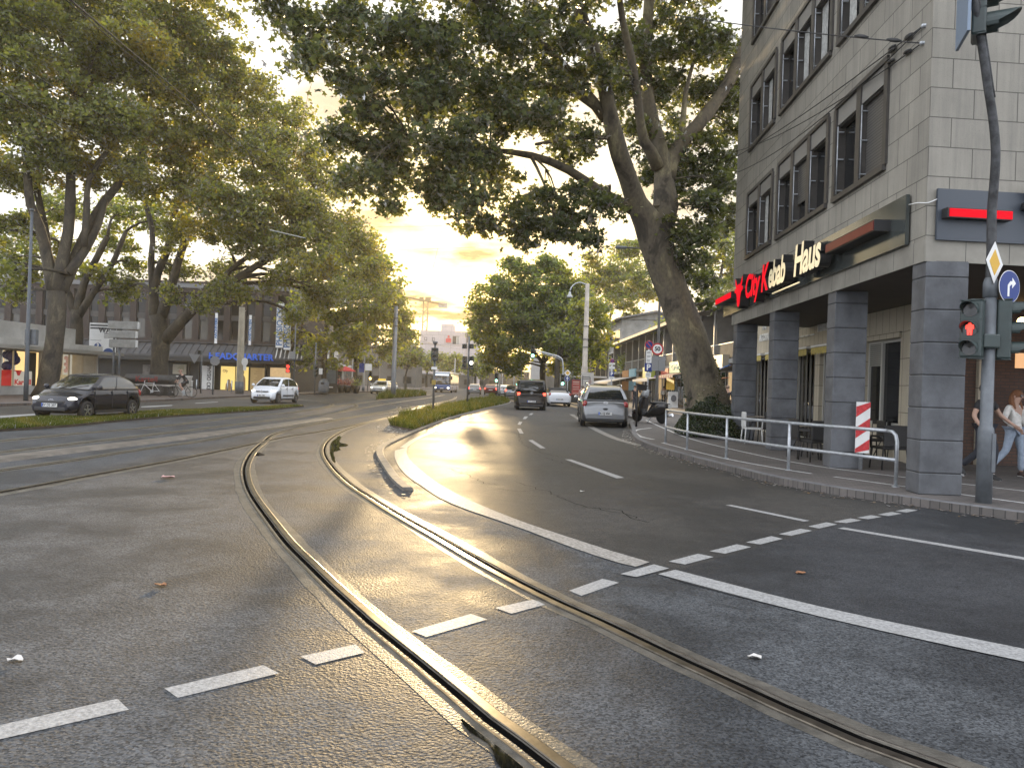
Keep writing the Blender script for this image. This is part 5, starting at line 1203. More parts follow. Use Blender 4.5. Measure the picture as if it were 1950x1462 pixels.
GH = thing('gabled_house', 'three storey grey stucco house with white window bands beyond the shop row', 'building', (15.1, 107.6, 0))
mb = MB(); mb.box((0, 0, .12), (9.5, 15, 11.2)); mb.build('wall', M_STUCCO, GH)
mb = MB(); mb.prism([(-.9, 11.1), (-.9, 11.25), (4.6, 12.5), (10.3, 11.25), (10.3, 11.1), (4.6, 12.2)], -.7, 15.5); mb.prism([(-.0, 11.1), (9.5, 11.1), (4.7, 12.2)], 0, .2, 1); mb.build('roof', [M_ROOFG, M_STUCCO], GH)
for z0, z1 in ((8.0, 10.0), (4.9, 6.9)):
    mb = MB(); mb.box((-.05, 1.2, z0), (.0, 12.8, z1)); fo = mb.build('window', M_WHITEF, GH)
    mb = MB()
    for k in range(7): mb.box((-.07, 1.4 + k*1.63, z0 + .15), (-.05, 2.75 + k*1.63, z1 - .15))
    mb.build('pane', M_PANE, fo)
mb = MB(); mb.box((6.2, -.04, 7.6), (8.4, 0, 9.4)); mb.build('window', M_PANE, GH)
mb = MB(); mb.box((.3, -.06, 6.4), (.36, 0, 7.8)); mb.build('downpipe', M_WHITEF, GH)

GL = thing('glass_office', 'dark glass office front with thin pale mullions behind the concrete column', 'building', (9.0, 138, 0))
mb = MB(); mb.box((0, 0, 0), (11, 14, 10.5)); mb.build('facade', mat('dark_facade_glass', (.035,.035,.03), .12, spec=.7, var=.3, scale=.4), GL)
for k in range(12):
    mb = MB(); mb.box((.1 + k*.95, -.12, 3.4), (.22 + k*.95, 0, 10.4)); mb.build('mullion', mat('bronze_mullion', (.22,.18,.12), .5), GL)
mb = MB(); mb.box((-.2, -.3, 3.2), (11.2, .0, 3.5)); mb.build('canopy', M_WHITEF, GL)
WP = thing('end_wall_house', 'plain pale boarded gable wall standing behind the street trees', 'building', (3.0, 128, 0))
mb = MB(); x0, x1, z0, z1 = span(1007, 690, 1031, 722, 128); mb.prism([(0, .1), (x1 - x0 + .05, .1), (x1 - x0, 2.8), (x1 - x0 - .3, 5.6), (.5, 7.0), (.1, 6.9)], 0, 10)
mb.build('wall', bricky('white_boards', (.42,.42,.41), (.46,.46,.45), (.25,.25,.25), 30, .35, .02, .7, 'XZ', .1, 1), WP)
mb = MB(); mb.box((2.3, 3, .1), (6.2, 12, 5.2)); wn_ = mb.build('annex', M_RENDER, WP)
mb = MB(); mb.box((3.2, 2.96, 3.4), (4.4, 3.0, 4.9)); mb.build('window', M_PANE, wn_)

BK = thing('bank_building', 'pale pinkish office block with a red money emblem at the end of the street', 'building', (-25.8, 212, 0))
M_PALE = bricky('pale_panels', (.46,.40,.38), (.49,.43,.41), (.33,.29,.27), 3.4, 2.4, .05, .7, 'XZ', .06, .3)
x0, x1, z0, z1 = span(793, 628, 881, 700, 212); 
mb = MB(); mb.box((0, 0, 0), (x1 - x0, 14, 15.6)); mb.box((x1 - x0, .6, 0), (x1 - x0 + 3.5, 14, 16.2)); mb.build('wall', M_PALE, BK)
mb = MB(); pbox(mb, BK, 840, 617, 863, 630, 214, 8); mb.build('plant_room', M_PALE, BK)
for a, b, c, d in ((808, 642, 813, 648), (823, 643, 828, 649)):
    mb = MB(); pbox(mb, BK, a, b, c, d, 211.9, .2); fo = mb.build('window', mat('dark_frame', (.06,.055,.05), .5), BK)
    mb = MB(); pbox(mb, BK, a + .8, b + .8, c - .8, d - .8, 211.85, .1); mb.build('pane', M_PALE, fo)
mb = MB(); pbox(mb, BK, 862, 640, 875, 655, 211.9, .2); fo = mb.build('window', MATS['dark_frame'], BK)
for k in range(3): 
    mb = MB(); pbox(mb, BK, 869 + k*2.4, 641, 870.4 + k*2.4, 655, 211.8, .1); mb.build('mullion', M_WHITEF, fo)
for k in range(4):
    mb = MB(); pbox(mb, BK, 883.5 + k*3, 634, 885 + k*3, 652, 212.4, .2); mb.build('window_strip', MATS['dark_frame'], BK)
c = P(854, 647, 211.7) - BK.location; mb = MB(); 
mb.prism([(c.x + x*1.0, c.z + z*.95) for x, z in ((-.7,-.75),(.7,-.75),(.72,.3),(.25,.55),(-.25,.55),(-.72,.3))], c.y, c.y + .25); mb.prism([(c.x + x, c.z + .93 + z) for x, z in circ(.3, 16)], c.y, c.y + .25)
mb.build('emblem', mat('red_emblem', (.55,.08,.07), .5), BK)

CRN = thing('tower_crane', 'yellow tower crane standing behind the pale office block', 'crane', (P(807, 640, 300).x, 300, 0))
M_CRN = mat('crane_yellow', (.30,.21,.09), .6); 
def R_(px, py): return P(px, py, 300) - CRN.location
top = R_(811, 573); mb = MB(); hw = .9
for sx in (-1, 1):
    for sy in (-1, 1): mb.tube([(sx*hw, sy*hw, 0), (sx*hw + top.x, sy*hw, top.z)], .17, 4)
zz = 0; k = 0
while zz < top.z - 2:
    t = zz / top.z; t2 = (zz + 2) / top.z
    for sy in (-1, 1): mb.tube([((1 if k % 2 else -1)*hw + top.x*t, sy*hw, zz), ((-1 if k % 2 else 1)*hw + top.x*t2, sy*hw, zz + 2)], .1, 4)
    zz += 2; k += 1
mb.build('mast', M_CRN, CRN)
a, b = R_(772, 566), R_(848, 581); mb = MB()
for dz, dyy in ((0, -.8), (0, .8), (1.3, 0)): mb.tube([a + Vector((0, dyy, dz*.2)), b + Vector((0, dyy, dz*.4))], .14, 4)
for k in range(30): mb.tube([a.lerp(b, k/30) + Vector((0, .8*(-1)**k, 0)), a.lerp(b, (k+1)/30) + Vector((0, 0, .5))], .08, 4)
mb.build('jib', M_CRN, CRN)
c = R_(843, 580); mb = MB(); mb.box((c.x - 1.6, -.7, c.z - 1.3), (c.x + 1.8, .7, c.z + .7)); mb.build('counterweight', CONCRETE, CRN)
c = R_(808, 570); mb = MB(); mb.box((c.x - 1.9, -.8, c.z - .9), (c.x - .2, .8, c.z + .8)); mb.box((c.x + .4, -.6, c.z - .6), (c.x + 2.6, .6, c.z + .9)); mb.build('cab', M_CRN, CRN)

# distant rows that close the street behind the trees
M_FARW = mat('far_wall', (.10,.095,.085), .9, var=.2, scale=.3); M_FARD = mat('far_dark', (.05,.048,.045), .8, var=.3, scale=.2)
def far_block(name, label, px0, px1, pytop, Y, dep, m, win=None, zr=None, roof=None):
    x0, x1, z0, z1 = span(px0, pytop, px1, 740, Y)
    t = thing(name, label, 'building', (x0, Y, 0)); mb = MB(); mb.box((0, 0, 0), (x1 - x0, dep, z1)); mb.build('wall', m, t)
    mb = MB(); mb.box((-.4, -.4, z1), (x1 - x0 + .4, dep + .4, z1 + .3)); mb.build('roof', roof or M_ROOFG, t)
    st = max(1, int(z1 / 3.1)); nb = max(2, int((x1 - x0) / 3.0))
    for i in range(st):
        for k in range(nb):
            w_ = (x1 - x0) / nb
            mb = MB(); mb.box((k*w_ + w_*.22, -.06, i*3.1 + .9), (k*w_ + w_*.78, 0, i*3.1 + 2.5)); fo = mb.build('window', MATS['dark_frame'], t)
            mb = MB(); mb.box((k*w_ + w_*.26, -.09, i*3.1 + 1.0), (k*w_ + w_*.74, -.06, i*3.1 + 2.4)); mb.build('pane', M_PANE, fo)
    return t
far_block('street_block', 'low dark building closing the street behind the queue of cars', 905, 1012, 708, 232, 10, M_FARD)
far_block('street_block', 'low building with shop fronts far behind the bus', 792, 900, 714, 205, 6, M_FARW)
far_block('apartment_block', 'tall pale block half hidden by the left row of trees beyond the brick corner', 590, 668, 600, 175, 12, M_FARW)
far_block('apartment_block', 'grey block showing between the trees right of the tall grey post', 668, 792, 660, 168, 12, M_FARW)
far_block('apartment_block', 'pale house top behind the roof of the shop row right of the leaning trunk', 1318, 1400, 582, 128, 10, MATS['pale_panels'])
far_block('apartment_block', 'brown house beyond the dark glass office front', 1018, 1084, 694, 165, 10, M_FARD)
# ------------------------------------------------------------------ left side: brick building, kiosk, street furniture
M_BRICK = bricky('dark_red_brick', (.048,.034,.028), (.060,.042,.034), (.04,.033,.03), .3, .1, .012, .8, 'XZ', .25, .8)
M_SEAM = mat('zinc_canopy', (.07,.07,.072), .5, .3, var=.2, scale=1.0); M_DARKF = mat('dark_shopfront', (.018,.017,.016), .5)
M_SIGNB = mat('blue_letters', (.015,.07,.33), .5, emit=(.02,.1,.5), estr=.25)
HQ = thing('brick_building', 'dark red brick building with narrow windows, zinc canopy and blue headquarter letters', 'building', (-21.2, 73.5, 0), pi)
W_ = 33.0; PIT = 1.5; n_ = 22
holes = [(.55 + k*PIT, .55 + k*PIT + .88, 4.85, 9.35) for k in range(n_)]
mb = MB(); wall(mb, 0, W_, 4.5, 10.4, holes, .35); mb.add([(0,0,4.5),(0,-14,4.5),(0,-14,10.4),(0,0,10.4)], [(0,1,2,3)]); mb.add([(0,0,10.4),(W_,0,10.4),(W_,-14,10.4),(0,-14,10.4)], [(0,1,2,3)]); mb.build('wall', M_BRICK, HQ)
mb = MB(); mb.box((-.1, -14, 9.75), (W_, .1, 10.15)); mb.build('cornice', mat('metal_cornice', (.15,.15,.15), .5), HQ)
M_WINW = mat('narrow_window_glass', (.012,.012,.013), .06, spec=.3)  # plain dark glass, no emission
for k, (a, b, z0, z1) in enumerate(holes):
    f = MB(); f.box((a, -.3, 6.75), (b, -.12, 7.25)); f.box((a, -.3, z0), (a + .07, -.15, z1)); f.box((b - .07, -.3, z0), (b, -.15, z1)); f.box((a, -.3, z1 - .07), (b, -.15, z1)); f.box((a, -.3, z0), (b, -.15, z0 + .07)); fo = f.build('window', M_WFRAME, HQ)
    mb = MB(); mb.box((a + .07, -.28, z0 + .07), (b - .07, -.24, 6.75)); mb.build('pane', mat('pale_blind_window', (.055,.05,.038), .2, spec=.6) if k % 4 in (1, 2) else M_WINW, fo)
    mb = MB(); mb.box((a + .07, -.28, 7.25), (b - .07, -.24, z1 - .07)); mb.build('pane', M_WINW, fo)
mb = MB()                                                    # standing seam canopy
mb.prism([(0, 0)] * 0 or [(0, 4.6), (W_, 4.6), (W_, 4.5), (0, 4.5)], 0, .3, 0)
mb.add([(-1.6,0.05,4.55),(W_,0.05,4.55),(W_,1.7,3.3),(-1.6,1.7,3.3),(W_,1.7,3.12),(-1.6,1.7,3.12),(W_,0,3.12),(-1.6,0,3.12)], [(0,1,2,3),(3,2,4,5),(5,4,6,7)], 0)
for k in range(52): x = .2 + k*.64; mb.add([(x,0.05,4.58),(x + .03,0.05,4.58),(x + .03,1.7,3.34),(x,1.7,3.34),(x+.015,.05,4.64),(x+.015,1.7,3.40)], [(0,4,5,3),(4,1,2,5)], 0)
mb.build('canopy', M_SEAM, HQ)
mb = MB()                                                    # slatted end of the canopy
for k in range(14): x = -1.5 + k*.2; mb.add([(x,1.75,3.25),(x + .1,1.75,3.25),(x + .35,.1,4.7),(x + .25,.1,4.7)], [(0,1,2,3)], k % 2)
mb.build('canopy_slats', [M_WHITEF, M_DARKF], HQ)
mb = MB(); mb.box((0, -.6, .12), (W_, -.5, 3.12)); mb.add([(0,0,.12),(0,-14,.12),(0,-14,4.5),(0,0,4.5)], [(0,1,2,3)]); mb.build('shopfront', M_DARKF, HQ)
mb = MB(); mb.box((0, 1.6, 2.72), (W_, 1.68, 3.12)); mb.build('fascia', M_DARKF, HQ)
def hx(px): return -(P(px, 740, 73.0).x - HQ.location.x)
mb = MB(); add_text(mb, 'HEADQUARTER', .82, face_M(((hx(527) + hx(405)) / 2, 1.8, 3.28), (-1, 0, 0), (0, 0, 1)) @ Matrix.Diagonal((.985, 1, 1, 1)), 0, extrude=.06, bold=.02, spacing=1.06)
mb.build('letters', M_SIGNB, HQ)
def hpanel(px0, py0, px1, py1, m, name, y=-.42, extra=None, mats=None):
    x0, x1 = hx(px1), hx(px0); _, _, z0, z1 = span(px0, py0, px1, py1, 73.0)
    mb = MB(); mb.box((x0, y, max(z0, .14)), (x1, y + .05, z1), 0)
    if extra: extra(mb, x0, x1, max(z0, .14), z1, y + .055)
    return mb.build(name, [m] + (mats or []), HQ)
def lines(n_, frac=.6, horizontal=True):
    def f(mb, x0, x1, z0, z1, y):
        for k in range(n_):
            if horizontal: z = z1 - (k + 1) * (z1 - z0) / (n_ + 2); mb.box((x0 + .15*(x1-x0), y, z), (x0 + (.15 + frac*(.6 + .4*((k*7) % 3)/2))*(x1-x0), y + .004, z + .35*(z1 - z0)/(n_ + 2)), 1)
    return f
M_INK = mat('print_ink', (.03,.032,.04), .7)
def vert_text(txt, size, right=(0, 0, -1), up=(-1, 0, 0), wide=1.0, off=0.0):
    def f(mb, x0, x1, z0, z1, y): add_text(mb, txt, size, face_M(((x0 + x1) / 2 + off, y + .006, (z0 + z1) / 2), right, up) @ Matrix.Diagonal((wide, 1, 1, 1)), 1, extrude=.004, bold=.012)
    return f
hpanel(377, 696, 403, 742, WHITE, 'poster_board', -.1, vert_text('PHYSIO CKI', .52, (0, 0, -1), (-1, 0, 0), .82, -.12), [M_INK])
hpanel(321, 693, 347, 712, mat('cream_poster', (.45,.42,.33), .6), 'poster_board', -.3, lines(6, .5), [mat('olive_print', (.2,.18,.06), .6)])
def figure_(mb, x0, x1, z0, z1, y):
    cx = x0 + .45*(x1 - x0); w_ = (x1 - x0)
    mb.prism([(cx + x*w_*.12, z0 + .62*(z1 - z0) + z*w_*.14) for x, z in circ(1, 12)], y, y + .006, 1)
    mb.prism([(cx - .26*w_, z0 + .02), (cx + .26*w_, z0 + .02), (cx + .22*w_, z0 + .42*(z1-z0)), (cx + .1*w_, z0 + .52*(z1-z0)), (cx - .1*w_, z0 + .52*(z1-z0)), (cx - .22*w_, z0 + .42*(z1-z0))], y, y + .006, 1)
LITY = mat('lit_yellow_poster', (.5,.38,.1), .4, emit=(1.0,.72,.22), estr=.40); LITB = mat('poster_figure', (.16,.10,.05), .5, emit=(.5,.3,.12), estr=.12)
hpanel(413, 697, 440, 743, LITY, 'lit_poster', -.42, lambda mb, a, b, c, d, y: (figure_(mb, a, b - .1, c, c + .6*(d - c), y), add_text(mb, 'Oly', .34, face_M((b - .42, y + .006, d - .45), (-1, 0, 0), (0, 0, 1)), 1, extrude=.004, bold=.01)), [LITB])
hpanel(442, 698, 466, 743, LITY, 'lit_poster', -.42, lambda mb, a, b, c, d, y: figure_(mb, a, b, c, d + .5, y), [LITB])
hpanel(470, 700, 497, 745, mat('dim_poster', (.20,.16,.09), .5, emit=(.6,.4,.15), estr=.18), 'lit_poster', -.42, lines(9, .6), [LITB])
hpanel(508, 700, 548, 746, M_SHOPIN, 'shop_window', -.42)
hpanel(262, 694, 282, 722, mat('grey_poster', (.16,.15,.14), .6, var=.4, scale=2), 'poster_board', -.42)
for px in (352, 372, 500):
    mb = MB(); mb.box((hx(px), -.5, .12), (hx(px) + .12, -.3, 3.1)); mb.build('shopfront_post', M_WFRAME, HQ)
# hanging banners on the upper wall
BLUEINK = mat('banner_blue', (.03,.13,.33), .6)
def banner(label, px0, py0, px1, py1, Y, txt, size, wide=1.0, group=None, rz=0.0):
    x0, x1, z0, z1 = span(px0, py0, px1, py1, Y); cx = (x0 + x1) / 2
    t = thing('banner', label, 'banner', (cx, Y, z0), rz, group); w_ = (x1 - x0) / 2; h = z1 - z0
    mb = MB(); mb.box((-w_, 0, 0), (w_, .03, h)); mb.build('cloth', WHITE, t)
    mb = MB(); add_text(mb, txt, size, face_M((0, -.006, h / 2), (0, 0, 1), (-1, 0, 0)) @ Matrix.Diagonal((wide, 1, 1, 1)), 0, extrude=.003, bold=.015); mb.build('lettering', BLUEINK, t)
    mb = MB(); mb.tube([(-w_ - .1, .05, h), (w_ + .1, .05, h)], .03, 6); mb.tube([(-w_ - .1, .05, 0), (w_ + .1, .05, 0)], .03, 6); mb.tube([(0, .06, h - .1), (0, .9, h - .1)], .03, 6); mb.build('bracket', DARKMETAL, t)
banner('tall white banner with blue upright physio letters, nearer the trees on the brick wall', 526, 578, 540, 662, 72.6, 'PHYSIO CKI', .78, .92)
banner('white banner with blue upright physio letters, the outer of the wide pair', 541, 586, 554, 666, 72.4, 'PHYSIO CKI', .78, .88)
banner('narrow white vertical banner with dark letters left of the beige column', 409, 596, 414, 654, 72.6, 'ARCHIVERE', .30, 1.25)
banner('narrow white vertical banner with dark letters just right of the beige column', 474, 600, 478.5, 657, 72.6, 'ANSTALTEN', .30, 1.2)

# kiosk pavilion with lit windows
KX = -27.0
KI = thing('kiosk_pavilion', 'low white flat roofed furniture pavilion with lit display windows behind the left tree', 'building', (KX, 36, .0), radians(-90))
# local x runs towards the camera side reversed: x = -(Y-36), outward normal +X
def kx(px, X=KX): return -(sY(px, X) - 36) if px != 975 else 0
M_KW = mat('white_kiosk_render', (.42,.41,.385), .8, var=.12, scale=1.2)
wins = [(kx(78) , kx(3)), (kx(118), kx(82))]
YE = sY(186, KX); 
hk = [(-(YE - 36) + .1, kx(108) - .0, .55, 2.55), (kx(82) + .1, kx(2), .55, 2.55), (kx(2) + .2, 6, .55, 2.55)]
mb = MB(); wall(mb, -(YE - 36), 9, .12, 2.75, hk, .25); mb.add([(-(YE-36),0,.12),(-(YE-36),-7,.12),(-(YE-36),-7,2.75),(-(YE-36),0,2.75)], [(0,1,2,3)]); mb.build('wall', M_KW, KI)
mb = MB(); mb.box((-(YE - 36) - .2, -7.2, 2.75), (9, .15, 3.15)); mb.box((kx(150), -6, 3.15), (9, -.3, 4.1)); mb.build('parapet', M_KW, KI)
mb = MB(); mb.box((-(YE - 36) - .9, .0, 2.60), (9, 1.15, 2.74)); mb.box((-(YE - 36) - .9, 1.15, 2.58), (9, 1.2, 2.78)); mb.build('canopy', mat('aluminium_edge', (.38,.37,.34), .4, .5), KI)
M_ROOMW = mat('warm_showroom_wall', (.45,.33,.17), .8, emit=(1.0,.66,.28), estr=.55); M_ROOMG = mat('grey_showroom_panel', (.25,.25,.23), .7, emit=(.8,.75,.6), estr=.22)
mb = MB(); mb.box((-(YE - 36) + .1, -3.2, .5), (6, -3.1, 2.7), 0); mb.box((-(YE - 36) + .1, -3.2, .45), (6, -.3, .5), 1)
for a, b in ((kx(56), kx(40)), (kx(180), kx(166)), (kx(78), kx(60))): mb.box((a, -1.6, .5), (b, -1.5, 2.55), 1)
mb.box((kx(133), -2.2, .5), (kx(118), -2.1, 2.55), 2); mb.box((kx(158), -2.2, .5), (kx(140), -2.1, 2.55), 2)
mb.build('showroom', [M_ROOMW, M_ROOMG, MATS['dark_shopfront']], KI)
for a, b, z0, z1 in hk:
    f = MB(); nn = 3
    for q in range(nn + 1): x = a + (b - a)*q/nn; f.box((x - .03, -.2, z0), (x + .03, -.12, z1))
    f.box((a, -.2, z1 - .05), (b, -.12, z1)); f.box((a, -.2, z0), (b, -.12, z0 + .05)); f.build('window_frame', MATS['aluminium_edge'], KI)
mb = MB(); c = kx(16, KX - 1.0)
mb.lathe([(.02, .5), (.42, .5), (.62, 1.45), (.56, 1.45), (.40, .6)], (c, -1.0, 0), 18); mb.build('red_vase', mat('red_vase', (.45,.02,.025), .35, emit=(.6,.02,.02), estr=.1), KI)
mb = MB(); rr = random.Random(3); 
for q in range(9): mb.ball((c - .1 + rr.uniform(-.5, .3), -1.0 + rr.uniform(-.2, .2), 2.1 + rr.uniform(-.45, .4)), rr.uniform(.16, .3), 0, 8, 6)
mb.build('blue_display', mat('blue_display', (.02,.025,.12), .6), KI)
mb = MB(); c = kx(46, KX - .3); mb.box((c - .9, -.5, .55), (c + .8, -.45, 1.4), 0); add_text(mb, 'Kartell', .42, face_M((c - .1, -.44, .78), (-1, 0, 0), (0, 0, 1)) @ Matrix.Diagonal((1.3, 1, 1, 1)), 1, extrude=.004, bold=.012)
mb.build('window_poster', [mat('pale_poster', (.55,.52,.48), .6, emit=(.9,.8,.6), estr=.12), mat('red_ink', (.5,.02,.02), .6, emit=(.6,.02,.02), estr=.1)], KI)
for px in (114, 120, 126):
    mb = MB(); c = kx(px, KX - .4); 
    for sx in (-.2, .2): mb.tube([(c + sx, -.55, .5), (c + sx*.9, -.5, 1.0), (c + sx, -.45, 1.25)], .025, 6); mb.tube([(c + sx, -.95, .5), (c + sx, -.9, .95)], .025, 6)
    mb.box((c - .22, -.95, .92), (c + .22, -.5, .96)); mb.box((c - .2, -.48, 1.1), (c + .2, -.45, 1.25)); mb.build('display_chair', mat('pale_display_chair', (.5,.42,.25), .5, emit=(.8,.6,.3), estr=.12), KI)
mb = MB()
for q in range(5): mb.ball((kx(152), -.9 + .12*(q % 2), 1.5 + q*.2), .13, 0, 8, 6)
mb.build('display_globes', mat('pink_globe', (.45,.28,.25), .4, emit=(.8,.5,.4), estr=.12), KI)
mb = MB(); mb.ball((kx(77), .1, 2.1), .05); mb.build('spot_lamp', lamp_mat('spot_lamp', (1, .8, .5), 6), KI)

# printed banner hung beside the kiosk
x0, x1, z0, z1 = span(170, 615, 221, 676, 54)
PB = thing('poster_banner', 'large white poster banner with blue figures and a question mark behind the kiosk roof', 'poster', ((x0 + x1) / 2, 54, z0))
w_, h_ = (x1 - x0) / 2, z1 - z0
mb = MB(); mb.box((-w_, 0, 0), (w_, .04, h_)); mb.build('sheet', WHITE, PB)
mb = MB(); M_BI = mat('poster_blue', (.025,.07,.23), .6)
for k in range(2): mb.box((-w_*.95, -.008, h_*(.90 - .09*k)), (w_*(.9 - .1*k), -.002, h_*(.945 - .09*k)), 0)
for cx, cz, r in ((-.35, .22, .30), (.45, -.02, .46)): mb.prism([(cx*w_*1.0 + x*w_*r, max(.01, cz*h_ + z*w_*r*1.25)) for x, z in circ(1, 20)], -.010, -.002, 1)
mb.box((-w_*.9, -.008, h_*.45), (-w_*.1, -.002, h_*.46), 0)
for k in range(3): mb.box((.1*w_, -.008, h_*(.66 - k*.06)), (.55*w_, -.002, h_*(.685 - k*.06)), 0)
add_text(mb, 'WAN', .5, face_M((.35*w_, -.012, h_*.77), (1, 0, 0), (0, 0, 1)), 0, extrude=.002, bold=.015); add_text(mb, '?', .55, face_M((-.35*w_, -.016, h_*.26), (1, 0, 0), (0, 0, 1)), 2, extrude=.002, bold=.02)
mb.build('print', [M_INK, M_BI, WHITE], PB)
mb = MB(); 
for sx in (-1, 1): mb.tube([(sx*w_, .08, -z0), (sx*w_, .08, h_)], .05, 6)
mb.build('frame', DARKMETAL, PB)
# stack of three grey direction boxes
DS = thing('direction_sign', 'three stacked grey direction sign boxes on two posts in front of the brick building', 'sign', (P(236, 640, 47).x, 47, .12))
M_SB = mat('grey_sign_box', (.22,.22,.205), .55, var=.2, scale=3)
for a, b, c, d in ((207, 612, 265, 627), (208, 629.5, 261, 644), (209, 646.5, 261, 662)):
    x0, x1, z0, z1 = span(a, b, c, d, 47); o = DS.location
    mb = MB(); mb.rbox((x0 - o.x, -.12, z0 - o.z), (x1 - o.x, .12, z1 - o.z), .03); bx = mb.build('sign_box', M_SB, DS)
    mb = MB(); mb.box((x1 - o.x - .02, -.13, z0 - o.z + .04), (x1 - o.x + .012, .1, z1 - o.z - .02)); mb.build('white_end', WHITE, bx)
for px in (213, 224):
    x = P(px, 700, 47).x - DS.location.x; mb = MB(); mb.cyl((x, .16, 0), (x, .16, P(px, 614, 47).z - .12), .06, n=10); mb.build('post', GREYPAINT, DS)
# low planter box wall with lettering round the forked tree
PBX = thing('planter_box', 'long low dark planter wall with red lettering round the forked tree', 'planter', (P(285, 740, 49).x, 48.6, .12))
x0, x1, z0, z1 = span(232, 713, 326, 731, 48.6); o = PBX.location
mb = MB(); mb.rbox((x0 - o.x, 0, z0 - o.z), (x1 - o.x, 2.8, z1 - o.z), .25); mb.build('panel', mat('graphite_panel', (.045,.045,.045), .5, var=.3, scale=2), PBX)
mb = MB(); mb.box((x0 - o.x - .1, .1, z0 - o.z - .12), (x1 - o.x + .05, 2.7, z0 - o.z)); mb.build('ledge', CONCRETE, PBX)
mb = MB(); mb.box((x0 - o.x + .2, .3, 0), (x1 - o.x - .2, 2.5, z0 - o.z - .12)); mb.build('base', MATS['dark_shopfront'], PBX)
mb = MB(); c = P(279, 722, 48.6) - o; add_text(mb, 'Kartell', .50, face_M((c.x, -.01, c.z), (1, 0, 0), (0, 0, 1)) @ Matrix.Diagonal((1.05, 1, 1, 1)), 0, extrude=.004, bold=.008); mb.build('lettering', mat('dull_red_ink', (.20,.03,.03), .6), PBX)
x0, x1, z0, z1 = span(324, 712, 357, 731, 48.3)
CT = thing('utility_box', 'pale grey street cabinet beside the planter wall behind the cyclist', 'cabinet', (P(350, 740, 49.5).x, 49.6, .12))
mb = MB(); mb.rbox((-.95, 0, 0), (.28, .5, 1.25), .03); mb.build('cabinet_body', CONCRETE, CT); mb = MB(); mb.rbox((-.98, -.03, 1.25), (.31, .53, 1.3), .02); mb.build('cabinet_lid', WHITE, CT)
CT2 = thing('bollard_box', 'small white electrical post right of the cyclist', 'cabinet', (P(362, 740, 50).x, 50, .12))
mb = MB(); mb.rbox((-.13, -.1, 0), (.13, .1, .95), .02); mb.build('cabinet_body', M_KW, CT2); mb = MB(); mb.rbox((-.15, -.12, .95), (.15, .12, .99), .02); mb.build('cabinet_lid', WHITE, CT2)
# lamp post and poles
def post_thing(name, label, cat, px, py, Y, top_py, r0, r1, m, z0=.12, top_px=None, n=14, group=None):
    b = G(px, py, z0) if Y is None else P(px, 740, Y); b.z = z0
    t = thing(name, label, cat, b, 0, group); tp = P(top_px if top_px else px, top_py, b.y) - b; tp.y = 0; tp.x = 0
    mb = MB(); mb.tube([(0, 0, 0), (0, 0, tp.z*.12), (0, 0, tp.z*.14), (0, 0, tp.z)], [r0, r0, r0*.92, r1], n); mb.build('pole', m, t); return t, tp
lp, tp = post_thing('lamp_post', 'tall slate grey lamp post with a grey box at the left edge of the photo', 'lamp post', 49, 763, None, 400, .10, .06, mat('slate_paint', (.055,.065,.075), .5, var=.15, scale=4))
mb = MB(); z = P(56, 642, lp.location.y).z - .12; mb.rbox((-.22, .1, z - .34), (.28, .35, z + .36), .03); mb.build('control_box', GREYPAINT, lp)
mb = MB(); mb.cyl((0, 0, tp.z - .02), (0, 0, tp.z + .05), .1, .1, 12); mb.build('cap', GREYPAINT, lp)
bc, tp = post_thing('tram_wire_column', 'beige concrete column with a small round sign in front of the brick building', 'column', 456, 751, 60, 585, .30, .22, mat('beige_concrete', (.28,.25,.19), .8, var=.15, scale=2), top_px=463)
mb = MB(); z = P(462, 730, 60).z; mb.cyl((0, 0, 0), (0, 0, z), .33, .31, 16); mb.build('base_sleeve', GREYPAINT, bc)
mb = MB(); c = P(466, 689, 59.6) - bc.location; mb.prism([(c.x + x, c.z + z*1.3) for x, z in circ(.24, 20)], -.42, -.36); mb.box((c.x - .1, -.40, c.z - .65), (c.x + .12, -.36, c.z - .25)); mb.build('round_sign', WHITE, bc)
gp_, tp = post_thing('tram_wire_column', 'thick round grey steel column rising from the small grass island', 'column', 748.5, 756, None, 583, .24, .19, mat('blue_grey_steel', (.115,.13,.145), .45, .2, var=.12, scale=2), .06, top_px=754)
for py in (621, 606): 
    mb = MB(); z = P(750, py, gp_.location.y).z - .06; mb.cyl((0, 0, z), (0, 0, z + .1), .235, .235, 16); mb.build('collar', GREYPAINT, gp_)
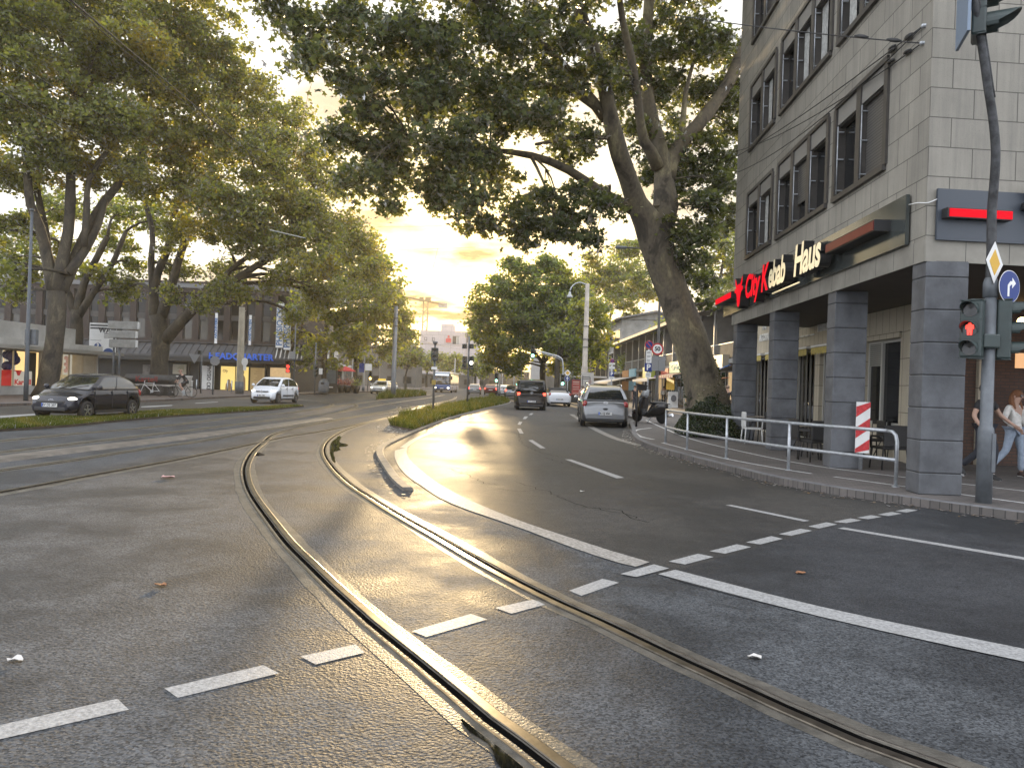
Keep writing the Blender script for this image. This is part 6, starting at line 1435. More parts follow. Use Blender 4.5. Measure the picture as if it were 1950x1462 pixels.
# ------------------------------------------------------------------ vehicles
def paint(name, col, rough=.22, metal=.25): return mat(name, col, rough, metal if max(col) > .1 else 0.0, coat=.8 if max(col) > .1 else .2, spec=.5 if max(col) > .1 else .35)
M_HEADL = mat('headlight_glass', (.6,.6,.58), .1, spec=.8); M_HEADON = lamp_mat('headlight_on', (1, .92, .75), 2.2)
M_TAIL = mat('tail_light_red', (.28,.012,.012), .15, spec=.8); M_TAILON = lamp_mat('tail_light_on', (1, .06, .03), 3.0)
M_PLATE = mat('number_plate', (.62,.62,.60), .5); M_PLASTIC = mat('dark_trim', (.018,.018,.019), .55)
def interp(x, tab): return float(np.interp(x, [t[0] for t in tab], [t[1] for t in tab]))
def car(name, label, cat, loc, rz, pnt, L=3.7, W=1.68, H=1.48, belt=.95, hood=.80, ws=(.95,.25), rw_=(-1.72,-1.38), wx=(1.18,-1.24), wr=.30, pillars=(.52,), group=None, roofm=None, lit=False, braking=False, plate=None, front='grille', rim=None, rear_low=None, wsw=.90, rfw=.72, side_trim=False, deck=None, rails=False):
    t = thing(name, label, cat, loc, rz, group); hl = L / 2; hw = W / 2
    deckz = deck or belt
    sh = [(-hl, .62 if not rear_low else rear_low), (-hl + .05, deckz - .12), (-hl + .14, deckz - .02), (rw_[0] + .1, deckz), (ws[0] - .1, belt), (ws[0] + .05, belt - .01), (hl - .55, hood), (hl - .2, hood - .10), (hl - .06, hood - .24), (hl, .50)]
    wd = [(-hl, .80), (-hl + .06, .90), (-hl + .25, .97), (-hl + .7, 1.0), (hl - .9, 1.0), (hl - .45, .965), (hl - .2, .90), (hl - .07, .80), (hl, .70)]
    xs = set(np.round(np.linspace(-hl, hl, 26), 3)); ra = wr + .045
    for xw in wx:
        for k in range(13): xs.add(round(xw + ra * cos(pi * k / 12), 3))
    for d in (.03, .06, .1, .15, .2): xs.add(round(hl - d, 3)); xs.add(round(-hl + d, 3))
    xs = sorted(xs); rings = []
    for x in xs:
        w_ = hw * interp(x, wd); s = interp(x, sh); zb = .20 + (.08 if abs(x) > hl - .12 else 0)
        for xw in wx:
            if abs(x - xw) < ra: zb = max(zb, wr + sqrt(max(0, ra*ra - (x - xw)**2)))
        zb = min(zb, s - .12); zm = zb + .5*(s - zb); zs = zb + .78*(s - zb)
        cr_n = .035 if x > ws[0] or x < rw_[0] else .02
        half = [(0, zb), (w_*.84, zb), (w_*.975, zb + min(.10, (s - zb)*.25)), (w_, zm), (w_*.985, zs), (w_*.955, s - .025), (w_*.90, s), (w_*.5, s + cr_n), (0, s + cr_n*1.3)]
        ring = [Vector((x, y, z)) for y, z in half] + [Vector((x, -y, z)) for y, z in half[-2:0:-1]]
        rings.append(ring)
    mb = MB(); mb.loft(rings, 0, smooth=True)
    # greenhouse
    bw, tw = hw*wsw, hw*rfw; xc = (ws[1] + rw_[1])/2 + .15; drop, drop2 = .06, (.13 if L < 4.6 else .07)
    def gh(side, u, h):
        hh = h; f0, f1 = ws; r0, r1 = rw_
        xf = f0 + (f1 - f0)*hh - .04*sin(pi*hh)*(-1); xr = r0 + (r1 - r0)*hh - .03*sin(pi*hh); yw = bw + (tw - bw)*hh + .025*sin(pi*hh)
        z0_ = H - .05 - belt
        bulge = .10 if side in 'fr' else .03
        zt_ = lambda x: belt + (z0_ - drop*hh*max(0, (x - xc)/(f1 - r1))**2*4 - drop2*hh*max(0, (xc - x)/(f1 - r1))**2*4)*hh
        if side == 'f': y = yw*(1 - 2*u); x = xf + bulge*(1 - (2*u - 1)**2) - .06; return Vector((x, y, zt_(x)))
        if side == 'b': y = -yw*(1 - 2*u); x = xr - bulge*(1 - (2*u - 1)**2)*.6 + .04; return Vector((x, y, zt_(x)))
        if side == 'l': x = xr + .04 + (xf - .06 - xr - .04)*u; return Vector((x, yw, zt_(x)))
        x = xf - .06 + (xr + .04 - xf + .06)*u; return Vector((x, -yw, zt_(x)))
    hs = [0, .25, .5, .75, .92, 1.0]; rg = []
    for h in hs:
        ring = []
        for sd in 'lfrb':
            for k in range(8): ring.append(gh(sd, k/8, h) - Vector((0, 0, .03 if h == 0 else 0)))
        rg.append(ring)
    rc = sum(rg[-1], Vector()) / len(rg[-1])
    for sc, dz in ((.93, .03), (.75, .042), (.4, .05)): rg.append([Vector((rc.x + (p.x - rc.x)*sc, p.y*sc, p.z + (H - .05 - p.z)*(1 - sc)**.8 + dz)) for p in rg[5]])
    mb.loft(rg, 1 if roofm else 0, smooth=True)
    mb.box((-hl + .3, -hw*.8, .22), (hl - .35, hw*.8, .62), 2)
    if rear_low is None: pass
    mb.build('body', [pnt, roofm or pnt, BLACK], t)
    def pane(nm, side, u0, u1, h0, h1, m=CARGLASS, off=.006, du=0.0):
        g = MB(); N = {'f': Vector((1, 0, .3)), 'b': Vector((-1, 0, .15)), 'l': Vector((0, 1, .1)), 'r': Vector((0, -1, .1))}[side]; n_ = 6; vs = []
        for j in range(4):
            h = h0 + (h1 - h0)*j/3
            for i in range(n_ + 1): vs.append(gh(side, u0 + (u1 - u0)*i/n_ + du*(j/3), h) + N*off)
        g.add(vs, [(j*(n_+1)+i, j*(n_+1)+i+1, (j+1)*(n_+1)+i+1, (j+1)*(n_+1)+i) for j in range(3) for i in range(n_)], 0, True); return g.build(nm, m, t)
    if not name.startswith('van_panel'):
        pane('windscreen', 'f', .05, .95, .03, .93); pane('rear_window', 'b', .08, .92, .12, .90)
        e = [.05] + list(pillars) + [.94]
        for i in range(len(e) - 1):
            pane('side_window', 'l', e[i] + .012, e[i+1] - .012, .06, .88); pane('side_window', 'r', 1 - e[i+1] + .012, 1 - e[i] - .012, .06, .88)
    # wheels
    for xw in wx:
        for sy in (-1, 1):
            g = MB(); y1 = sy*(hw - .015); y0 = sy*(hw - .21); Mx = Matrix.Translation((xw, 0, wr)) @ Matrix.Rotation(radians(90), 4, 'X')
            prof = [(wr*.62, 0), (wr*.93, 0), (wr, .04), (wr, .16), (wr*.93, .195), (wr*.64, .195), (wr*.6, .17)]
            rings_ = [[Vector((xw + r*cos(2*pi*k/24), y0 + sy*z, wr + r*sin(2*pi*k/24))) for k in range(24)] for r, z in prof]
            g.loft(rings_, 0, smooth=True); wo = g.build('wheel', RUBBER, t)
            g = MB(); yy = sy*(hw - .04)
            g.loft([[Vector((xw + r*cos(2*pi*k/24), yy + sy*d, wr + r*sin(2*pi*k/24))) for k in range(24)] for r, d in ((wr*.64, .02), (wr*.58, .018), (wr*.56, -.03), (wr*.02, -.03))], 1, caps=False)
            for k in range(5):
                a = 2*pi*k/5 + .3; ca, sa = cos(a), sin(a)
                g.add([(xw + ca*wr*.08 - sa*.03, yy + sy*.012, wr + sa*wr*.08 + ca*.03), (xw + ca*wr*.08 + sa*.03, yy + sy*.012, wr + sa*wr*.08 - ca*.03), (xw + ca*wr*.6 + sa*.028, yy + sy*.016, wr + sa*wr*.6 - ca*.028), (xw + ca*wr*.6 - sa*.028, yy + sy*.016, wr + sa*wr*.6 + ca*.028)], [(0,1,2,3)], 0)
            g.loft([[Vector((xw + r*cos(2*pi*k/24), yy + sy*.02, wr + r*sin(2*pi*k/24))) for k in range(24)] for r in (wr*.64, wr*.575)], 0, caps=False)
            g.loft([[Vector((xw + r*cos(2*pi*k/10), yy + sy*.02, wr + r*sin(2*pi*k/10))) for k in range(10)] for r in (wr*.12, .001)], 0, caps=False)
            g.build('rim', [rim or CHROME, BLACK], wo)
    # lamps, plate, grille, mirrors, handles
    for sy in (-1, 1):
        g = MB(); zh = hood - .17; g.ball((hl - .25, sy*hw*.71, zh + .03), .16, 0, 14, 8, (.95, .95, .42)); g.build('headlight', M_HEADON if lit else M_HEADL, t)
        g = MB(); g.ball((-hl + .13, sy*hw*.83, deckz - .12), .13, 0, 12, 8, (.75, .8, 1.1)); g.build('tail_light', M_TAILON if braking else M_TAIL, t)
        g = MB(); g.ball((ws[0] - .22, sy*(hw + .09), belt + .08), .11, 0, 10, 8, (.55, .95, .75)); g.build('mirror', pnt, t)
        for xh in ([-.55, .25] if len(pillars) and L > 3.5 else [.1]):
            g = MB(); g.rbox((xh - .09, sy*hw - .012, belt - .16), (xh + .09, sy*hw + .012, belt - .125), .008); g.build('door_handle', pnt if not side_trim else M_PLASTIC, t)
        g = MB()
        for xd in (ws[0] - .15, ws[0] - 1.05, rw_[0] + .55 if L > 3.9 else ws[0] - 1.9): g.box((xd - .006, sy*hw*.97, .36), (xd + .006, sy*hw + .002, belt - .03))
        g.box((wx[1] + ra + .02, sy*hw*.9, .20), (wx[0] - ra - .02, sy*hw*.985 + .005, .29)); 
        if side_trim: g.box((wx[1] + ra + .12, sy*hw*.9, .42), (wx[0] - ra - .15, sy*hw + .012, .50))
        g.build('side_trim', M_PLASTIC, t)
    g = MB(); zf = .34
    g.rbox((hl - .08, -hw*.62, zf - .07), (hl + .012, hw*.62, zf + .07), .03); g.build('front_bumper', M_PLASTIC, t); g = MB()
    if front == 'grille': g.rbox((hl - .10, -hw*.55, hood - .30), (hl + .004, hw*.55, hood - .20), .03)
    else: g.rbox((hl - .12, -hw*.45, hood - .19), (hl + .004, hw*.45, hood - .14), .02)
    g.build('grille', M_PLASTIC, t); g = MB(); g.rbox((-hl - .012, -hw*.78, .22), (-hl + .1, hw*.78, .36), .03); g.build('rear_bumper', M_PLASTIC, t)
    for sx, zz in ((1, .46), (-1, deckz - .26 if not rear_low else .55)):
        g = MB(); x = sx*(hl + .016); g.box((x - .01, -.26, zz - .057), (x + .01, .26, zz + .057), 0); g.box((x - .011, -.26*sx if sx > 0 else .22, zz - .056), (x + .011, -.22*sx if sx > 0 else .26, zz + .056), 2)
        if plate: add_text(g, plate, .105, face_M((x + sx*.012, -.02*sx, zz), (0, sx, 0), (0, 0, 1)), 1, extrude=.001, bold=.004)
        g.build('number_plate', [M_PLATE, M_INK, M_SIGNB], t)
    g = MB(); e0 = hl + .0
    if rails:
        for sy in (-1, 1):
            g = MB(); g.tube(spline([(rw_[1] + .1, sy*tw*.96, H - .06), (rw_[1] + .3, sy*tw*.98, H + .01), (ws[1] - .3, sy*tw*.98, H + .015), (ws[1], sy*tw*.95, H - .05)], .2), .018, 6); g.build('roof_rail', CHROME, t)
    for sy in (-1, 1):
        g = MB(); g.tube([(ws[0] + .02, sy*.2 - .1, belt + .03), (ws[0] - .22, sy*.2 + .35, belt + .14)], .012, 5); g.build('wiper', BLACK, t)
    return t
def add_emblem(t, p, kind, nrm=1):
    g = MB(); x, y, z = p
    if kind == 'ring': g.loft([[Vector((x, y + r*cos(2*pi*k/18), z + r*sin(2*pi*k/18))) for k in range(18)] for r in (.075, .06)], 0, caps=False); g.add([(x, y - .04, z + .045), (x, y - .028, z + .045), (x, y + .005, z - .05), (x, y - .008, z - .05), (x, y + .04, z + .045), (x, y + .028, z + .045)], [(0,1,2,3),(4,5,3,2)])
    if kind == 'diamond': g.loft([[Vector((x, y + a, z + b)) for a, b in q] for q in (((0,.11),(.075,0),(0,-.11),(-.075,0)), ((0,.065),(.045,0),(0,-.065),(-.045,0)))], 0, caps=False)
    if kind == 'oval':
        g.loft([[Vector((x, y + r*1.6*cos(2*pi*k/20), z + r*sin(2*pi*k/20))) for k in range(20)] for r in (.055, .046)], 0, caps=False)
        g.add([(x, y - .035, z - .035), (x, y - .02, z - .035), (x, y - .01, z + .035), (x, y - .025, z + .035), (x, y + .02, z - .035), (x, y + .035, z - .035), (x, y + .045, z + .035), (x, y + .03, z + .035)], [(0,1,2,3),(4,5,6,7)])
    g.build('emblem', CHROME, t)
P_NAVY = paint('dark_navy_paint', (.012,.014,.022), .18); P_WHITE = paint('white_paint', (.62,.64,.67), .3, 0); P_BLACK = paint('black_brown_paint', (.014,.011,.010), .2)
P_SILVER = paint('silver_paint', (.17,.175,.18), .3, .75); P_GREY = paint('grey_paint_car', (.22,.23,.24), .3, .5); P_TAXI = paint('pale_taxi_paint', (.46,.46,.42), .3, .1); P_DRED = paint('dark_red_paint', (.09,.012,.012), .25); P_DARK = paint('dark_car_paint', (.02,.02,.024), .25)
HEAD_L = radians(-90) - radians(5)                         # towards the camera along the left road
c1 = car('parked_car', 'dark navy small hatchback with lit headlights driving on the left road', 'car', (-14.25, 25.9, .004), radians(-96), P_NAVY, lit=True, plate='LEV DS 207', ws=(1.0,.22))
c1.name = 'hatchback_car'
add_emblem(c1, (1.80, 0, .60), 'oval')
for sy in (-1, 1):
    g = MB(); g.ball((1.74, sy*.50, .52), .06, 0, 12, 8, (.5, 1, .8)); g.build('fog_lamp', M_HEADON, c1)
c2 = car('small_car', 'white small city car with round nose driving on the left road', 'car', (-14.15, 46.0, .004), radians(-97), P_WHITE, L=3.6, W=1.65, H=1.55, belt=.98, hood=.86, ws=(1.2,.45), rw_=(-1.68,-1.42), wx=(1.22,-1.26), wr=.30, lit=True, plate='K MV 1981', front='bar', side_trim=True)
add_emblem(c2, (1.815, 0, .70), 'diamond')
c3 = car('passenger_van', 'black van seen from behind with glowing red tail lights in the right carriageway', 'van', (1.18, 50.2, .004), radians(91.5), P_BLACK, L=4.9, W=1.9, H=1.95, belt=1.12, hood=1.05, ws=(1.95,1.25), rw_=(-2.43,-2.28), wx=(1.5,-1.5), wr=.34, pillars=(.36,.66), braking=True, plate='K VT 4102', rear_low=.45, wsw=.95, rfw=.84)
add_emblem(c3, (-2.475, 0, 1.08), 'ring')
c4 = car('convertible_car', 'white convertible with black soft top driving ahead right of the black van', 'car', (3.55, 60.5, .004), radians(93), P_WHITE, L=4.7, W=1.84, H=1.43, belt=.96, hood=.84, ws=(.9,.1), rw_=(-1.55,-.85), wx=(1.4,-1.3), wr=.33, roofm=mat('black_soft_top', (.015,.015,.016), .9), plate='K OC 3308', deck=1.02, rear_low=.62)
c5 = car('parked_minivan', 'silver family minivan parked at the kerb, seen from behind', 'car', (3.86, 32.7, .004), radians(86.5), P_SILVER, L=4.8, W=1.92, H=1.68, belt=1.02, hood=.95, ws=(1.45,.5), rw_=(-2.28,-1.88), wx=(1.45,-1.4), wr=.34, pillars=(.30,.62), plate='K CJ 458', rear_low=.50, wsw=.93, rfw=.70, rails=True)
g = MB(); g.ball((-2.37, 0, .72), .07, 0, 10, 6, (.3, 1.6, .7)); g.build('tailgate_handle', BLACK, c5); add_emblem(c5, (-2.405, 0, .98), 'oval')
c6 = car('parked_car', 'white hatchback parked directly in front of the silver minivan', 'car', (4.35, 40.3, .004), radians(86), P_WHITE, L=4.1, W=1.74, H=1.5, ws=(1.0,.2), rw_=(-1.9,-1.5), wx=(1.3,-1.25))
c7 = copy_thing(c6, (5.45, 46.8, .004), radians(87), 'dark hatchback parked farthest along the kerb beyond the silver minivan')
for o in list(c7.children):
    if o.type == 'MESH' and o.data.materials and o.data.materials[0] == P_WHITE:
        o.data = o.data.copy()
        for i, m in enumerate(o.data.materials):
            if m == P_WHITE: o.data.materials[i] = P_DARK
c8 = car('driving_car', 'dark car with glowing tail lights between the black van and white convertible', 'car', (2.45, 72, .004), radians(93), P_DARK, L=4.2, W=1.76, H=1.45, ws=(1.0,.2), rw_=(-1.9,-1.4), wx=(1.3,-1.3), braking=True)
taxi = car('taxi', 'pale taxi with yellow roof sign and bright headlights left of the tall grey post', 'taxi', (P(724, 740, 86).x, 87, .004), radians(-92), P_TAXI, L=4.8, W=1.85, H=1.5, belt=.96, hood=.84, ws=(1.1,.3), rw_=(-1.9,-1.2), wx=(1.4,-1.4), wr=.33, lit=True)
g = MB(); g.rbox((-.1, -.42, 1.50), (.12, .42, 1.70), .04); g.build('roof_sign', mat('taxi_sign_yellow', (.6,.42,.05), .4, emit=(1,.7,.1), estr=.25), taxi)
copy_thing(c6, (P(738, 740, 95).x, 96, .004), radians(-92), 'white car following behind the taxi, half hidden by the grey post')
def recolor(t, old, new):
    for o in t.children:
        if o.type == 'MESH' and old in list(o.data.materials):
            o.data = o.data.copy()
            for i, m in enumerate(o.data.materials):
                if m == old: o.data.materials[i] = new
    return t
Q = [(904, 104, P_SILVER, 'pale silver car, leftmost of the distant queue beside the grass median', 92), (934, 106, P_DRED, 'dark red car with pale roof in the distant queue above the grass median', 92), (951, 118, P_GREY, 'tall grey car in the middle of the distant queue', 92),
     (962, 100, P_WHITE, 'white car in the distant queue second from the black van', 92), (975, 88, P_SILVER, 'silver car just left of the black van in the distant queue', 92), (943, 132, P_DARK, 'dark car farthest back in the distant queue', 92)]
for px, Y, pm, lb, hd in Q:
    x = P(px, 740, Y).x; recolor(copy_thing(c8, (x, Y, .004), radians(hd), lb, group='cars queuing far down the street'), P_DARK, pm)
# city bus
BX = P(841, 740, 112).x
bus = thing('city_bus', 'blue and white city bus with lit headlights far down the tram lane', 'bus', (BX, 112, 0.0), radians(-92))
P_BUSB = paint('bus_blue', (.03,.08,.24), .3, 0); P_BUSW = paint('bus_white', (.5,.52,.54), .35, 0)
mb = MB()
for z0, z1, mm, w_ in ((.30, 1.15, 0, 1.27), (1.15, 2.75, 1, 1.27), (2.75, 3.05, 2, 1.22)):
    mb.rbox((-11.5, -w_, z0), (.0 - (0 if z0 < 1 else .06), w_, z1), .12, mm)
mb.build('body', [P_BUSB, mat('bus_window_dark', (.015,.015,.016), .06, spec=.7), P_BUSW], bus)
mb = MB(); mb.rbox((-.08, -1.12, 1.25), (-.02, 1.12, 2.45), .03); mb.build('windscreen', CARGLASS, bus)
mb = MB(); mb.box((-.04, -1.0, 2.48), (.0, 1.0, 2.72)); mb.build('destination_display', lamp_mat('bus_display', (.75,.85,1.0), .7), bus)
for sy in (-1, 1):
    mb = MB(); mb.ball((-.02, sy*.95, .72), .16, 0, 12, 8, (.4, 1.2, .8)); mb.build('headlight', M_HEADON, bus)
    mb = MB(); mb.rbox((.0, sy*1.42 - .1, 1.9), (.16, sy*1.42 + .1, 2.4), .03); mb.build('mirror', BLACK, bus)
    for xw in (-2.6, -8.6):
        mb = MB(); mb.cyl((xw, sy*1.0, .48), (xw, sy*1.285, .48), .48, n=20); wo = mb.build('wheel', RUBBER, bus); mb = MB(); mb.cyl((xw, sy*1.28, .48), (xw, sy*1.30, .48), .26, n=16); mb.build('rim', CHROME, wo)
mb = MB(); mb.box((-.02, -.9, .36), (.015, .9, .55)); mb.build('bumper', M_PLASTIC, bus)
mb = MB(); mb.box((0, -.26, .58), (.02, .26, .69)); mb.build('number_plate', M_PLATE, bus)
# motor scooter on the pavement
s0 = G(1238, 805, .12); ms = thing('motor_scooter', 'black motor scooter with pale windshield parked on the pavement beside the minivan', 'scooter', (s0.x - .02, s0.y, .12), radians(128)); ms.scale = (1.08, 1.08, 1.08)
for xw in (.68, -.62):
    g = MB(); g.lathe([(.12, -.05), (.2, -.055), (.255, -.04), (.27, 0), (.255, .04), (.2, .055), (.12, .05)], (0, 0, 0), 24, 0, True, Matrix.Translation((xw, 0, .27)) @ Matrix.Rotation(radians(90), 4, 'X')); wo = g.build('wheel', RUBBER, ms)
    g = MB(); g.cyl((xw, -.045, .27), (xw, .045, .27), .07, n=12)
    for k in range(5): a = 2*pi*k/5; g.tube([(xw, 0, .27), (xw + .16*cos(a), 0, .27 + .16*sin(a))], .02, 5)
    g.loft([[Vector((xw + r*cos(2*pi*k/24), y, .27 + r*sin(2*pi*k/24))) for k in range(24)] for r, y in ((.17, -.05), (.17, .05), (.14, .05), (.14, -.05))], 0, caps=False); g.build('rim', CHROME, wo)
P_SC = paint('scooter_black', (.02,.02,.022), .2)
g = MB(); g.loft([[Vector((x, y*w_, z)) for y, z in ((0, z0), (.8, z0 + .02), (1, z0 + .5*(z1 - z0)), (.8, z1 - .02), (0, z1), (-.8, z1 - .02), (-1, z0 + .5*(z1 - z0)), (-.8, z0 + .02))] for x, w_, z0, z1 in ((-.98, .07, .66, .82), (-.85, .18, .46, .82), (-.55, .22, .32, .80), (-.2, .21, .24, .74), (.02, .17, .20, .46), (.3, .15, .24, .36), (.42, .17, .26, .60))], 0, smooth=True); g.build('body', P_SC, ms)
g = MB(); g.loft([[Vector((x + dx_, y*w_, z)) for y, dx_ in ((1, -.06), (.5, .04), (0, .07), (-.5, .04), (-1, -.06), (0, -.05))] for x, w_, z in ((.46, .20, .26), (.46, .29, .50), (.40, .31, .8), (.34, .22, .98), (.30, .14, 1.05))], 0, smooth=True); g.build('leg_shield', P_SC, ms)
g = MB(); g.loft([[Vector((x, y, z)), Vector((x + .05, y*.5, z)), Vector((x + .06, 0, z)), Vector((x + .05, -y*.5, z)), Vector((x, -y, z)), Vector((x + .045, 0, z))] for x, y, z in ((.42, .25, .80), (.32, .26, 1.10), (.22, .18, 1.32))], 0, smooth=True); g.build('windshield', mat('pale_windshield', (.55,.58,.60), .15), ms)
g = MB(); g.ball((-.42, 0, .80), .2, 0, 14, 8, (2.3, .85, .42)); g.build('seat', mat('seat_vinyl', (.016,.016,.017), .5), ms)
g = MB(); g.tube([(.24, -.34, 1.03), (.30, -.18, 1.05), (.31, 0, 1.06), (.30, .18, 1.05), (.24, .34, 1.03)], .016, 8); g.build('handlebar', BLACK, ms)
for sy in (-1, 1):
    g = MB(); g.tube([(.27, sy*.2, 1.05), (.28, sy*.3, 1.2)], .008, 5); g.ball((.28, sy*.32, 1.24), .07, 0, 10, 6, (.3, 1, .7)); g.build('mirror', BLACK, ms)
g = MB(); g.ball((.70, 0, .42), .2, 0, 14, 8, (1.35, .45, .6)); g.build('front_mudguard', P_SC, ms)
g = MB(); g.tube([(-.2, -.17, .3), (-.5, -.2, .27), (-.98, -.21, .36)], [.035, .055, .06], 10); g.build('exhaust', CHROME, ms)
g = MB(); g.ball((.52, 0, .72), .09, 0, 12, 8, (.5, 1.3, .7)); g.build('headlight', M_HEADL, ms)
g = MB(); g.rbox((-1.03, -.1, .62), (-1.0, .1, .78), .01); g.build('number_plate', M_PLATE, ms)
g = MB(); g.tube([(-.15, .1, .25), (-.1, .28, 0)], .015, 6); g.build('stand', STEEL, ms)
# ------------------------------------------------------------------ people
def skin_mesh(name, pts, edges, m, parent, root, sub=2):
    me = bpy.data.meshes.new(name); bm = bmesh.new(); lay = bm.verts.layers.skin.verify(); vv = {}
    for k, (p, r) in pts.items():
        v = bm.verts.new(p); v[lay].radius = (r, r) if not isinstance(r, tuple) else r; v[lay].use_root = (k == root); vv[k] = v
    for a, b in edges: bm.edges.new((vv[a], vv[b]))
    bm.to_mesh(me); bm.free()
    ob = bpy.data.objects.new(name, me); COL.objects.link(ob)
    md = ob.modifiers.new('s', 'SKIN'); md.branch_smoothing = .6; md.use_smooth_shade = True
    sb = ob.modifiers.new('d', 'SUBSURF'); sb.levels = sub; sb.render_levels = sub
    dg = bpy.context.evaluated_depsgraph_get(); dg.update()
    me2 = bpy.data.meshes.new_from_object(ob.evaluated_get(dg)); bpy.data.objects.remove(ob); bpy.data.meshes.remove(me)
    me2.name = name; me2.materials.clear(); me2.materials.append(m); me2.polygons.foreach_set('use_smooth', [True]*len(me2.polygons))
    o = bpy.data.objects.new(name, me2); COL.objects.link(o); o.parent = parent; return o
M_SKIN = mat('skin', (.42,.26,.19), .5, var=.06, scale=8)
def person(label, loc, rz, J=None, h=1.75, shirt=(.02,.02,.022), legs=(.02,.022,.03), shoes=(.03,.03,.03), hair=(.05,.03,.02), long_hair=False, sleeve='short', legs_to='ankle', shirt_mat=None, fem=False, glasses=False, sole=None, scale=None):
    """local frame: faces -Y, +X is its left-hand side in the picture's right; joints for 1.75 m"""
    s = (h / 1.75); t = thing('person', label, 'person', loc, rz)
    j = dict(pelvis=(0,0,.96), waist=(0,0,1.10), chest=(0,0,1.30), neck=(0,.0,1.47), head=(0,-.02,1.60), crown=(0,-.01,1.69), shL=(.17,0,1.41), shR=(-.17,0,1.41), elL=(.23,.03,1.14), elR=(-.23,.03,1.14), wrL=(.25,-.03,.90), wrR=(-.25,-.03,.90),
             hipL=(.09,0,.92), hipR=(-.09,0,.92), knL=(.10,-.02,.50), knR=(-.10,-.02,.50), anL=(.11,.02,.09), anR=(-.11,.02,.09))
    if J: j.update(J)
    j = {k: Vector(v)*s for k, v in j.items()}
    w_ = .9 if fem else 1.0
    R = dict(pelvis=.125, waist=.115*w_, chest=.13*w_, neck=.052, head=.092, crown=.055, shL=.062*w_, shR=.062*w_, elL=.042*w_, elR=.042*w_, wrL=.028, wrR=.028, hipL=.09, hipR=.09, knL=.056, knR=.056, anL=.038, anR=.038)
    pts = {k: (j[k], R[k]*s) for k in R}
    E_ = [('pelvis','waist'),('waist','chest'),('chest','neck'),('neck','head'),('head','crown'),('chest','shL'),('chest','shR'),('shL','elL'),('shR','elR'),('elL','wrL'),('elR','wrR'),('pelvis','hipL'),('pelvis','hipR'),('hipL','knL'),('hipR','knR'),('knL','anL'),('knR','anR')]
    for sd, sg in (('L', 1), ('R', -1)):
        wv = j['wr' + sd]; d = (wv - j['el' + sd]).normalized(); side = Vector((0, -1, 0)); side = (side - d*side.dot(d)).normalized()
        palm = wv + d*.075*s; pts['pa' + sd] = (palm, .030*s); E_.append(('wr' + sd, 'pa' + sd))
        up = d.cross(side)
        for q, (o_, ln) in enumerate(((.024, .075), (.009, .085), (-.007, .08), (-.022, .062))):
            b = palm + side*o_*s + d*.02*s; k1 = f'f{sd}{q}a'; k2 = f'f{sd}{q}b'; curl = up*(-.014*(1 if sg > 0 else -1))*s
            pts[k1] = (b + d*ln*.5*s + curl*.4, .0095*s); pts[k2] = (b + d*ln*s + curl*1.6, .008*s); E_ += [('pa' + sd, k1), (k1, k2)]
        k1 = f't{sd}a'; pts[k1] = (wv + d*.06*s + side*.045*s, .011*s); pts[k1 + 'b'] = (wv + d*.10*s + side*.055*s, .009*s); E_ += [('wr' + sd, k1), (k1, k1 + 'b')]
        ft = j['an' + sd]; 
    skin_mesh('body', pts, E_, M_SKIN, t, 'pelvis')
    cm = lambda nm, c, **k: mat(nm + '_%d_%d_%d' % tuple(int(x*999) for x in c), c, .85, var=.15, scale=14, bump=.25, bscale=25, **k)
    # top
    g = 1.22
    P2 = {k: (j[k], R[k]*s*g) for k in ('waist','chest','shL','shR')}; P2['pel'] = (j['pelvis'] + Vector((0, 0, .0))*s, .142*s); P2['hem'] = (j['pelvis'] + Vector((0, 0, -.10))*s, .138*s); P2['nk'] = (j['neck'].lerp(j['chest'], .25), .065*s)
    E2 = [('hem','pel'),('pel','waist'),('waist','chest'),('chest','nk'),('chest','shL'),('chest','shR')]
    for sd in 'LR':
        e = j['el' + sd]; a = j['sh' + sd]
        if sleeve == 'short': P2['e' + sd] = (a.lerp(e, .62), .066*s*w_); E2.append(('sh' + sd, 'e' + sd))
        else: P2['e' + sd] = (e, .056*s); P2['w' + sd] = (e.lerp(j['wr' + sd], .92), .042*s); E2 += [('sh' + sd, 'e' + sd), ('e' + sd, 'w' + sd)]
    skin_mesh('shirt', P2, E2, shirt_mat or cm('cloth', shirt), t, 'chest')
    P3 = {'pelvis': (j['pelvis'] + Vector((0,0,.05))*s, .136*s), 'hipL': (j['hipL'], .103*s), 'hipR': (j['hipR'], .103*s)}; E3 = [('pelvis','hipL'),('pelvis','hipR')]
    for sd in 'LR':
        if legs_to == 'ankle': P3['kn' + sd] = (j['kn' + sd], .072*s); P3['an' + sd] = (j['an' + sd].lerp(j['kn' + sd], .04), .062*s); E3 += [('hip' + sd, 'kn' + sd), ('kn' + sd, 'an' + sd)]
        else: P3['kn' + sd] = (j['hip' + sd].lerp(j['kn' + sd], .85), .085*s); E3.append(('hip' + sd, 'kn' + sd))
    skin_mesh('trousers', P3, E3, cm('trousers', legs), t, 'pelvis')
    for sd in 'LR':
        a = j['an' + sd]; kd = (a - j['kn' + sd]).normalized(); fw = Vector((0, -1, 0)); fw = (fw - kd*fw.dot(kd)*.85).normalized()
        mb = MB(); heel = a - fw*.05*s + kd*.05*s; toe = a + fw*.19*s + kd*.06*s
        mb.tube([heel, a.lerp(toe, .1) + kd*.025*s, a.lerp(toe, .55) + kd*.02*s, toe - fw*.02*s, toe], [.038*s, .048*s, .045*s, .036*s, .02*s], 10, 0); 
        if sole: mb.tube([heel + kd*.035*s, toe + kd*.02*s], [.034*s, .03*s], 8, 1)
        mb.build('shoe', [cm('shoe', shoes), cm('sole', sole or shoes)], t)
    hd = j['head']; hm = cm('hair', hair)
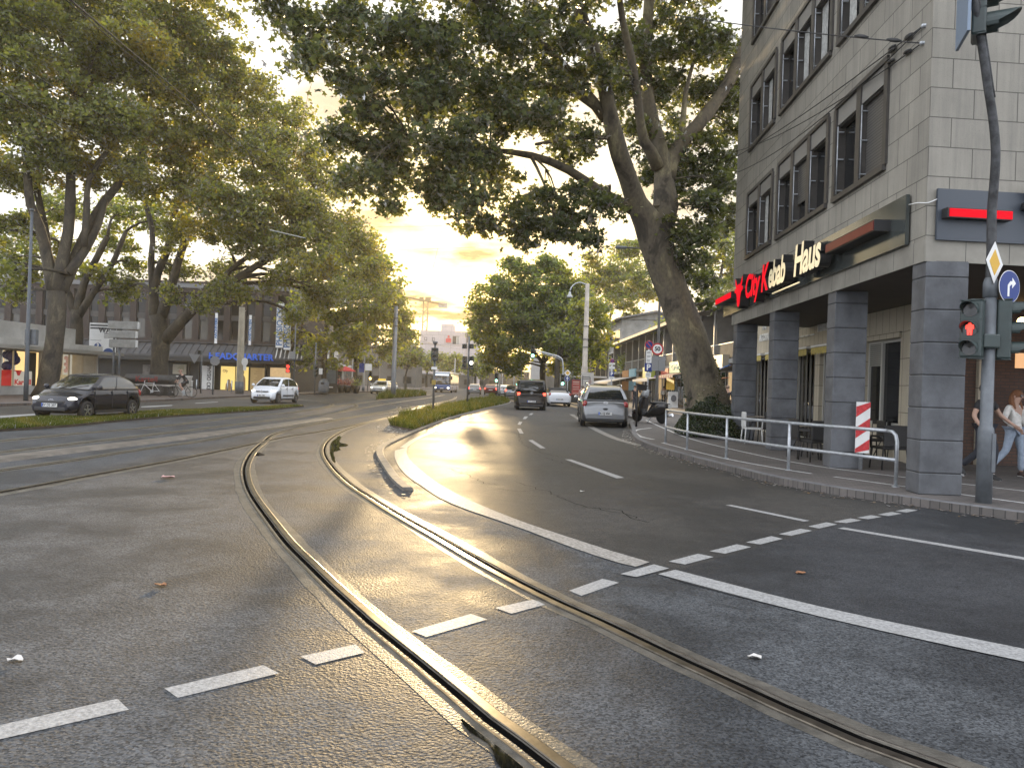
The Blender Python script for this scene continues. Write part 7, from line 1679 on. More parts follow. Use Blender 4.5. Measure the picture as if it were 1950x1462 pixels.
    mb = MB(); mb.ball(hd + Vector((0, .025, .045))*s, .108*s, 0, 14, 10, (.92, 1.0, .95)); 
    if long_hair:
        for dx_ in (-.075, -.03, .02, .07): mb.tube([hd + Vector((dx_, .05, .06))*s, hd + Vector((dx_*1.25, .07, -.08))*s, hd + Vector((dx_*1.35, .05 if abs(dx_) < .05 else -.0, -.24))*s, hd + Vector((dx_*1.3, .02, -.33))*s], [.05*s, .055*s, .045*s, .02*s], 8)
    mb.build('hair', hm, t)
    mb = MB(); mb.ball(hd + Vector((0, -.098, -.005))*s, .016*s, 0, 8, 6, (.8, 1.1, 1.3)); mb.build('nose', M_SKIN, t)
    for sx in (-1, 1):
        mb = MB(); mb.ball(hd + Vector((sx*.033, -.083, .025))*s, .012*s, 0, 8, 6, (1.2, .6, .7)); mb.build('eye', mat('dark_eye', (.03,.02,.02), .2), t)
        mb = MB(); mb.ball(hd + Vector((sx*.09, .0, .0))*s, .025*s, 0, 8, 6, (.4, .8, 1.2)); mb.build('ear', M_SKIN, t)
    mb = MB(); mb.ball(hd + Vector((0, -.088, -.05))*s, .02*s, 0, 8, 6, (1.2, .4, .35)); mb.build('mouth', mat('lips', (.30,.12,.10), .5), t)
    if glasses:
        mb = MB()
        for sx in (-1, 1): mb.prism([(hd.x + sx*.034*s + x, hd.z + .026*s + z*.8) for x, z in circ(.027*s, 14)], hd.y - .104*s, hd.y - .098*s)
        mb.box((hd.x - .01, hd.y - .104*s, hd.z + .024*s), (hd.x + .01, hd.y - .099*s, hd.z + .032*s)); mb.build('glasses', mat('tinted_glasses', (.05,.03,.03), .1), t)
    return t
wm = G(1931, 907, .12); mn = G(1862, 912, .12)
person('woman in white sweater and pale blue jeans striding past the grill, holding a hand', (wm.x - .02, wm.y, .12), radians(18),
       dict(hipL=(.09,0,.92), knL=(.13,-.06,.50), anL=(.16,-.04,.09), hipR=(-.09,0,.92), knR=(-.16,.04,.52), anR=(-.36,.22,.17), elR=(-.26,.02,1.15), wrR=(-.20,-.20,.98), elL=(.26,.05,1.16), wrL=(.30,-.06,.93), head=(.03,-.03,1.60), crown=(.04,-.02,1.69)),
       1.70, shirt=(.62,.60,.56), legs=(.26,.31,.38), shoes=(.06,.04,.035), hair=(.17,.07,.03), long_hair=True, sleeve='long', fem=True, glasses=True, sole=(.5,.48,.45))
person('man in black t-shirt and black trousers walking behind the traffic mast', (mn.x + .1, mn.y, .12), radians(28),
       dict(knL=(.12,-.12,.52), anL=(.13,-.06,.09), knR=(-.12,.02,.50), anR=(-.17,.32,.22), elL=(.36,-.05,1.17), wrL=(.50,-.22,.99), elR=(-.27,.05,1.14), wrR=(-.24,-.10,.92)),
       1.80, hair=(.03,.02,.015), sole=(.6,.6,.6))
st = G(1842, 900, .12)
person('person in dark clothes and shorts seated at a terrace table behind the corner pillar', (st.x - .35, st.y + .6, .12), radians(10),
       dict(pelvis=(0,0,.55), waist=(0,.02,.70), chest=(0,.02,.92), neck=(0,0,1.09), head=(0,-.03,1.22), crown=(0,-.02,1.31), shL=(.17,0,1.03), shR=(-.17,0,1.03), elL=(.24,-.05,.78), elR=(-.24,-.05,.78), wrL=(.15,-.28,.72), wrR=(-.15,-.28,.72),
            hipL=(.1,-.02,.53), hipR=(-.1,-.02,.53), knL=(.13,-.43,.54), knR=(-.13,-.43,.54), anL=(.12,-.40,.10), anR=(-.13,-.42,.10)), 1.72, shirt=(.03,.032,.04), legs=(.03,.03,.035), shoes=(.05,.05,.05), legs_to='knee', sole=(.6,.6,.58))
chair('black wicker chair under the seated person behind the corner pillar', (st.x - .35, st.y + .62), radians(10))
def stripes_mat():
    m = mat('striped_shirt', (.4,.1,.1), .85); t, b = nodes(m); tcn = mk(t, 'ShaderNodeTexCoord'); w2 = mk(t, 'ShaderNodeTexWave', wave_type='BANDS', bands_direction='Z'); w2.inputs['Scale'].default_value = 4.5
    t.links.new(tcn.outputs['Object'], w2.inputs['Vector']); r = mk(t, 'ShaderNodeValToRGB'); r.color_ramp.interpolation = 'CONSTANT'; e = r.color_ramp.elements; e[0].color = (.36,.07,.06,1); e[1].position = .5; e[1].color = (.5,.46,.42,1)
    t.links.new(w2.outputs['Fac'], r.inputs[0]); t.links.new(r.outputs[0], b.inputs['Base Color']); return m
q = P(1109, 760, 44.0); person('person in a red and white striped shirt standing by the parked cars', (q.x, q.y, .0), radians(150), None, 1.68, legs=(.10,.12,.15), hair=(.16,.13,.10), shirt_mat=stripes_mat())
q = G(1263, 771.5, .12); person('man in dark jacket and white shirt walking before the shop row', (q.x, q.y, .12), radians(-20), dict(knL=(.11,-.14,.52), anL=(.11,-.22,.09), anR=(-.11,.30,.16)), 1.75, shirt=(.45,.44,.42), hair=(.02,.015,.01), sleeve='long')
q = P(1385, 760, 40); person('man in black seen between the leaning trunk and the farthest slate pillar', (q.x, q.y, .12), radians(170), None, 1.80, sleeve='long', hair=(.20,.14,.10))
for px, Y, c, lb in ((646, 82, (.30,.10,.10), 'person in a pink top under the red parasol on the left pavement'), (672, 84, (.12,.13,.12), 'person in dark green beside the red parasol on the left pavement'), (1209, 52, (.02,.02,.022), 'person in black by the dark notice post beside the scooter')):
    q = P(px, 745, Y); person(lb, (q.x, Y, .12), radians(30), None, 1.68, shirt=c, legs=(.05,.05,.06), hair=(.06,.04,.03))
# cyclist and bicycle
def bicycle(label, loc, rz, col=(.02,.02,.022)):
    t = thing('bicycle', label, 'bicycle', loc, rz); fm = mat('bike_frame_%d' % int(col[0]*999), col, .3)
    for xw in (.53, -.53):
        g = MB(); g.loft([[Vector((xw + r*cos(2*pi*k/28), y, .34 + r*sin(2*pi*k/28))) for k in range(28)] for r, y in ((.34, 0), (.325, .018), (.305, 0), (.325, -.018), (.34, 0))], 0, caps=False); wo = g.build('wheel', RUBBER, t)
        g = MB()
        for k in range(14): a = 2*pi*k/14; g.tube([(xw, 0, .34), (xw + .31*cos(a), 0, .34 + .31*sin(a))], .0025, 4)
        g.cyl((xw, -.03, .34), (xw, .03, .34), .025, n=8); g.build('spokes', STEEL, wo)
    g = MB()
    for a, b in (((-.10, 0, .30), (-.22, 0, .86)), ((-.10, 0, .30), (.36, 0, .72)), ((-.20, 0, .78), (.35, 0, .80)), ((-.10, 0, .30), (-.53, 0, .34)), ((-.20, 0, .78), (-.53, 0, .34)), ((.33, 0, .95), (.38, 0, .70)), ((.38, 0, .70), (.53, 0, .34))): g.tube([a, b], .017, 6)
    g.build('frame', fm, t)
    g = MB(); g.tube([(.22, -.28, .98), (.34, -.2, 1.0), (.33, 0, .97), (.34, .2, 1.0), (.22, .28, .98)], .014, 6); g.build('handlebar', BLACK, t)
    g = MB(); g.ball((-.25, 0, .90), .09, 0, 10, 6, (1.4, .8, .4)); g.build('saddle', BLACK, t)
    g = MB(); g.cyl((-.10, -.04, .30), (-.10, .04, .30), .09, n=16); g.tube([(-.10, .06, .30), (-.02, .06, .16)], .01, 5); g.tube([(-.10, -.06, .30), (-.18, -.06, .44)], .01, 5); g.build('crank', STEEL, t)
    return t
q = G(346, 757, .12); hdg = radians(215)
bicycle('dark bicycle being ridden along the left pavement', (q.x, q.y, .12), hdg)
# the rider faces the bicycle's +x: person faces -Y, so turn by heading + 90 degrees
person('cyclist in dark clothes riding on the left pavement before the planter wall', (q.x, q.y, .12), hdg + radians(90),
       dict(pelvis=(0,.24,.98), waist=(0,.18,1.12), chest=(0,.04,1.30), neck=(0,-.08,1.44), head=(0,-.14,1.56), crown=(0,-.13,1.65), shL=(.17,-.02,1.38), shR=(-.17,-.02,1.38), elL=(.23,-.18,1.20), elR=(-.23,-.18,1.20), wrL=(.25,-.27,1.04), wrR=(-.25,-.27,1.04),
            hipL=(.09,.22,.94), hipR=(-.09,.22,.94), knL=(.11,-.18,.78), knR=(-.11,-.02,.56), anL=(.10,.06,.47), anR=(-.10,.18,.22)), 1.75, shirt=(.02,.02,.024), legs=(.03,.03,.035), hair=(.25,.16,.12), sleeve='long', shoes=(.4,.4,.4), legs_to='knee')
q = P(262, 748, 43.5); bicycle('white framed bicycle leaning at the planter wall behind the navy car', (P(268, 745, 46).x, 47.2, .12), radians(185), (.55, .55, .55))

# ------------------------------------------------------------------ signs, signals, posts
def signal_on(root, p, rz, n, lit, sz=.21, name='signal_head', hood=.2):
    return head(root, Matrix.Translation(p) @ Matrix.Rotation(rz, 4, 'Z'), n, lit, name, sz, None, hood)
# tram signal posts in the median
t1 = thing('tram_signal', 'dark tram signal on a slim post at the near tip of the grass median', 'signal', G(824.5, 785, .06)); o = t1.location
zt = P(827, 655, o.y).z - .06; mb = MB(); mb.tube([(0,0,0),(0,0,zt)], [.06,.05], 10); mb.cyl((0,0,zt),(0,0,zt+.12), .10, .13, 12); mb.build('pole', GREYPAINT, t1)
z = P(826, 675, o.y).z - .06; signal_on(t1, (0, -.12, z), 0, 2, None, .25, 'signal_head', .12)
z = P(826, 701, o.y).z - .06; mb = MB(); mb.box((-.14, -.09, z - .07), (.14, -.07, z + .07)); mb.build('number_board', WHITE, t1)
z = P(825, 728, o.y).z - .06; mb = MB(); mb.rbox((-.1, -.16, z - .12), (.1, -.05, z + .12), .02); mb.build('button_box', mat('yellow_box', (.3,.22,.04), .5), t1)
t2 = thing('tram_signal', 'post with four dark signal heads and one white lamp in the grass median', 'signal', G(889.5, 769, .06)); o = t2.location
zt = P(891, 640, o.y).z - .06; mb = MB(); mb.tube([(0,0,0),(0,0,zt)], [.075,.06], 10); mb.build('pole', GREYPAINT, t2)
LWHT = lamp_mat('white_signal_lamp', (1,.9,.7), 6)
for px, py, n_, lt in ((885, 659.5, 1, None), (897.5, 659.5, 1, None), (885, 691, 3, None), (897.8, 691, 3, {1: LWHT})):
    c = P(px, py, o.y) - o; signal_on(t2, (c.x, -.1, c.z), 0, n_, lt, .24 if n_ > 1 else .26)
# signal with the curved arm over the carriageway
t3 = thing('traffic_light', 'slim traffic light with a curved arm and green lamps over the road ahead', 'traffic light', P(1071.5, 740, 64)); t3.location.z = .12; o = t3.location
def r3(px, py): return P(px, py, 64) - o
mb = MB(); mb.tube(spline([(0,0,0), r3(1072, 720), r3(1072, 692), r3(1069.5, 683), r3(1063, 678.5), r3(1050, 675), r3(1030, 669.5), r3(1016, 665.5)], .2), .06, 8); mb.tube(spline([r3(1069.6, 688), r3(1063, 682), r3(1050, 678), r3(1030, 672)], .3), .03, 6); mb.build('pole', STEEL, t3)
c = r3(1014.6, 670); signal_on(t3, (c.x, -.1, c.z), 0, 3, {2: LGRN}, .25); c = r3(1071.2, 723.5); signal_on(t3, (c.x, -.14, c.z), 0, 3, {2: LGRN}, .22)
pl_ = thing('sign_post', 'slim grey post carrying the diamond and arrow signs near the red poster', 'post', P(1080.5, 740, 60)); pl_.location.z = .12
mb = MB(); mb.cyl((0,0,0), (0,0,P(1080.5, 705, 60).z - .12), .035, n=8); mb.build('pole', STEEL, pl_); mb = MB(); mb.cyl((0,0,0),(0,0,.1), .07, n=10); mb.build('base', CONCRETE, pl_)
layered('priority_sign', 'yellow and white diamond sign above the blue arrow beyond the convertible', [('rim', [dia(.285)], M_SBLK), ('plate', [dia(.275)], WHITE), ('centre', [dia(.165)], M_YEL)], P(1081, 710, 59.9), 0)
layered('arrow_sign', 'round blue sign with a white straight arrow beyond the convertible', [('rim', [circ(.215)], WHITE), ('plate', [circ(.205)], M_BLUE), ('arrow', [[(x*1.05, z*1.05) for x, z in ARROW_U]], WHITE)], P(1080.3, 720.5, 59.9), 0)
# speed limit on the tall dark lamp post
t4 = thing('lamp_post', 'tall dark lamp post behind the scooter carrying the speed limit sign', 'lamp post', (P(1249, 790, 40).x, 40, .12)); o = t4.location
zt = P(1258, 505, 40).z - .12; mb = MB(); mb.tube([(0,0,0),(0,0,1.2),(0,0,1.25),(0,0,zt)], [.11,.11,.085,.06], 12); mb.build('pole', mat('old_dark_post', (.05,.046,.04), .6, var=.2, scale=5), t4)
mb = MB(); mb.tube(spline([(0,0,zt-.1),(-.1,0,zt+.4),(-.9,0,zt+.8),(-1.9,0,zt+.85)], .2), .04, 8); mb.build('arm', MATS['old_dark_post'], t4); mb = MB(); mb.rbox((-2.4,-.12,zt+.78),(-1.8,.12,zt+.92), .05); mb.build('lantern', GREYPAINT, t4)
p = P(1252, 664.5, 39.86); S5 = thing('speed_limit_sign', 'round white 50 speed limit sign with red rim on the dark lamp post', 'road sign', p)
for nm, r, m, y in (('back', .315, M_GBACK, 0.0), ('rim', .31, M_SRED, -.004), ('plate', .235, WHITE, -.008)):
    mb = MB(); mb.prism(circ(r), y - .004, y); mb.build(nm, m, S5)
mb = MB(); add_text(mb, '50', .30, face_M((0, -.014, 0), (1,0,0), (0,0,1)), 0, extrude=.001, bold=.012, spacing=.95); mb.build('numerals', M_SBLK, S5)
for dx_, lb in ((-.155, 'left blank square board below the speed limit sign'), (.20, 'right blank square board below the speed limit sign')):
    c = P(1253, 692, 39.9); tt = thing('blank_board', lb, 'sign', (c.x + dx_, 39.9, c.z)); mb = MB(); mb.box((-.17,-.01,-.38),(.17,.0,.38)); mb.build('plate', M_GBACK, tt); mb = MB(); mb.box((-.2,0,.2),(.2,.02,.24)); mb.build('bracket', STEEL, tt)
def parking_post(label, px, Y, items, top, base=.12):
    t = thing('parking_sign', label, 'road sign', (P(px, 740, Y).x, Y, base)); o = t.location
    mb = MB(); mb.cyl((0,.04,0),(0,.04,P(px, top, Y).z - base), .035, n=8); mb.build('pole', STEEL, t)
    for kind, py, hh in items:
        z = P(px, py, Y).z - base; mb = MB(); k = Y / FOC
        if kind == 'stop':
            r = hh*k; mb.prism(circ(r), -.004, 0, 0); mb.prism(circ(r*.8), -.008, -.004, 1); mb.box((-r*.10, -.011, -r*.75), (r*.10, -.008, r*.75), 0, Matrix.Rotation(radians(-45), 4, 'Y')); mb.v = [(x, y, zz + z) for x, y, zz in mb.v]; mb.build('no_stopping', [M_SRED, M_BLUE], t)
        elif kind == 'P':
            w2 = hh*k*.92; mb.box((-w2, -.006, z - hh*k), (w2, 0, z + hh*k), 0); add_text(mb, 'P', hh*k*1.9, face_M((0, -.009, z), (1,0,0), (0,0,1)), 1, extrude=.001, bold=.014); mb.build('parking_plate', [M_BLUE, WHITE], t)
        else:
            w2 = 5.3*k; mb.box((-w2, -.006, z - hh*k), (w2, 0, z + hh*k), 0)
            for q in range(2): mb.box((-w2*.7, -.008, z + hh*k*(.25 - .55*q)), (w2*.6, -.006, z + hh*k*(.45 - .55*q)), 1)
            mb.build('supplementary_plate', [WHITE, M_INK], t)
    return t
parking_post('near parking sign post with no-stopping disc and blue P left of the speed limit', 1233.5, 41, [('stop', 656.5, 8), ('pl', 671.5, 4.2), ('pl', 679, 3.6), ('pl', 687, 4), ('P', 699.5, 8), ('pl', 714, 4.5)], 648)
parking_post('far parking sign post with no-stopping disc and blue P beside the gabled house', 1164, 52, [('stop', 687, 4), ('pl', 692.5, 1.6), ('pl', 700, 2.2), ('P', 712, 4.6), ('pl', 720, 2.6)], 682)
nb = thing('notice_post', 'black post with a dark box on top between minivan and scooter', 'post', G(1211.5, 812, .12)); o = nb.location
zt = P(1211, 732, o.y).z - .12; mb = MB(); mb.cyl((0,0,0),(0,0,zt), .04, n=8); mb.build('pole', BLACK, nb); mb = MB(); mb.rbox((-.02,-.12,zt-.22),(.34,.12,zt+.0), .02); mb.build('box', BLACK, nb); mb = MB(); mb.prism([(-.06,zt),(.38,zt-.06),(.38,zt-.03),(-.06,zt+.05)], -.15, .15); mb.build('lid', BLACK, nb)
# concrete lamp column, route board, red poster pillar
lc = thing('lamp_column', 'pale concrete column with a curved arm and hanging bell lantern over the road', 'lamp post', (P(1112, 745, 57).x, 57, .12)); o = lc.location
def rl(px, py): return P(px, py, 57) - o
zt = rl(1117, 540).z; mb = MB(); mb.tube([(0,0,0),(0,0,2.9),(0,0,2.95),(0,0,zt)], [.26,.25,.20,.15], 16); mb.build('column', mat('weathered_concrete', (.36,.32,.27), .8, var=.22, scale=1.5, bump=.2), lc)
for py in (622, 647, 662): z = rl(1114, py).z; mb = MB(); mb.cyl((0,0,z),(0,0,z+.06), .20, .20, 14); mb.build('band', DARKMETAL, lc)
ap = [Vector((0,0,zt-.15))] + [Vector((rl(px, py).x - rl(1117, 560).x, 0, rl(px, py).z)) for px, py in ((1112,541),(1104,538),(1095,540),(1088,546),(1084,555))]
mb = MB(); mb.tube(spline(ap, .1), .045, 8); mb.build('arm', STEEL, lc)
e_ = ap[-1]; mb = MB(); mb.lathe([(.02,.0),(.08,-.03),(.10,-.2),(.20,-.32),(.24,-.45),(.16,-.46),(.0,-.44)], (e_.x, 0, e_.z), 16); mb.build('lantern', mat('lantern_grey', (.35,.36,.36), .4), lc)
rb = thing('route_board', 'white route diagram board standing before the concrete lamp column', 'sign', (P(1118, 745, 55.5).x, 55.5, .12)); o = rb.location
x0, x1, z0, z1 = span(1107, 709, 1130.5, 742, 55.5); mb = MB(); mb.box((x0 - o.x, -.03, z0 - .12), (x1 - o.x, .02, z1 - .12)); mb.build('board', mat('dusty_white', (.42,.40,.36), .6, var=.1, scale=3), rb)
mb = MB(); w2 = x1 - x0; h2 = z1 - z0; f = lambda a, b, c, d: mb.box((x0 - o.x + a*w2, -.04, z0 - .12 + c*h2), (x0 - o.x + b*w2, -.03, z0 - .12 + d*h2))
f(.08,.13,.12,.82); f(.08,.72,.70,.74); f(.68,.73,.30,.74); f(.10,.66,.60,.63); f(.30,.34,.25,.42); f(.46,.50,.25,.42); f(.30,.50,.38,.42); f(.15,.6,.08,.11); mb.build('diagram', M_INK, rb)
mb = MB(); mb.loft([[Vector((x0 - o.x + .70*w2 + r*cos(2*pi*k/20), -.045, z0 - .12 + .48*h2 + r*sin(2*pi*k/20))) for k in range(20)] for r in (.10, .075)], 0, caps=False); mb.build('ring', mat('faded_red_ink', (.4,.14,.1), .6), rb)
for sx in (.1, .9): mb = MB(); mb.cyl((x0 - o.x + sx*w2, .05, 0), (x0 - o.x + sx*w2, .05, z1 - .12), .04, n=8); mb.build('leg', STEEL, rb)
ra_ = thing('poster_pillar', 'dark advertising stand with a faded red poster left of the route board', 'advertising stand', (P(1096, 745, 68).x, 68, .12)); o = ra_.location
x0, x1, z0, z1 = span(1086.5, 721, 1106, 766, 68); mb = MB(); mb.rbox((x0 - o.x, -.12, 0), (x1 - o.x, .12, z1 - .12), .04); mb.build('frame', M_PLASTIC, ra_)
x0, x1, z0, z1 = span(1088.5, 723.5, 1104.5, 751.5, 68); mb = MB(); mb.box((x0 - o.x, -.135, z0 - .12), (x1 - o.x, -.12, z1 - .12), 0)
for a, b in ((.82,.9),(.70,.74),(.5,.55),(.36,.40),(.06,.12)): mb.box((x0 - o.x + .1, -.14, z0 - .12 + a*(z1-z0)), (x1 - o.x - .1, -.135, z0 - .12 + b*(z1-z0)), 1)
mb.build('poster', [mat('faded_red_poster', (.28,.05,.04), .5, var=.3, scale=2), mat('poster_print', (.4,.3,.25), .6)], ra_)
# left side signals and small posts
def left_signal(label, px, Y, top, heads_, extra=None):
    t = thing('traffic_light', label, 'traffic light', (P(px, 745, Y).x, Y, .12)); o = t.location
    mb = MB(); mb.cyl((0,0,0),(0,0,P(px, top, Y).z - .12), .06, .05, 10); mb.build('pole', GREYPAINT, t)
    for hx_, hy, n_, lt, sz, rz in heads_: c = P(hx_, hy, Y) - o; signal_on(t, (c.x, -.1, c.z), rz, n_, lt, sz)
    if extra:
        for nm, poly, pxx, pyy, m in extra: c = P(pxx, pyy, Y) - o; mb = MB(); mb.prism([(c.x + x, c.z + z) for x, z in poly], -.08, -.05); mb.build(nm, m, t)
    return t
left_signal('traffic light with two glowing red lamps at the brick building corner', 559, 62, 585, [(549.5, 701.5, 2, {0: LRED, 1: LRED}, .27, 0)], [('sign_plate', [(-.25,-.3),(.25,-.3),(.25,.3),(-.25,.3)], 557, 676, M_GBACK)])
left_signal('dark traffic light left of the slim pavement tree with a white plate', 599, 64, 652, [(602, 706, 3, None, .24, .9)], [('sign_plate', [(-.15,-.25),(.15,-.25),(.15,.25),(-.15,.25)], 611, 707, WHITE)])
left_signal('signal post with camera box and the back of a triangular sign', 382, 58, 668, [(381, 671, 1, None, .2, .4)], [('sign_back', [(0,-.42),(.42,.30),(-.42,.30)], 371, 682, M_GBACK)])
left_signal('dark post with an octagonal sign back before the brick building', 405, 55, 670, [], [('sign_back', [(.36*cos(radians(22.5 + 45*k)), .36*sin(radians(22.5 + 45*k))) for k in range(8)], 410, 687, M_GBACK)])
left_signal('dark post with amber lamp and white box sign beyond the left trees', 700, 92, 690, [(706, 715, 3, {2: LYEL}, .28, 0)], [('box_sign', [(-.4,-.4),(.4,-.4),(.4,.4),(-.4,.4)], 702, 699, WHITE), ('blue_flag', [(-.3,-.55),(.3,-.55),(.3,.55),(-.3,.55)], 689, 700, M_BLUE)])
left_signal('distant traffic light with a green lamp above the queue of cars', 947, 98, 700, [(945.5, 719, 3, {2: LGRN}, .3, 0)])
for px, Y, top, r, lb in ((951, 96, 692, .14, 'pale wire column behind the green lamp over the queue'), (956, 110, 695, .09, 'thin pale pole right of the green lamp over the queue'), (978, 100, 700, .1, 'pale pole standing left above the black van'), (992, 90, 704, .08, 'short grey pole just above the black van roof'), (865, 118, 682, .12, 'pale wire column right of the bus'), (692, 96, 672, .16, 'pale wire column left of the taxi'), (670, 86, 655, .09, 'thin steel lamp pole left of the taxi'), (722, 100, 684, .07, 'short pole with white plate above the taxi')):
    t, tp = post_thing('wire_column', lb, 'post', px, 0, Y, top, r, r*.7, mat('pale_pole', (.30,.29,.27), .6), n=8); mb = MB(); mb.cyl((0,0,0),(0,0,.5), r*1.25, n=8); mb.build('base', GREYPAINT, t)
# low white shops and their furniture on the left beyond the brick corner
SHP = thing('white_shops', 'low white shop terrace with lit windows and upper balconies beyond the brick building', 'building', (-25.5, 80, 0), radians(-90))
mb = MB(); mb.box((-42, -9, .12), (0, -1.2, 3.4)); mb.box((-42, -9, 3.4), (-3, -2.2, 6.6)); mb.build('wall', M_KW, SHP)
mb = MB(); mb.box((-42.5, -2.2, 3.3), (.3, .6, 3.62)); mb.build('canopy', mat('white_canopy', (.45,.44,.42), .7), SHP)
for k in range(8):
    mb = MB(); mb.box((-5 - k*5, -1.2, .4), (-.6 - k*5, -1.15, 3.0)); so_ = mb.build('shop_window', M_SHOPIN if k in (0, 1, 3, 6) else M_PANE, SHP)
    mb = MB()
    for q in range(3): mb.box((-5 - k*5 + q*2.17, -1.15, .3), (-4.93 - k*5 + q*2.17, -1.1, 3.1))
    mb.build('frame', MATS['dark_frame'], so_)
    mb = MB(); mb.box((-7.4 - k*4.5, -2.2, 4.0), (-4.6 - k*4.5, -2.15, 6.0)); mb.build('window', M_PANE, SHP)
    mb = MB(); mb.box((-7.6 - k*4.5, -1.0, 3.62), (-4.4 - k*4.5, -.95, 4.5)); mb.build('balcony_panel', mat('balcony_blue_white', (.40,.42,.46), .6), SHP)
mb = MB(); mb.box((-42, -9, 6.6), (-2.6, -1.7, 6.9)); mb.build('roof', M_ROOFG, SHP)
q = P(656, 740, 80); PS = thing('parasol', 'red parasol over flowers on the left pavement beyond the slim tree', 'parasol', (q.x, 80, .12))
mb = MB(); mb.lathe([(0.02, 2.75), (.5, 2.6), (1.15, 2.25), (1.1, 2.22), (.4, 2.5), (.02, 2.6)], (0,0,0), 8, smooth=False); mb.build('cover', MATS['red_awning'], PS); mb = MB(); mb.cyl((0,0,0),(0,0,2.7), .03, n=8); mb.build('pole', STEEL, PS)
for px, lb in ((650, 'round planter with pink flowers left of the red parasol pole'), (662, 'round planter with pale flowers under the red parasol'), (678, 'wide planter with green shrubs right of the red parasol')):
    q = P(px, 740, 79); tt = thing('planter', lb, 'planter', (q.x, 79, .12)); mb = MB(); mb.lathe([(.28,0),(.42,.5),(.45,.75),(.38,.75),(.35,.6)], (0,0,0), 14); mb.build('tub', M_PLASTIC, tt)
    fl = np.array([(random.gauss(0,.28), random.gauss(0,.28), .8 + abs(random.gauss(0,.3))) for _ in range(260)]); leaves('flowers', fl, .14, M_LEAFF if px == 678 else leaf_mat('pink_petals_%d' % px, (.25,.06,.08), (.4,.2,.2), (.45,.35,.3), .3), SIMPLE, tt)
q = P(628, 740, 77); BB = thing('poster_stand', 'tall dark advertising stand with a blue grey poster beside the slim tree', 'advertising stand', (q.x, 77, .12))
mb = MB(); mb.rbox((-.72,-.12,0),(.72,.12,3.4), .05); mb.build('frame', M_PLASTIC, BB); mb = MB(); mb.box((-.6,-.13,.95),(.6,-.12,3.25)); mb.build('poster', mat('blue_grey_poster', (.10,.125,.14), .3, var=.3, scale=1.2), BB); mb = MB(); mb.box((-.62,-.2,.5),(.35,-.12,.62)); mb.build('white_strip', WHITE, BB)
q = P(606, 742, 70); BN = thing('recycling_bin', 'grey street bin beside the slim tree behind the white city car', 'bin', (q.x, 72, .12)); mb = MB(); mb.lathe([(.4,0),(.5,.3),(.5,1.0),(.3,1.35),(.02,1.4)], (0,0,0), 14); mb.build('shell', GREYPAINT, BN); mb = MB(); mb.rbox((-.15,-.52,.85),(.15,-.44,1.05), .02); mb.build('slot', BLACK, BN)
for i, px in enumerate((374, 433, 441)):
    q = P(px, 745, 66); mb = MB(); mb.cyl((0,0,0),(0,0,.9), .05, n=8); mb.ball((0,0,.92), .06, 0, 8, 6)
    tag(mb.build('bollard', STEEL, loc=(q.x, 66, .12)), ['thin steel bollard beside the white poster board', 'thin steel bollard before the left lit yellow poster', 'thin steel bollard between the two lit yellow posters'][i], 'bollard', 'bollards before the brick building')
q = P(1282, 760, 62); AB = thing('pavement_board', 'white A-frame board standing before the shop with the yellow board', 'sign', (q.x, 62, .12))
mb = MB(); mb.box((-.4,-.02,0),(.4,.02,1.25), 0, Matrix.Rotation(radians(-10), 4, 'X')); mb.build('front_board', WHITE, AB); mb = MB(); mb.box((-.4,.3,0),(.4,.34,1.25), 0, Matrix.Rotation(radians(10), 4, 'X')); mb.build('back_board', WHITE, AB)
mb = MB(); mb.prism([(x*.22, .75 + z*.28) for x, z in circ(1, 16)], -.18, -.16); mb.build('print', mat('grey_print', (.12,.13,.15), .6), AB)

# ------------------------------------------------------------------ overhead wires
M_WIRE = mat('wire_black', (.02,.02,.02), .6)
def wire(label, pts, r=.012, name='overhead_wire', cat='wire', sag=None):
    mb = MB(); c = [P(*p) for p in pts]
    if len(c) == 2:
        L_ = (c[1] - c[0]).length; c = [c[0].lerp(c[1], k/14) - Vector((0, 0, (sag if sag is not None else .012*L_)*4*(k/14)*(1 - k/14))) for k in range(15)]
    mb.tube(c if len(c) > 10 else spline(c, 1.0), r, 5); return tag(mb.build(name, M_WIRE), label, cat)
wire('thick black wire crossing the left crowns from the top edge, upper of the long pair', [(110,-20,14),(320,158,24),(500,312,38)] , .022)
wire('black wire just below the thick wire through the left crowns', [(118,-6,14.2),(322,170,24.2),(640,440,60)], .012)
wire('thin wire from the left edge at crown height down to the centre', [(-20,92,16),(240,245,26),(470,362,46),(640,490,80)], .010)
wire('lower thin wire from the left edge through the limbs', [(-20,162,15),(130,246,22),(235,298,28),(420,390,46)], .012)
wire('steep wire hanging from the crown gap at the top centre', [(612,100,22),(585,190,28),(562,300,38)], .009)
wire('slack wire from the far steel column towards the tower crane', [(760,560,78),(800,590,95),(880,622,130)], .018)
wire('level span wire across the bright sky left of the round crown', [(700,475,50),(905,471,50)], .009, sag=.05)
wire('higher span wire crossing the sky gap above the clouds', [(718,432,52),(905,428,52)], .007, sag=.04)
wire('span wire from the leaning trunk to the corner building wall', [(1240,460,30),(1395,462,24)], .010, sag=.05)
wire('upper span wire near the leaning trunk end of the corner building', [(1232,398,27),(1400,392,24.5)], .008, sag=.03)
wire('thin vertical dropper wire in the bright sky under the crown', [(842,436,50),(818,540,70)], .009, sag=0)
wire('contact wire over the far tram lane left of the pale office block', [(730,648,70),(905,660,110)], .02, sag=.1)
wire('contact wire just above the tram signals', [(760,640,60),(890,668,150)], .018, sag=.05)
wire('wire over the carriageway reaching the concrete lamp column', [(905,610,80),(1114,585,57)], .014, sag=.2)
hk1 = CB.location + Vector((*Lw(.25, .03), 7.40)); hk2 = CB.location + Vector((*Lw(.28, .03), 7.14))
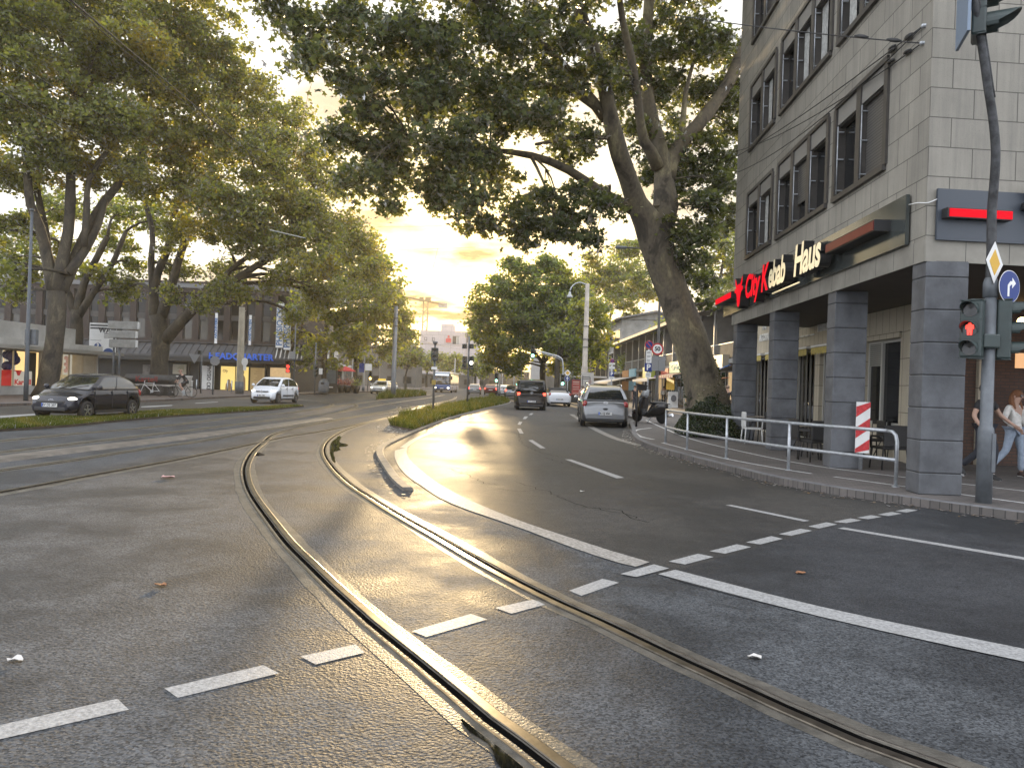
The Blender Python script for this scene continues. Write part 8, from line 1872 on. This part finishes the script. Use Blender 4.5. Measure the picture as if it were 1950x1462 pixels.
def hookwire(label, a, b, sag):
    mb = MB(); b = P(*b); n_ = 24; c = [a.lerp(b, k/n_) - Vector((0,0,sag*4*(k/n_)*(1 - k/n_))) for k in range(n_ + 1)]; mb.tube(c, .0105, 5)
    for d in (.35, .95): 
        q = a + (b - a).normalized()*d; e_ = a + (b - a).normalized()*(d + .26); mb.tube([q, q.lerp(e_, .3), q.lerp(e_, .7), e_], [.014, .032, .032, .014], 8)
    tag(mb.build('span_wire', M_WIRE), label, 'wire')
hookwire('span wire from the upper wall hook running low along the stone facade', hk1, (1390, 305, 24.5), .12)
hookwire('span wire from the lower wall hook running down past the windows to the tree', hk2, (1395, 290, 24.0), .25)
hookwire('span wire from the lower wall hook to the crown top left of the facade', hk2, (1290, 30, 16), .04)
hookwire('second wire from the upper hook dipping past the middle windows', hk1, (1400, 330, 23.5), .30)
mb = MB()
for h_ in (hk1, hk2): mb.cyl(h_, h_ + Vector((.08, -.03, 0)), .03, n=8)
wp = thing('wall_hook', 'pair of small steel wire hooks on the stone corner above the signs', 'hook', hk1)
for h_ in (hk1, hk2):
    mb = MB(); q = h_ - hk1; mb.cyl(q, q + Vector((.06, -.03, 0)), .03, n=8); mb.ball(q, .035, 0, 8, 6); mb.build('hook', STEEL, wp)
wire('pale insulator rod on the wire before the left crowns, upper one', [(514,438,30),(582,454,30.5)], .022, 'insulator_rod', 'wire fitting', 0); bpy.data.objects['insulator_rod'].data.materials[0] = mat('pale_insulator', (.4,.4,.38), .5)
# ------------------------------------------------------------------ evening haze over the street
hz = MB(); hz.box((-75, -12, -1.0), (75, 330, 46))
ho = tag(hz.build('haze', bpy.data.materials.new('evening_haze')), kind='stuff')
hm = ho.data.materials[0]; hm.use_nodes = True; ht = hm.node_tree; ht.nodes.clear()
hp = mk(ht, 'ShaderNodeVolumePrincipled'); hp.inputs['Color'].default_value = (1.0, .90, .70, 1); hp.inputs['Density'].default_value = .0005; hp.inputs['Anisotropy'].default_value = .45
hq = mk(ht, 'ShaderNodeOutputMaterial'); ht.links.new(hp.outputs[0], hq.inputs['Volume'])
SC.cycles.volume_bounces = 0; SC.cycles.volume_step_rate = 4.0
